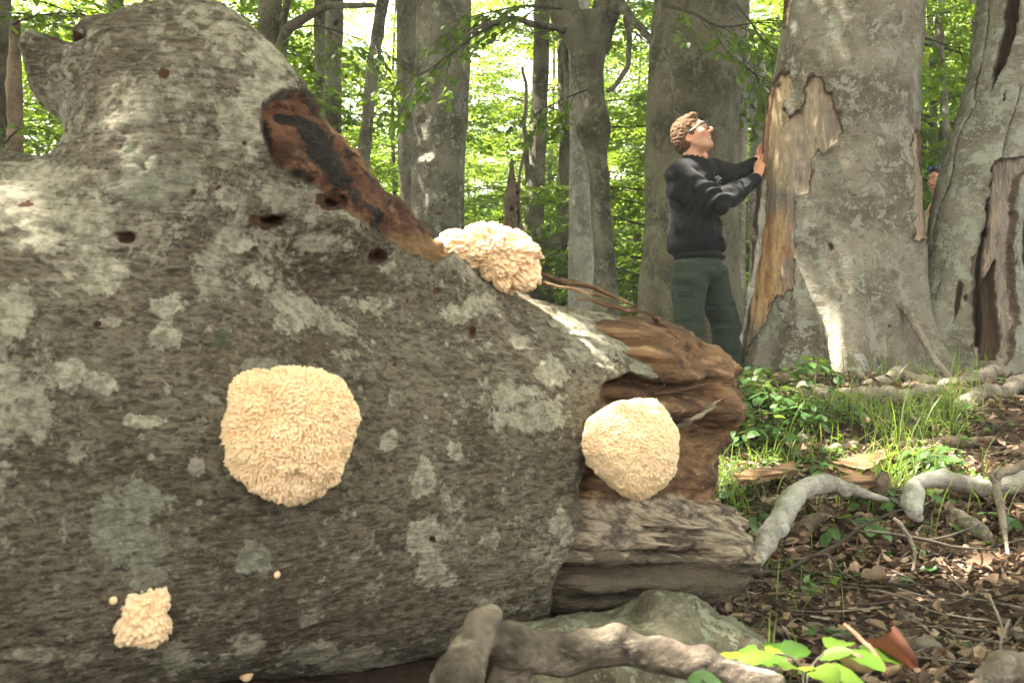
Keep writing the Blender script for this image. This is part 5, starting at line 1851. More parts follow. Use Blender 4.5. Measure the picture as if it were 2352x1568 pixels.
        i = np.arange(n2 - 1)[:, None] * n1
        j = np.arange(n1 - 1)[None, :]
        F_ = np.stack([i + j, i + n1 + j, i + n1 + j + 1, i + j + 1], -1).reshape(-1, 4)
        link(name, mesh_np(name, pts, F_, True, [M['green_cloth']]), tr)
    panel('cargo_pocket', (1549, 672, 1592, 738), .003, .012)
    panel('pocket_flap', (1548, 664, 1594, 680), .012, .008)
    # boots
    for (u, dy, nm) in ((1582, -.08, 0), (1679, .10, 1)):
        a = m(u, 925, dy)
        gzb = float(ground_z(a[0], a[1]))
        f = Field(np.array([a[0] - .2, a[1] - .25, gzb - .08]), np.array([a[0] + .35, a[1] + .2, a[2] + .12]), .008)
        fw = unit(np.array([.85, -.5, 0]))
        b0 = np.array([a[0], a[1], gzb])
        f.cap(a, b0 + [0, 0, .06], .066, .055, .02)
        f.cap(b0 + [0, 0, .05] - fw * .04, b0 + fw * .15 + [0, 0, .035], .055, .043, .03)
        f.cap(b0 + [0, 0, .0] - fw * .05, b0 + fw * .17 + [0, 0, .0], .045, .04, .01, flat=((0, 0, 1), .4))
        V, Q = f.mesh()
        link('boot', mesh_np('boot', V, Q, True, [M['boot']], None, None), root)

def build_second():
    D = 9.3
    m = lambda u, v, dy=0.0: P(u, v, D + dy)
    x, z = m(2160, 784)[0], 0
    gz = float(ground_z(x, D))
    root = thing('person', 'person mostly hidden behind the leaning hollow beech, sunglasses pushed up on dark hair', 'person', (x, D, gz))
    F, R, U = head_basis((-.80, -.5, -.10))
    hc = m(2155, 414)
    sh = hc[2] - .30
    hip = gz + (sh - gz) * .58
    f = Field(np.array([x - .5, D - .5, gz - .1]), np.array([x + .5, D + .5, hc[2] + .25]), .011)
    sdf_head(f, hc, F, R, U)
    f.cap(hc - [0, 0, .08], hc - [-.02, 0, .25], .055, .06, .02)
    f.cap([x, D, sh], [x, D, hip], .12, .12, .05)
    for s in (-1, 1):
        S = np.array([x + s * .05, D + s * .19, sh])
        E = S + np.array([-.04, s * .05, -.30])
        W = E + np.array([-.14, -.02, -.20])
        f.cap(S, E, .05, .04, .02)
        f.cap(E, W, .04, .028, .02)
        f.cap(W, W + [-.05, 0, -.07], .03, .028, .015, flat=((0, 1, 0), .6))
        for k_ in range(4):
            a = W + np.array([-.055, -.03 + .02 * k_, -.08])
            f.cap(a, a + [-.02, 0, -.045], .010, .009, .004)
            f.cap(a + [-.02, 0, -.045], a + [-.018, 0, -.075], .009, .008, .004)
        f.cap(W + [-.03, -.02, -.03], W + [-.07, -.05, -.07], .012, .010, .006)
        f.cap([x, D + s * .09, hip], [x, D + s * .11, gz + .08], .075, .04, .03)
    V, Q = f.mesh()
    link('body', mesh_np('body', laplace(V, Q, 1, .35), Q, True, [M['skin']], None, face_attrs(V, hc, F, R, U)), root)
    head_parts(root, hc, F, R, U, M['hair_dark'], 0, 'up', 8)
    f = Field(np.array([x - .5, D - .5, hip - .1]), np.array([x + .5, D + .5, sh + .2]), .014)
    f.ell([x, D, (sh + hip) / 2], (.16, .21, (sh - hip) * .62), None, .03)
    f.cap([x, D - .17, sh], [x, D + .17, sh], .075, .075, .04)
    for s in (-1, 1):
        S = np.array([x + s * .05, D + s * .19, sh])
        f.cap(S, S + np.array([-.03, s * .04, -.2]), .07, .065, .03)
    f.cap(np.array([x, D, sh + .03]), np.array([x, D, sh + .2]), .07, .075, .01, 'sub')
    V, Q = f.mesh()
    N = vnormals(V, Q)
    link('shirt', mesh_np('shirt', V + N * (.008 * fbm(V * 7, 3, 4))[:, None], Q, True, [M['beige_cloth']]), root)
    f = Field(np.array([x - .4, D - .5, gz - .1]), np.array([x + .4, D + .5, hip + .2]), .014)
    f.ell([x, D, hip], (.15, .19, .13), None, .03)
    for s in (-1, 1):
        f.cap([x, D + s * .09, hip], [x, D + s * .11, gz + .12], .11, .075, .03)
    V, Q = f.mesh()
    link('trousers', mesh_np('trousers', V, Q, True, [M['boot']]), root)
    for s in (-1, 1):
        f = Field(np.array([x - .35, D + s * .11 - .15, gz - .06]), np.array([x + .2, D + s * .11 + .15, gz + .25]), .01)
        f.cap([x, D + s * .11, gz + .16], [x, D + s * .11, gz + .05], .06, .055, .02)
        f.cap([x, D + s * .11, gz + .04], [x - .18, D + s * .11, gz + .03], .055, .04, .02)
        V, Q = f.mesh()
        link('boot', mesh_np('boot', V, Q, True, [M['boot']]), root)
build_man()
build_second()
# ------------------------------------------------------------------ forest floor
Z0 = {q: 0 for q in ('wood', 'tone', 'hole', 'moss')}
def zat(n, **kw):
    return {q: np.full(n, kw.get(q, 0.0)) for q in ('wood', 'tone', 'hole', 'moss')}
def fallen(label, paths, mat, name='fallen_branch', seed=0, group='fallen branches on the forest floor', wob=.18, lie=False):
    """paths: list of [(u, v, d, r_px), ...]; the first is the stem, the others its side shoots"""
    meshes = []
    rng_k = np.random.default_rng(seed + 5)
    allV = []
    if lie:
        fixed = []
        for path in paths:
            q_ = []
            for (u, v, d, r) in path:
                g_ = gp(u, v + .75 * r)
                q_.append((u, v, d if g_ is None else min(g_[1], d + .6), r))
            ds = np.array([x[2] for x in q_])
            ds = np.convolve(np.pad(ds, 1, mode='edge'), [.25, .5, .25], 'valid')
            fixed.append([(u, v, dd, r) for (u, v, _, r), dd in zip(q_, ds)])
        paths = fixed
    for k, path in enumerate(paths):
        pts = np.array([P(u, v, d) for u, v, d, r in path])
        rad = np.array([r * K * d for u, v, d, r in path])
        n = max(18, 16 * len(path))
        sp = smooth_path(np.column_stack([pts, rad]), n)
        sp[:, :3] += (.25 * sp[:, 3:4]) * np.stack([vnoise(np.stack([np.linspace(0, 9, n), np.full(n, q * 5.0), np.full(n, seed + k)], 1), seed) for q in range(3)], 1)
        V, F = tube(sp[:, :3], np.maximum(sp[:, 3], .001), 14, True, wob, seed + k, 14)
        nq = n * 14
        cen = np.repeat(sp[:, :3], 14, 0)
        rr_ = np.repeat(sp[:, 3], 14)
        dir_ = unit(V[:nq] - cen)
        V[:nq] += dir_ * (rr_ * (.30 * fbm(cen * 9, 2, seed + 40) + .22 * fbm(V[:nq] * 38, 3, seed + 41)))[:, None]
        for kn in range(max(1, len(path) - 2)):
            ki = rng_k.integers(nq)
            e_ = np.linalg.norm(V[:nq] - V[ki], axis=1) / max(rr_[ki], .003)
            V[:nq] += dir_ * (rr_ * .45 * np.exp(-e_ ** 2 * 2.2))[:, None]
        meshes.append((V, F))
        allV.append(V)
    A_ = np.concatenate(allV)
    root = thing(name, label, 'branch', (A_[:, 0].mean(), A_[:, 1].mean(), A_[:, 2].min()), group)
    for k, (V, F) in enumerate(meshes):
        nm = 'stem' if k == 0 else 'side_shoot'
        link(nm, mesh_np(nm, V, F, True, [mat], None, zat(len(V))), root)
    return root
pale, mid, dark, big = M['bark_pale'], M['bark_mid'], M['bark_dark'], M['bark_lean']
M['dead_wood'] = bark_material('dead_wood', (.10, .08, .06), (.24, .20, .155), (.33, .33, .27), .45, wrinkle=.8, patch=5)
M['rot_stick'] = bark_material('rotten_stick', (.05, .036, .026), (.14, .10, .07), (.25, .24, .19), .2, wrinkle=.8, patch=6)
fallen('thick grey branch lying in front of the old beech with a torn pale end', [
    [(1838, 892, 5.6, 13), (1870, 900, 5.6, 22), (1940, 908, 5.6, 23), (2010, 910, 5.65, 20), (2060, 912, 5.7, 19), (2110, 906, 5.7, 22), (2150, 900, 5.75, 18), (2170, 880, 5.8, 10)],
    [(2080, 895, 5.7, 10), (2100, 884, 5.68, 7), (2120, 878, 5.66, 6), (2128, 866, 5.66, 5)]], M['dead_wood'], seed=1, lie=True)
fallen('long dark grey branch sweeping to the right edge behind the thick one', [
    [(1985, 884, 5.85, 11), (2030, 872, 5.85, 14), (2062, 858, 5.85, 16), (2110, 872, 5.85, 13), (2200, 880, 5.85, 16), (2260, 868, 5.85, 20), (2320, 850, 5.85, 22), (2400, 832, 5.9, 22)],
    [(2058, 856, 5.86, 9), (2086, 836, 5.86, 8), (2104, 800, 5.9, 7), (2118, 772, 5.92, 5)]], M['dead_wood'], seed=2, lie=True)
fallen('knobbly grey branch lying lowest along the right edge below the dark one', [
    [(2205, 930, 5.55, 16), (2245, 912, 5.55, 22), (2300, 900, 5.6, 18), (2345, 884, 5.6, 18), (2420, 868, 5.6, 18)],
    [(2225, 915, 5.52, 10), (2262, 902, 5.5, 12), (2290, 890, 5.5, 8)]], M['dead_wood'], seed=3, lie=True)
fallen('bare stick propped upright against the fallen branches by the leaning beech', [
    [(2196, 912, 5.6, 11), (2180, 872, 5.66, 9), (2150, 830, 5.75, 8.5), (2118, 780, 5.8, 8), (2090, 730, 5.85, 8.5), (2070, 706, 5.88, 9), (2050, 690, 5.9, 6), (2036, 684, 5.9, 3)],
    [(2055, 694, 5.9, 5), (2046, 682, 5.9, 6), (2038, 672, 5.9, 3)]], M['dead_wood'], seed=4)
fallen('arched pale lichened branch with its foot near the broken trunk end', [
    [(1722, 1306, 2.95, 14), (1742, 1276, 3.0, 19), (1772, 1215, 3.1, 23), (1812, 1150, 3.25, 24), (1850, 1118, 3.35, 22), (1885, 1108, 3.45, 20), (1930, 1116, 3.5, 17), (1985, 1132, 3.55, 12), (2040, 1150, 3.6, 6)]], pale, seed=5)
fallen('pale lichened branch bending down into a stub at the right', [
    [(2112, 1196, 3.5, 9), (2104, 1176, 3.5, 16), (2098, 1140, 3.55, 20), (2108, 1112, 3.6, 18), (2160, 1104, 3.65, 19), (2220, 1108, 3.65, 19), (2290, 1116, 3.65, 20), (2400, 1096, 3.65, 28)]], pale, seed=6)
fallen('crooked twiggy branch standing over the pale stub at the right edge', [
    [(2306, 1215, 3.35, 7), (2302, 1170, 3.4, 9), (2288, 1110, 3.5, 10), (2300, 1088, 3.5, 9), (2330, 1076, 3.5, 9), (2400, 1050, 3.5, 9)],
    [(2288, 1110, 3.5, 7), (2276, 1090, 3.5, 6), (2292, 1078, 3.52, 5)], [(2306, 1210, 3.36, 5), (2312, 1250, 3.3, 5), (2318, 1285, 3.2, 4)]], M['dead_wood'], seed=7)
fallen('dark rotten stick under the arched pale branch', [[(1810, 1250, 3.05, 15), (1850, 1212, 3.1, 18), (1885, 1190, 3.15, 17), (1905, 1176, 3.2, 14)]], M['rot_stick'], seed=8, lie=True)
fallen('dark rotting log half sunk behind the sunny plants', [[(2040, 1026, 4.35, 6), (2110, 1018, 4.35, 11), (2200, 1018, 4.35, 14), (2285, 1012, 4.4, 9)]], M['rot_stick'], seed=9, lie=True)
fallen('pale stick lying left of the wood slab', [[(1880, 1045, 4.2, 5), (1905, 1032, 4.2, 9), (1940, 1024, 4.25, 9), (1968, 1018, 4.3, 5)]], M['dead_wood'], seed=10, lie=True)
fallen('black stub of rotten wood standing beside the arched branch', [[(2010, 1128, 3.6, 12), (2022, 1112, 3.6, 16), (2030, 1096, 3.62, 12), (2026, 1086, 3.62, 6)]], M['rot_stick'], seed=11)
fallen('brown broken slab of bark under the pale branch at the right', [[(2180, 1128, 3.45, 16), (2240, 1134, 3.45, 24), (2300, 1132, 3.45, 16), (2330, 1124, 3.45, 6)]], M['rot_stick'], seed=12, lie=True, wob=.35)
fallen('weathered stick lying among the dry leaves at the right', [[(2180, 1174, 3.2, 12), (2210, 1196, 3.15, 22), (2250, 1222, 3.1, 20), (2290, 1262, 3.05, 8)]], M['dead_wood'], seed=13, lie=True, wob=.3)
fallen('thin forked twig arching across the leaf litter', [
    [(1705, 1318, 2.85, 3), (1760, 1312, 2.9, 3.5), (1800, 1310, 2.92, 4), (1860, 1280, 2.95, 4), (1920, 1250, 3.0, 4), (1980, 1210, 3.0, 4), (2040, 1180, 3.0, 3), (2080, 1166, 3.0, 2)],
    [(1860, 1280, 2.95, 3), (1900, 1272, 2.9, 3), (1920, 1300, 2.9, 3), (1930, 1310, 2.9, 2)]], M['twig'], seed=14, name='fallen_twig', group='twigs on the leaf litter')
fallen('long thin twig running right over the dry leaves', [[(1990, 1218, 3.1, 3), (2060, 1228, 3.1, 4), (2130, 1240, 3.1, 4), (2200, 1256, 3.1, 3), (2290, 1262, 3.1, 2.5)], [(2130, 1240, 3.1, 3), (2180, 1230, 3.15, 2.5), (2250, 1204, 3.2, 2)]], M['twig'], seed=15, name='fallen_twig', group='twigs on the leaf litter')
fallen('grey lichened twig curving down beside the seedling leaves', [[(2055, 1190, 3.05, 5), (2080, 1220, 3.0, 5), (2098, 1260, 2.95, 5), (2098, 1310, 2.85, 4)]], M['dead_wood'], seed=16, name='fallen_twig', group='twigs on the leaf litter')
fallen('short grey stick on the bare soil', [[(1978, 1338, 2.7, 6), (2030, 1328, 2.72, 8), (2085, 1318, 2.74, 5)]], M['dead_wood'], seed=17, lie=True, name='fallen_twig', group='twigs on the leaf litter')
fallen('pale twig poking out from under the broken trunk end', [[(1650, 1384, 2.6, 5), (1700, 1374, 2.62, 5), (1745, 1362, 2.65, 4)]], M['dead_wood'], seed=18, lie=True, name='fallen_twig', group='twigs on the leaf litter')
fallen('upright pale twig at the bottom right corner', [[(2288, 1530, 1.75, 4), (2296, 1500, 1.75, 3.5), (2300, 1470, 1.75, 4), (2318, 1420, 1.75, 2.5)]], M['dead_wood'], seed=19, name='fallen_twig', group='twigs on the leaf litter')
fallen('reddish twig rising behind the brown leaf in the foreground', [[(2040, 1548, 1.6, 5), (2010, 1500, 1.62, 5), (1980, 1470, 1.64, 5), (1938, 1432, 1.66, 3)]], plain('red_twig', (.20, .085, .055), .8, .2, .4, 40), seed=20, name='fallen_twig', group='twigs on the leaf litter')
fallen('pale chunk of dead branch cut by the bottom right corner', [[(2230, 1600, 1.55, 20), (2290, 1550, 1.6, 30), (2340, 1530, 1.62, 36), (2420, 1530, 1.62, 40)]], M['dead_wood'], seed=21, wob=.3)

# small sticks nobody would count
def stick_litter():
    rng = np.random.default_rng(31)
    mb = MB()
    n = 0
    while n < 900:
        d = 1.8 + 5.0 * rng.random() ** 1.3
        x = rng.uniform(-.02, .60) * d
        y = d
        if x < .38 and y < 3.4:
            continue
        L = rng.uniform(.03, .22) * (1.0 if rng.random() < .8 else 1.8)
        a = rng.uniform(0, 6.28)
        t = np.linspace(-.5, .5, 5)
        px, py = x + np.cos(a) * t * L, y + np.sin(a) * t * L + .02 * L * rng.normal(0, 1, 5)
        pz = ground_p(px, py) + .012 + rng.uniform(0, .02) + t * L * rng.normal(0, .12)
        r = rng.uniform(.0012, .0045)
        v, f = tube(np.stack([px, py, pz], 1), np.linspace(r, r * .6, 5), 5, cap=False)
        mb.add(v, f, 0 if rng.random() < .55 else 1)
        n += 1
    o = link('twig_litter', mb.mesh('twig_litter', [M['dead_wood'], M['twig']]), None, 'stuff')
    tag(o, 'scatter of small broken twigs on the forest floor', 'twigs')
stick_litter()

# ---- dry leaves
def dry_leaf_material():
    n = NT('dry_leaves')
    v = n.attr('var')
    c = n.ramp(v, [(0, (.045, .026, .017)), (.35, (.105, .066, .042)), (.62, (.20, .132, .085)), (.86, (.36, .26, .175)), (.95, (.20, .085, .042)), (1, (.15, .050, .026))])
    c = n.mix(n.math('MULTIPLY', n.step(n.noise(60, 4, .7), .5, .7), .5), c, (.07, .04, .022))
    n.done(c, .65, None, .3)
    tr = n.n.new('ShaderNodeBsdfTranslucent')
    n._in(tr.inputs[0], c)
    mx = n.n.new('ShaderNodeMixShader')
    mx.inputs[0].default_value = .2
    n.l.new(n.bsdf.outputs[0], mx.inputs[1])
    n.l.new(tr.outputs[0], mx.inputs[2])
    n.l.new(mx.outputs[0], n.out.inputs[0])
    return n.m
M['dry_leaf'] = dry_leaf_material()
def curled(Pn, yaw, S, tilt, curl, roll, rng):
    """dry curled leaf blades, 4 x 3 grid each"""
    a = np.array([0, .3, .65, 1.0])
    w = np.array([.06, .46, .42, .04])
    n = len(Pn)
    V = np.zeros((n, 12, 3))
    for i in range(4):
        for j, sgn in enumerate((-1, 0, 1)):
            x = a[i] - .5
            y = w[i] * sgn * .62
            z = curl * (x * x * 1.6) + roll * (y * y) * 5.0
            V[:, i * 3 + j, 0] = x * S
            V[:, i * 3 + j, 1] = y * S * (1 - .35 * np.clip(roll, 0, 1))
            V[:, i * 3 + j, 2] = z * S
    V += rng.normal(0, .035, V.shape) * S[:, None, None]
    cx, sx = np.cos(tilt[:, 0]), np.sin(tilt[:, 0])
    cy_, sy = np.cos(tilt[:, 1]), np.sin(tilt[:, 1])
    x, y, z = V[..., 0], V[..., 1], V[..., 2]
    y, z = y * cx[:, None] - z * sx[:, None], y * sx[:, None] + z * cx[:, None]
    x, z = x * cy_[:, None] + z * sy[:, None], -x * sy[:, None] + z * cy_[:, None]
    c, s = np.cos(yaw)[:, None], np.sin(yaw)[:, None]
    V = np.stack([x * c - y * s, x * s + y * c, z], -1) + Pn[:, None, :]
    Q = np.array([[i * 3 + j, i * 3 + j + 1, i * 3 + j + 4, i * 3 + j + 3] for i in range(3) for j in range(2)])
    F = (np.arange(n)[:, None, None] * 12 + Q[None]).reshape(-1, 4)
    return V.reshape(-1, 3), F
def litter():
    rng = np.random.default_rng(41)
    xs, ys = [], []
    n = 0
    while n < 21000:
        d = 1.5 + 7.5 * rng.random(4000) ** 1.25
        x = rng.uniform(-.35, .95, 4000) * d
        dens = .55 + .45 * vnoise(np.stack([x * 1.3, d * 1.3, d * 0], 1), 5)
        u, v = 1176 + x / (K * d), None
        z = ground_z(x, d)
        vv = 784 - (z - CZ) / (K * d)
        soil = np.clip(1.5 * np.exp(-((u - 2000) / 340) ** 4 - ((vv - 1420) / 105) ** 4), 0, 1)           # the scraped bare patch
        dens = dens * (1 - .955 * soil) * np.where((vv > 1150) & (vv < 1340) & (u > 1950), 1.5, 1) * np.where(vv < 900, .5, 1)
        ok = (rng.random(4000) < dens) & ~((x < .35) & (d < 3.3) & (d > 1.7))
        xs.append(x[ok]); ys.append(d[ok])
        n += ok.sum()
    x, y = np.concatenate(xs)[:21000], np.concatenate(ys)[:21000]
    n = len(x)
    S = rng.uniform(.022, .062, n)
    Pn = np.stack([x, y, ground_p(x, y) + .010 + .022 * rng.random(n)], 1)
    V, F = curled(Pn, rng.uniform(0, 6.28, n), S, rng.normal(0, .42, (n, 2)), rng.uniform(-.2, .7, n), rng.uniform(0, .9, n), rng)
    var = np.clip(rng.beta(1.6, 1.7, n), 0, 1)
    # decayed scraps between the whole leaves
    m = 26000
    d = 1.5 + 6.0 * rng.random(m) ** 1.3
    xx = rng.uniform(-.1, .75, m) * d
    ok = ~((xx < .35) & (d < 3.2) & (d > 1.9))
    xx, d = xx[ok], d[ok]
    m = len(xx)
    sz = rng.uniform(.004, .016, m)
    c0 = np.stack([xx, d, ground_p(xx, d) + .006 + .016 * rng.random(m)], 1)
    quad = np.array([[-1, -.5, 0], [.9, -.6, 0], [1.1, .5, 0], [-.8, .6, 0]])
    yaw = rng.uniform(0, 6.28, m)
    A1 = np.stack([np.cos(yaw), np.sin(yaw), rng.normal(0, .35, m)], 1)
    A2 = np.stack([-np.sin(yaw), np.cos(yaw), rng.normal(0, .35, m)], 1)
    qv = quad[None] * (1 + .35 * rng.normal(0, 1, (m, 4, 3)))
    V2 = c0[:, None] + sz[:, None, None] * (qv[..., :1] * A1[:, None] + qv[..., 1:2] * A2[:, None])
    F2 = np.arange(m * 4).reshape(-1, 4) + len(V)
    var2 = np.clip(rng.beta(1.3, 2.0, m), 0, .9)
    V = np.vstack([V, V2.reshape(-1, 3)])
    F = np.vstack([F, F2])
    o = link('leaf_litter', mesh_np('leaf_litter', V, F, False, [M['dry_leaf']], None, {'var': np.concatenate([np.repeat(var, 12), np.repeat(var2, 4)])}), None, 'stuff')
    tag(o, 'brown dry beech leaves covering the forest floor', 'leaf litter')
    # crumbs of soil and bark
    n = 4500
    d = 1.5 + 2.6 * rng.random(n) ** 1.4
    x = rng.uniform(.0, .62, n) * d
    ok = ~((x < .35) & (d < 3.2))
    x, d = x[ok], d[ok]
    n = len(x)
    iv, jf = ico(1)
    r = rng.uniform(.002, .009, n) * (1 + 1.2 * (rng.random(n) < .06))
    V = iv[None] * r[:, None, None] * rng.uniform(.5, 1.2, (n, 1, 3)) + rng.normal(0, .15, (n, len(iv), 3)) * r[:, None, None] + np.stack([x, d, ground_p(x, d) + r * .5], 1)[:, None]
    F = (np.arange(n)[:, None, None] * len(iv) + jf[None]).reshape(-1, 3)
    o = link('soil_crumbs', mesh_np('soil_crumbs', V.reshape(-1, 3), F, False, [plain('crumb_soil', (.060, .040, .027), .95, .1, .6, 9)]), None, 'stuff')
    tag(o, 'crumbs of dark soil and rotten wood strewn on the ground', 'soil crumbs')
litter()
def big_dry_leaf(label, u, v, d, S, yaw, tx, ty, curl, roll, var):
    rng = np.random.default_rng(int(u * 3 + v))
    a, b = 11, 7
    V = np.zeros((a, b, 3))
    for i in range(a):
        t = i / (a - 1)
        w = .42 * math.sin(math.pi * min(1, t * .93 + .05)) ** .75
        for j in range(b):
            s = j / (b - 1) * 2 - 1
            y = w * s
            V[i, j] = ((t - .5), y * (1 - .3 * roll), curl * (t - .5) ** 2 * 1.7 + roll * y * y * 3.5 + .018 * math.sin(t * 40 - abs(s) * 5) * (1 - abs(s)))
    V = V.reshape(-1, 3) * S + .012 * S * rng.normal(0, 1, (a * b, 3)) * .6
    R = rotz(yaw) @ roty(ty) @ rotx(tx)
    V = V @ R.T
    g_ = gp(u, v + .25 * S / (K * d))
    c_ = P(u, v, d) if (g_ is None or d < 1.8) else g_ + [0, 0, .22 * S]
    i = np.arange(a - 1)[:, None] * b
    j = np.arange(b - 1)[None, :]
    F = np.stack([i + j, i + b + j, i + b + j + 1, i + j + 1], -1).reshape(-1, 4)
    o = link('dead_leaf', mesh_np('dead_leaf', V + c_, F, True, [M['dry_leaf']], None, {'var': np.full(len(V), var)}))
    tag(o, label, 'dead leaf', 'large dry leaves')
    return o
big_dry_leaf('big red brown dry leaf standing up at the bottom right', 2105, 1525, 1.62, .105, .9, -1.0, .75, .9, 1.3, 1.0)
big_dry_leaf('pale cream dry leaf behind the bright foreground seedling', 1965, 1535, 1.62, .06, -.4, -.9, .2, .4, .4, .72)
big_dry_leaf('curled tan leaf with ribs standing on the bare soil', 1912, 1300, 2.75, .085, 1.2, -.9, -.6, .3, .7, .78)
big_dry_leaf('tan folded leaf lying beside the grey stick on the soil', 2010, 1330, 2.72, .09, .3, -.4, .1, .3, .8, .66)
big_dry_leaf('brown leaf curled like a cup at the right of the bare soil', 2255, 1300, 2.8, .085, 2.2, -.6, .2, .6, .6, .55)
big_dry_leaf('rolled tan leaf near the foot of the arched branch', 1752, 1318, 2.85, .085, 1.3, -.8, .3, .3, 1.1, .74)
big_dry_leaf('small ribbed leaf upright in the middle of the soil', 1925, 1420, 2.35, .05, 1.5, -1.2, .0, .2, .3, .70)
big_dry_leaf('orange leaf scrap by the long thin twig', 2080, 1205, 3.05, .06, 2.9, -.7, .3, .5, .5, .97)
big_dry_leaf('orange brown leaf on the ground left of the black stub', 1905, 1090, 3.7, .075, .4, -.8, .2, .6, .5, .93)
big_dry_leaf('dark orange leaf curled by the arched branch top', 1960, 1086, 3.75, .07, 1.9, -.8, .1, .5, .6, .9)

# ---- stones
def stone(label, u, v, d, w, h, seed, col=None):
    V, F = ico(3)
    V = V * (1 + .35 * fbm(V * 1.6, 3, seed))[:, None]
    V = np.sign(V) * np.abs(V) ** .85
    g_ = gp(u, v + h * .6)
    c_ = P(u, v, d) if g_ is None else g_ + [0, 0, h * .25 * K * g_[1]]
    V = V * np.array([w * .8, w * .7, h * .85]) * K * c_[1]
    V = V + .10 * h * K * d * fbm(V * 90, 3, seed)[:, None]
    m = M.setdefault('stone', plain('grey_stone', (.125, .105, .082), .9, .15, .5, 22, .9))
    o = link('stone', mesh_np('stone', V + c_, F, True, [m]))
    tag(o, label, 'stone', 'stones on the bare soil')
for a in [('pale tan stone right of centre on the bare soil', 2128, 1478, 1.95, 44, 28, 1), ('grey stone with a ledge above the pale tan one', 2085, 1420, 2.2, 30, 20, 2), ('small cream stone behind the bright seedling', 1870, 1440, 2.05, 30, 18, 3),
          ('light grey pebble beside the small cream stone', 1905, 1470, 2.0, 18, 11, 4), ('round dark stone under the seedlings by the broken trunk', 1845, 1005, 4.5, 22, 16, 5), ('grey stone at the right edge of the soil', 2340, 1452, 2.1, 30, 22, 6),
          ('flat pebble near the left border of the bare soil', 1740, 1290, 3.0, 14, 9, 7), ('small pebble at the foot of the curled trunk chunk', 1725, 1450, 2.1, 16, 10, 8)]:
    stone(*a)

# ---- wood slab and orange rot crumble by the old beech
def slab(label, corners, d, thick, seed, mat):
    c = np.array([P(u, v, dd) for u, v, dd in corners])
    n1, n2 = 34, 12
    s, t = np.meshgrid(np.linspace(0, 1, n1), np.linspace(0, 1, n2), indexing='ij')
    top = (c[0] * ((1 - s) * (1 - t))[..., None] + c[1] * (s * (1 - t))[..., None] + c[2] * (s * t)[..., None] + c[3] * ((1 - s) * t)[..., None]).reshape(-1, 3)
    top = top + .012 * np.stack([vnoise(top * 18, seed), vnoise(top * 18, seed + 1), .8 * vnoise(top * np.array([8, 50, 50]), seed + 2)], 1)
    bot = top - [0, 0, thick]
    i = np.arange(n1 - 1)[:, None] * n2
    j = np.arange(n2 - 1)[None, :]
    Q = np.stack([i + j, i + n2 + j, i + n2 + j + 1, i + j + 1], -1).reshape(-1, 4)
    N = n1 * n2
    edge = [k * n2 for k in range(n1)] + [(n1 - 1) * n2 + k for k in range(1, n2)] + [k * n2 + n2 - 1 for k in range(n1 - 2, -1, -1)] + [k for k in range(n2 - 2, 0, -1)]
    E = np.array([[edge[k], edge[(k + 1) % len(edge)], edge[(k + 1) % len(edge)] + N, edge[k] + N] for k in range(len(edge))])
    V = np.vstack([top, bot])
    o = link('wood_slab', mesh_np('wood_slab', V, [Q, Q[:, ::-1] + N, E], True, [mat], None, {'weather': np.full(len(V), .35), 'barky': np.zeros(len(V))}))
    tag(o, label, 'slab of wood')
M['rot2'] = rot_wood_material('split_wood', axis_rot=20)
slab('tan split slab of wood lying in the sunny grass', [(1905, 1062, 4.1), (2030, 1028, 4.35), (2044, 1046, 4.2), (1990, 1078, 4.0)], 4.2, .03, 3, M['rot2'])
slab('brown rotten board under the seedlings by the broken trunk', [(1690, 1085, 3.9), (1825, 1060, 4.1), (1835, 1080, 3.95), (1700, 1105, 3.8)], 4, .02, 4, M['rot2'])
slab('flat grey board lying behind the arched branch', [(1900, 1100, 3.65), (2010, 1085, 3.75), (2025, 1105, 3.6), (1930, 1115, 3.55)], 4, .02, 5, M['rot2'])
slab('dark broken plank leaning between the two big trunks', [(2010, 812, 6.05), (2105, 775, 6.3), (2112, 800, 6.1), (2030, 835, 5.95)], 6, .03, 6, M['rot_stick'])
slab('grey splintered plank on top of the dark one between the trunks', [(2060, 790, 6.0), (2125, 772, 6.15), (2130, 790, 6.0), (2075, 806, 5.9)], 6, .02, 8, M['dead_wood'])
def rot_heap():
    V, F = ico(4)
    V = V * (1 + .35 * fbm(V * 2.2, 3, 3))[:, None]
    V = V * np.array([.055, .045, .055]) + .012 * np.stack([vnoise(V * 9, q) for q in range(3)], 1)
    o = link('rotten_lump', mesh_np('rotten_lump', V + P(1952, 872, 5.75), F, True, [plain('orange_rot', (.27, .125, .052), .95, .1, .5, 60, .8)]))
    tag(o, 'crumbly orange lump of rotten wood at the foot of the old beech', 'rotten wood')
rot_heap()

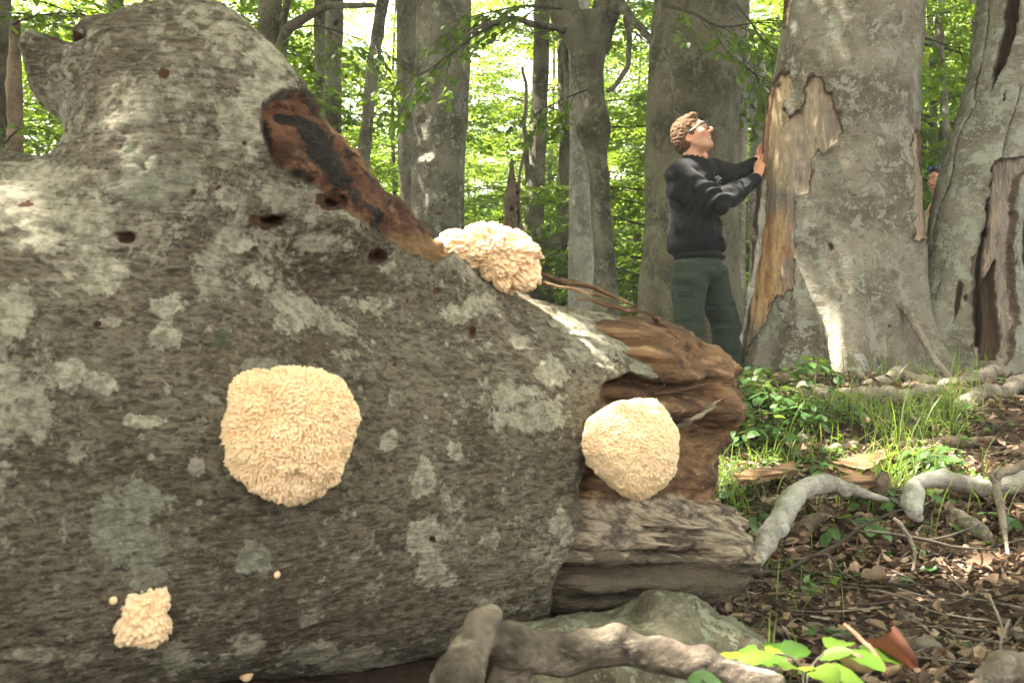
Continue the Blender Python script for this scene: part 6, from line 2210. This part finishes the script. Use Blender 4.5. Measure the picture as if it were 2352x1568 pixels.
# ---- gnarled branch and lichened chunk in the foreground
def gnarled():
    d = 1.62
    f = Field(P(960, 1640, 1.62) - [.02, .25, .02], P(1800, 1370, 1.62) + [.08, .45, .02], .0045)
    def c(a, b, da, db, k=.012):
        f.cap(P(a[0], a[1], da), P(b[0], b[1], db), a[2] * K * da, b[2] * K * db, k)
    c((1045, 1660, 62), (1052, 1560, 56), 1.50, 1.52)
    c((1052, 1560, 56), (1082, 1480, 46), 1.52, 1.58)
    c((1082, 1480, 46), (1104, 1432, 34), 1.58, 1.60)
    c((1090, 1418, 24), (1122, 1414, 27), 1.59, 1.60, .006)
    c((1110, 1470, 40), (1180, 1490, 50), 1.62, 1.66)
    c((1180, 1490, 50), (1290, 1500, 46), 1.66, 1.70)
    c((1290, 1500, 46), (1420, 1480, 40), 1.70, 1.70)
    c((1420, 1480, 40), (1500, 1502, 38), 1.70, 1.67)
    c((1500, 1502, 38), (1620, 1530, 36), 1.67, 1.62)
    c((1620, 1530, 36), (1780, 1580, 34), 1.62, 1.58)
    f.ell(P(1425, 1452, 1.69), np.array([30, 24, 18]) * K * 1.69, None, .02)
    f.ell(P(1170, 1455, 1.66), np.array([44, 30, 26]) * K * 1.66, None, .02)
    c((1180, 1530, 46), (1130, 1640, 40), 1.68, 1.66)
    V, Q = f.mesh()
    V = laplace(V, Q, 2, .5)
    N = vnormals(V, Q)
    V = V + N * (.008 * fbm(V * 14, 3, 3) + .003 * fbm(V * 44, 3, 4) + .003 * fbm(V * np.array([18, 60, 60]), 3, 5))[:, None]
    n = NT('gnarled_wood')
    a = n.noise(7, 6, .68)
    g = n.noise(14, 6, .7, n.co((.35, 1, 1)))
    c_ = n.mix(n.step(a, .38, .66), (.038, .029, .021), (.155, .126, .094))
    c_ = n.mix(n.math('MULTIPLY', n.step(g, .54, .68), .7), c_, (.30, .26, .20))
    c_ = n.mix(n.math('MULTIPLY', n.step(n.noise(10, 6, .72, dist=.5), .56, .64), .8), c_, (.045, .03, .022))
    kn = n.voro(5, out=0)
    c_ = n.mix(n.math('MULTIPLY', n.step(n.noise(30, 6, .75), .55, .7), .6), c_, (.025, .018, .014))
    n.done(c_, .8, n.bump(n.math('ADD', g, n.noise(60, 5, .7)), .9, .012), .25)
    o = link('gnarled_branch', mesh_np('gnarled_branch', V, Q, True, [n.m]))
    tag(o, 'smooth gnarled branch with a white knob in the foreground below the trunk', 'branch')
gnarled()
def chunk():
    f = Field(P(1180, 1640, 2.1) - [.05, .4, .1], P(1800, 1330, 2.1) + [.1, .5, .05], .010)
    f.ell(P(1400, 1514, 2.22), (.28, .16, .085), None, .02)
    f.ell(P(1540, 1504, 2.22), (.15, .16, .13), None, .03)
    f.ell(P(1320, 1560, 2.12), (.30, .14, .12), None, .03)
    f.ell(P(1585, 1484, 2.24), (.06, .10, .10), None, .03)
    f.ell(P(1650, 1520, 2.2), (.14, .14, .09), None, .03)
    V, Q = f.mesh()
    V = laplace(V, Q, 1, .5)
    N = vnormals(V, Q)
    lay = fbm(V * np.array([5, 5, 26]), 3, 7)
    V = V + N * (.022 * fbm(V * 7, 3, 7) + .018 * np.floor(lay * 5) / 5 + .010 * fbm(V * 26, 4, 8))[:, None]
    m = bark_material('lichened_chunk', (.060, .048, .032), (.145, .130, .090), (.27, .28, .20), .75, wrinkle=.9, patch=6)
    o = link('bark_chunk', mesh_np('bark_chunk', V, Q, True, [m], None, zat(len(V))))
    tag(o, 'greenish lichened chunk of trunk under the broken end', 'chunk of wood')
chunk()
# ------------------------------------------------------------------ single leaves, seedlings, grass
def leaf_variants(mat, name, n=6, ratio=.60, seed=3):
    out = []
    rng = np.random.default_rng(seed)
    a, b = 9, 5
    for k in range(n):
        V = np.zeros((a, b, 3))
        dr, fo = rng.uniform(.05, .30), rng.uniform(.08, .28)
        for i in range(a):
            t = i / (a - 1)
            w = ratio * .5 * (math.sin(math.pi * min(1, t * .94 + .03)) ** .8)
            for j in range(b):
                s = j / (b - 1) * 2 - 1
                rip = .012 * math.cos(i * 3.14159) * abs(s)
                V[i, j] = (t, w * s, fo * w * abs(s) - dr * t * t + rip)
        V = V.reshape(-1, 3)
        i = np.arange(a - 1)[:, None] * b
        j = np.arange(b - 1)[None, :]
        F = np.stack([i + j, i + b + j, i + b + j + 1, i + j + 1], -1).reshape(-1, 4)
        var = np.full(len(V), np.clip(.5 + .25 * rng.standard_normal(), 0, 1))
        out.append(mesh_np(name, V, F, True, [mat], None, {'var': var}))
    return out
def veined_leaf(name, a, b, c, trans, gloss, warm):
    m = leaf_material(name, a, b, c, trans, gloss, warm)
    nt = m.node_tree
    bs = nt.nodes['Principled BSDF']
    tc = nt.nodes.new('ShaderNodeTexCoord')
    w = nt.nodes.new('ShaderNodeTexWave')
    w.inputs['Scale'].default_value = 4.5
    w.inputs['Distortion'].default_value = .6
    nt.links.new(tc.outputs['Object'], w.inputs[0])
    bp = nt.nodes.new('ShaderNodeBump')
    bp.inputs['Strength'].default_value = .12
    bp.inputs['Distance'].default_value = .01
    nt.links.new(w.outputs['Fac'], bp.inputs['Height'])
    nt.links.new(bp.outputs[0], bs.inputs['Normal'])
    bs.inputs['Roughness'].default_value = .38
    return m
M['leaf_seed'] = veined_leaf('seedling_leaf', (.030, .080, .026), (.055, .120, .030), (.095, .165, .032), .38, .5, (.26, .36, .04))
M['leaf_near'] = veined_leaf('branch_leaf', (.040, .100, .014), (.070, .140, .018), (.115, .185, .024), .52, .35, (.30, .40, .04))
LV_SEED = leaf_variants(M['leaf_seed'], 'leaf', 7, .64, 3)
LV_NEAR = leaf_variants(M['leaf_near'], 'leaf', 7, .62, 4)

def put_leaf(parent, p, D, Nn, S, lib, rng, top):
    D = unit(D)
    side = unit(np.cross(Nn, D))
    Nn = np.cross(D, side)
    o = bpy.data.objects.new('leaf', lib[int(rng.integers(len(lib)))])
    COL.objects.link(o)
    o.parent = parent
    if top:
        o.matrix_parent_inverse = Matrix.Translation(-Vector(parent.location))
    Mx = Matrix(((D[0] * S, side[0] * S, Nn[0] * S, p[0]), (D[1] * S, side[1] * S, Nn[1] * S, p[1]), (D[2] * S, side[2] * S, Nn[2] * S, p[2]), (0, 0, 0, 1)))
    o.matrix_basis = Mx
    return o

def leafy_twig(pts, rng, step, S, updir=(0, 0, 1), ang=.85, tilt=.25):
    """alternate leaves along a polyline: yields (p, D, N, S)"""
    pts = np.asarray(pts)
    seg = np.linalg.norm(np.diff(pts, axis=0), axis=1)
    L = seg.sum()
    cum = np.concatenate([[0], np.cumsum(seg)]) / L
    n = max(2, int(L / step))
    out = []
    for i in range(n):
        s = (i + .7) / n
        p = np.array([np.interp(s, cum, pts[:, c]) for c in range(3)])
        q = np.array([np.interp(min(1, s + .05), cum, pts[:, c]) for c in range(3)])
        r = np.array([np.interp(max(0, s - .05), cum, pts[:, c]) for c in range(3)])
        T = unit(q - r)
        sd = unit(np.cross(updir, T) + 1e-6)
        a = (1 if i % 2 else -1) * (ang + rng.normal(0, .18))
        D = T * math.cos(a) + sd * math.sin(a) + np.array([0, 0, rng.normal(-.12, .15)])
        Nn = unit(np.array(updir) + rng.normal(0, tilt, 3))
        out.append((p, unit(D), Nn, S * rng.uniform(.7, 1.15)))
    T = unit(pts[-1] - pts[-2])
    out.append((pts[-1], T, unit(np.array(updir) + rng.normal(0, tilt, 3)), S))
    return out

def seedling(label, u, v, d, h, shoots, reach, S, seed, group='beech seedlings on the forest floor', lib=None, az0=None, step=.035):
    rng = np.random.default_rng(seed)
    lib = lib or LV_SEED
    b = gp(u, v + .6 * h / (K * d))
    if b is None:
        b = P(u, v, d)
    base = np.array([b[0], b[1], float(ground_p(b[0], b[1])) - .01])
    root = thing('seedling', label, 'seedling', base, group)
    mb = MB()
    top = np.array([b[0] + rng.normal(0, .2) * h, b[1] + rng.normal(0, .15) * h, b[2] + h])
    stem = smooth_path([base, base * .5 + top * .5 + rng.normal(0, .06 * h, 3), top], 9)
    vv, ff = tube(stem, np.linspace(.003, .0016, 9), 5, cap=False)
    mb.add(vv, ff)
    lf = []
    for k in range(shoots):
        s = .45 + .55 * (k + 1) / shoots
        o = np.array([np.interp(s, np.linspace(0, 1, 9), stem[:, c]) for c in range(3)])
        az = (az0 if az0 is not None else rng.uniform(0, 6.28)) + k * 2.4 + rng.normal(0, .3)
        L = reach * rng.uniform(.7, 1.2)
        t = np.linspace(0, 1, 6)[:, None]
        pts = o + np.array([math.cos(az), math.sin(az), 0]) * L * t + np.array([0, 0, 1]) * (L * (.35 * t - .35 * t * t)) + rng.normal(0, .006, (6, 3)) * t
        vv, ff = tube(pts, np.linspace(.0016, .0008, 6), 4, cap=False)
        mb.add(vv, ff)
        lf += leafy_twig(pts, rng, step, S)
    link('stem', mb.mesh('stem', [M['twig']]), root)
    for p, D, Nn, s in lf:
        put_leaf(root, p, D, Nn, s, lib, rng, True)
    return root

SEEDS = [
    ('dark seedling tucked against the right edge of the broken trunk', 1690, 925, 4.5, .12, 6, .18, .055, .034),
    ('broad dark seedling left of the torn end of the thick branch', 1815, 895, 4.9, .12, 6, .19, .058, .034),
    ('dark seedling nearest the man\'s legs', 1690, 880, 5.0, .14, 6, .17, .055, .034),
    ('spreading seedling under the torn end of the thick branch', 1820, 940, 4.7, .10, 6, .18, .055, .034),
    ('dark leafy seedling above the brown rotten board', 1745, 1000, 4.3, .10, 6, .19, .052, .034),
    ('dark leafy seedling at the left foot of the old beech', 1700, 850, 5.3, .10, 4, .16, .060, .036),
    ('spreading seedling in front of the left root of the old beech', 1760, 870, 5.2, .12, 5, .18, .062, .036),
    ('tall seedling with a big top leaf before the middle root', 1835, 850, 5.3, .14, 5, .17, .070, .04),
    ('low seedling just below the middle root of the old beech', 1895, 860, 5.4, .06, 3, .14, .055, .036),
    ('bushy seedling behind the upper edge of the broken trunk end', 1705, 905, 4.7, .12, 5, .17, .056, .034),
    ('dense green seedling left of the thick fallen branch', 1775, 925, 4.7, .13, 6, .19, .056, .034),
    ('glossy seedling right behind the broken trunk end', 1700, 960, 4.4, .12, 5, .17, .052, .034),
    ('leafy seedling in the middle of the green patch', 1780, 975, 4.4, .12, 5, .18, .052, .034),
    ('small seedling with flat leaves below the thick fallen branch', 1850, 955, 4.8, .08, 4, .15, .05, .034),
    ('sunlit low seedling touching the notch of the trunk end', 1668, 1028, 4.2, .06, 4, .17, .052, .034),
    ('bright low seedling spreading right of the trunk notch', 1740, 1035, 4.2, .05, 4, .18, .050, .034),
    ('seedling in front of the thick branch with toothed leaves', 1950, 950, 4.9, .09, 4, .15, .055, .036),
    ('pale green herb with upright leaves beside the dark log', 2105, 1065, 4.05, .10, 5, .10, .070, .03),
    ('bright yellow green herb right of the wood slab', 2155, 1060, 4.1, .09, 5, .12, .075, .03),
    ('low yellow green herb at the right of the sunny grass', 2190, 1080, 4.0, .06, 4, .13, .06, .03),
    ('seedling with bright leaves behind the arched branch foot', 1735, 1130, 3.5, .06, 4, .15, .050, .034),
    ('seedling left of the arched branch with small leaves', 1760, 1170, 3.3, .06, 4, .14, .048, .034),
    ('low seedling between the slab and the arched branch', 1870, 1070, 3.9, .05, 3, .16, .05, .034),
    ('glossy beech shoot lying across the top of the arched branch', 1945, 1118, 3.3, .05, 5, .22, .048, .030),
    ('long leafy shoot between the arched branch and the pale stub', 2035, 1135, 3.3, .05, 4, .24, .050, .030),
    ('seedling with large ribbed leaves hanging below the arched branch', 1950, 1205, 3.0, .06, 4, .13, .066, .042),
    ('single broad leaf seedling at the foot of the arched branch', 1790, 1270, 2.85, .04, 1, .05, .09, .06),
    ('bright seedling leaning in from the right edge', 2335, 1200, 3.1, .05, 5, .15, .05, .032),
    ('small upright leaf pair on the bare soil right of the grey stick', 2095, 1320, 2.7, .02, 2, .06, .055, .04),
    ('tiny seedling on the soil below the long twig', 1970, 1345, 2.65, .015, 2, .03, .025, .02),
    ('tiny herb at the left of the bare soil', 1870, 1320, 2.7, .02, 3, .05, .022, .02),
    ('little herb beside the pale tan stone', 2080, 1478, 2.0, .02, 3, .045, .022, .018),
    ('little herb right of the pale tan stone', 2180, 1475, 2.0, .02, 3, .05, .022, .018),
    ('feathery small herb behind the foreground seedling', 1880, 1450, 2.1, .03, 4, .06, .024, .016),
    ('grass like green plant at the right edge by the dark branch', 2300, 850, 5.5, .06, 3, .1, .04, .03),
]
for i, (lb, u, v, d, h, sh, re, S, st) in enumerate(SEEDS):
    seedling(lb, u, v, d, h, sh, re, S, 1000 + i, step=st)
# the bright seedling right under the lens
def foreground_seedling():
    rng = np.random.default_rng(77)
    d = 1.62
    b = P(1850, 1600, d)
    root = thing('seedling', 'big bright green seedling lit by the sun at the bottom edge', 'seedling', b, 'beech seedlings on the forest floor')
    mb = MB()
    shoots = [[(1850, 1600, 1.62), (1840, 1535, 1.63), (1800, 1502, 1.64), (1725, 1505, 1.66)], [(1850, 1600, 1.62), (1862, 1535, 1.63), (1910, 1492, 1.64), (1985, 1500, 1.64)],
              [(1850, 1600, 1.62), (1850, 1545, 1.60), (1870, 1540, 1.56)], [(1850, 1600, 1.62), (1830, 1550, 1.66), (1800, 1505, 1.72)]]
    lf = []
    for sh in shoots:
        pts = smooth_path([P(*p) for p in sh], 12)
        vv, ff = tube(pts, np.linspace(.0026, .001, 12), 5, cap=False)
        mb.add(vv, ff)
        lf += leafy_twig(pts[4:], rng, .024, .078, tilt=.3)
    link('stem', mb.mesh('stem', [M['twig']]), root)
    for p, D, Nn, s in lf:
        put_leaf(root, p, D, Nn, s, LV_NEAR, rng, True)  # yellower branch leaves put sunlight into this seedling's colour
    b2 = P(1620, 1590, 1.5)
    r2 = thing('seedling', 'single bright leaf poking over the gnarled branch at the bottom edge', 'seedling', b2, 'beech seedlings on the forest floor')
    mb = MB()
    pts = np.array([b2, P(1622, 1570, 1.5), P(1612, 1560, 1.5)])
    vv, ff = tube(pts, .0015, 5, cap=False)
    mb.add(vv, ff)
    link('stem', mb.mesh('stem', [M['twig']]), r2)
    put_leaf(r2, P(1580, 1562, 1.5), np.array([1, .1, .05]), np.array([.1, -.6, .8]), .055, LV_SEED, rng, True)
foreground_seedling()

# ---- leafy branches in front of the big trunks (their leaves are big enough to pick apart)
def leafy_branch(key, path, subs, S, seed, r0=.012, step=.05, mat='twig', limit=300, sublen=(.25, .6)):
    t, ax, d = TREES[key]
    rng = np.random.default_rng(seed)
    pts = smooth_path([P(*p) for p in path], 30)
    mb = MB()
    vv, ff = tube(pts, np.linspace(r0, .003, 30), 7, True, .1, seed, 20)
    mb.add(vv, ff)
    lf = []
    for k in range(subs):
        i = int(29 * (.18 + .80 * k / max(1, subs - 1)))
        T = unit(pts[min(29, i + 1)] - pts[i - 1])
        hz = unit(np.array([-T[1], T[0], 0]))
        sg = 1 if k % 2 else -1
        dirn = unit(T * .75 + hz * sg * rng.uniform(.35, 1.0) + np.array([0, 0, rng.normal(-.22, .22)]))
        L = rng.uniform(*sublen) * (1.15 - .4 * i / 29)
        tt = np.linspace(0, 1, 8)[:, None]
        sp = pts[i] + dirn * L * tt + np.array([0, 0, -.22 * L]) * tt ** 2 + rng.normal(0, .012, (8, 3)) * tt
        vv, ff = tube(sp, np.linspace(.0045, .0016, 8), 5, cap=False)
        mb.add(vv, ff)
        lf += leafy_twig(sp[1:], rng, step, S, ang=.8, tilt=.38)
        if L > .3:
            for q in (3, 5):
                d2 = unit(dirn + hz * rng.choice([-1, 1]) * .8 + np.array([0, 0, -.2]))
                s2 = sp[q] + d2 * .45 * L * tt
                vv, ff = tube(s2, np.linspace(.003, .0012, 8), 4, cap=False)
                mb.add(vv, ff)
                lf += leafy_twig(s2[1:], rng, step, S * .95, ang=.8, tilt=.38)
    br = link('leafy_branch', mb.mesh('leafy_branch', [M[mat]]), t)
    rng.shuffle(lf)
    for p, D, Nn, s in lf[:limit]:
        put_leaf(br, p, D, Nn, s, LV_NEAR, rng, False)
    return len(lf)
_c = 0
_c += leafy_branch('crook', [(1240, 58, 8.4), (1180, 45, 8.1), (1110, 70, 7.9), (1040, 120, 7.75), (985, 160, 7.65), (945, 182, 7.6)], 13, .085, 1, .018, .055, limit=150, sublen=(.3, .62))
_c += leafy_branch('crook', [(1290, 20, 8.6), (1200, 15, 8.3), (1120, 30, 8.2), (1060, 45, 8.1)], 9, .085, 2, .012, .055, limit=100, sublen=(.3, .6))
_c += leafy_branch('crook', [(1352, 205, 8.9), (1300, 225, 8.7), (1250, 250, 8.6), (1215, 270, 8.5)], 7, .08, 3, .008, .055, limit=60, sublen=(.2, .45))
_c += leafy_branch('wide', [(1520, 10, 7.6), (1590, 30, 7.4), (1650, 60, 7.3), (1720, 55, 7.2), (1790, 40, 7.2)], 12, .08, 4, .014, .055, limit=110, sublen=(.3, .6))
_c += leafy_branch('wide', [(1680, 130, 7.5), (1720, 160, 7.5), (1760, 195, 7.5), (1790, 215, 7.5)], 9, .08, 5, .010, .055, limit=80, sublen=(.25, .5))
_c += leafy_branch('gnarl', [(1722, 240, 9.4), (1742, 256, 9.2), (1768, 262, 9.1)], 6, .08, 6, .012, .055, limit=70, sublen=(.25, .5))
_c += leafy_branch('gnarl', [(1740, 120, 9.4), (1732, 150, 9.2), (1745, 190, 9.0), (1760, 210, 8.9)], 8, .08, 16, .012, .055, limit=110, sublen=(.3, .6))
_c += leafy_branch('wide', [(1690, 10, 7.8), (1730, 60, 7.7), (1760, 110, 7.6), (1785, 150, 7.6)], 9, .08, 15, .010, .055, limit=110, sublen=(.3, .6))
_c += leafy_branch('big', [(2108, 80, 6.5), (2140, 92, 6.45), (2180, 105, 6.4), (2205, 112, 6.4)], 4, .085, 7, .006, .06, limit=22, sublen=(.10, .2))
_c += leafy_branch('left_c', [(660, 70, 10.3), (720, 60, 9.9), (800, 80, 9.6), (870, 110, 9.4)], 11, .085, 8, .012, .06, limit=150, sublen=(.35, .7))
_c += leafy_branch('left_a', [(20, 60, 8.7), (70, 40, 8.5), (140, 30, 8.3), (215, 38, 8.2)], 11, .085, 9, .012, .06, limit=150, sublen=(.35, .7))
_c += leafy_branch('left_a', [(10, 330, 8.6), (40, 300, 8.4), (75, 290, 8.2), (110, 300, 8.2)], 8, .08, 10, .010, .06, limit=90, sublen=(.25, .5))

# ---- grass
def grass():
    rng = np.random.default_rng(9)
    clumps = []
    for u, v, d, su, n in [(1640, 1070, 4.0, 26, 170), (1690, 1085, 3.9, 30, 120), (1650, 1130, 3.6, 26, 90), (1800, 1010, 4.4, 60, 140), (1900, 950, 4.8, 60, 150), (1990, 960, 4.7, 60, 170), (2070, 1000, 4.5, 40, 170),
                           (2040, 1075, 3.95, 40, 190), (2090, 1060, 4.0, 40, 150), (2180, 985, 4.6, 26, 150), (2210, 950, 4.9, 30, 110), (2150, 950, 4.9, 50, 110), (1990, 1020, 4.3, 60, 110), (1840, 960, 4.7, 50, 80),
                           (1880, 1120, 3.6, 60, 60), (2230, 1090, 3.8, 60, 70), (1700, 1170, 3.3, 40, 60), (2250, 845, 5.9, 26, 40), (2180, 880, 5.7, 40, 40), (1960, 870, 5.6, 60, 50), (2300, 960, 4.8, 50, 50), (1800, 1330, 2.8, 50, 24),
                           (1760, 1420, 2.3, 50, 26), (2050, 900, 5.4, 60, 60), (1620, 1180, 3.4, 20, 40), (2120, 1150, 3.5, 60, 30)]:
        for _ in range(int(n * .55)):
            clumps.append((u + rng.normal(0, su * 1.15), v + rng.normal(0, 13), d + rng.normal(0, .12)))
    c = np.array(clumps)
    n = len(c)
    x = (c[:, 0] - 1176) * K * c[:, 2]
    y = c[:, 2]
    z = ground_p(x, y) - .005
    L = rng.uniform(.05, .20, n) * (1 + .7 * (rng.random(n) < .15))
    az = rng.uniform(0, 6.28, n)
    lean = rng.uniform(.15, .85, n)
    w = rng.uniform(.0014, .0032, n)
    seg = 6
    t = np.linspace(0, 1, seg)[None, :]
    out = lean[:, None] * L[:, None] * t ** 1.8
    up = L[:, None] * (t - .30 * lean[:, None] * t ** 2.2)
    px = x[:, None] + np.cos(az)[:, None] * out
    py = y[:, None] + np.sin(az)[:, None] * out
    pz = z[:, None] + up
    C = np.stack([px, py, pz], -1)
    sd = np.stack([-np.sin(az + .5), np.cos(az + .5), np.zeros(n)], -1)
    ww = (w[:, None] * (1 - t ** 2.2) + .0002)[..., None]
    V = np.stack([C - sd[:, None] * ww, C + sd[:, None] * ww], 2).reshape(n, seg * 2, 3)
    Q = np.array([[2 * i, 2 * i + 1, 2 * i + 3, 2 * i + 2] for i in range(seg - 1)])
    F = (np.arange(n)[:, None, None] * seg * 2 + Q[None]).reshape(-1, 4)
    var = np.repeat(rng.random(n), seg * 2)
    o = link('grass', mesh_np('grass', V.reshape(-1, 3), F, True, [M['grass']], None, {'var': var}), None, 'stuff')
    tag(o, 'thin green grass blades growing between the fallen branches', 'grass')
grass()

def low_herbs():
    """small green herbs too many to count, low between the grass"""
    rng = np.random.default_rng(19)
    cs = []
    for u, v, su, sv, n in [(1720, 900, 50, 28, 60), (1790, 940, 60, 30, 70), (1850, 980, 70, 30, 60), (1700, 1010, 40, 30, 60), (1950, 940, 70, 22, 45), (2050, 960, 70, 22, 45), (1760, 1080, 60, 26, 40), (1680, 1120, 40, 30, 40),
                            (2120, 1000, 60, 20, 40), (2180, 940, 60, 20, 30), (1900, 1060, 70, 20, 30), (2060, 1100, 60, 18, 30), (2250, 1000, 50, 26, 24), (1850, 1330, 90, 30, 16), (2100, 1250, 120, 40, 16), (1790, 865, 60, 10, 30), (2200, 1100, 60, 20, 24)]:
        for _ in range(n):
            g = gp(u + rng.normal(0, su), v + rng.normal(0, sv))
            if g is not None:
                cs.append(g)
    Pn, D, Nn, S = [], [], [], []
    for g in cs:
        h = rng.uniform(.01, .06)
        for k in range(int(rng.integers(4, 9))):
            a = rng.uniform(0, 6.28)
            Pn.append(g + [rng.normal(0, .012), rng.normal(0, .012), h * rng.uniform(.6, 1.1)])
            D.append([math.cos(a), math.sin(a), rng.normal(.1, .3)])
            Nn.append([rng.normal(0, .35), rng.normal(0, .35), 1])
            S.append(rng.uniform(.012, .036))
    V, F, k = leaves_geo(np.array(Pn), unit(np.array(D)), unit(np.array(Nn)), np.array(S), True, .62)
    var = np.repeat(np.clip(.5 + .25 * rng.standard_normal(len(Pn)), 0, 1), k)
    o = link('low_herbs', mesh_np('low_herbs', V, F, True, [M['leaf_low']], None, {'var': var}), None, 'stuff')
    tag(o, 'low green herbs covering the ground between the grass and branches', 'herbs')
low_herbs()
# ------------------------------------------------------------------ air
def haze():
    lo, hi = np.array([-960.0, -960.0, -24.0]), np.array([960.0, 960.0, 44.0])
    bm = bmesh.new()
    bmesh.ops.create_cube(bm, size=1.0)
    V = np.array([v.co[:] for v in bm.verts])
    F = np.array([[v.index for v in f.verts] for f in bm.faces])
    bm.free()
    m = bpy.data.materials.new('haze')
    m.use_nodes = True
    nt = m.node_tree
    nt.nodes.remove(nt.nodes['Principled BSDF'])
    pv = nt.nodes.new('ShaderNodeVolumePrincipled')
    pv.inputs['Color'].default_value = (.93, .95, .92, 1)
    pv.inputs['Density'].default_value = .0034
    pv.inputs['Anisotropy'].default_value = .3
    nt.links.new(pv.outputs[0], nt.nodes['Material Output'].inputs['Volume'])
    link('haze', mesh_np('haze', (lo + hi) / 2 + V * (hi - lo), F, False, [m]), None, 'stuff')
haze()
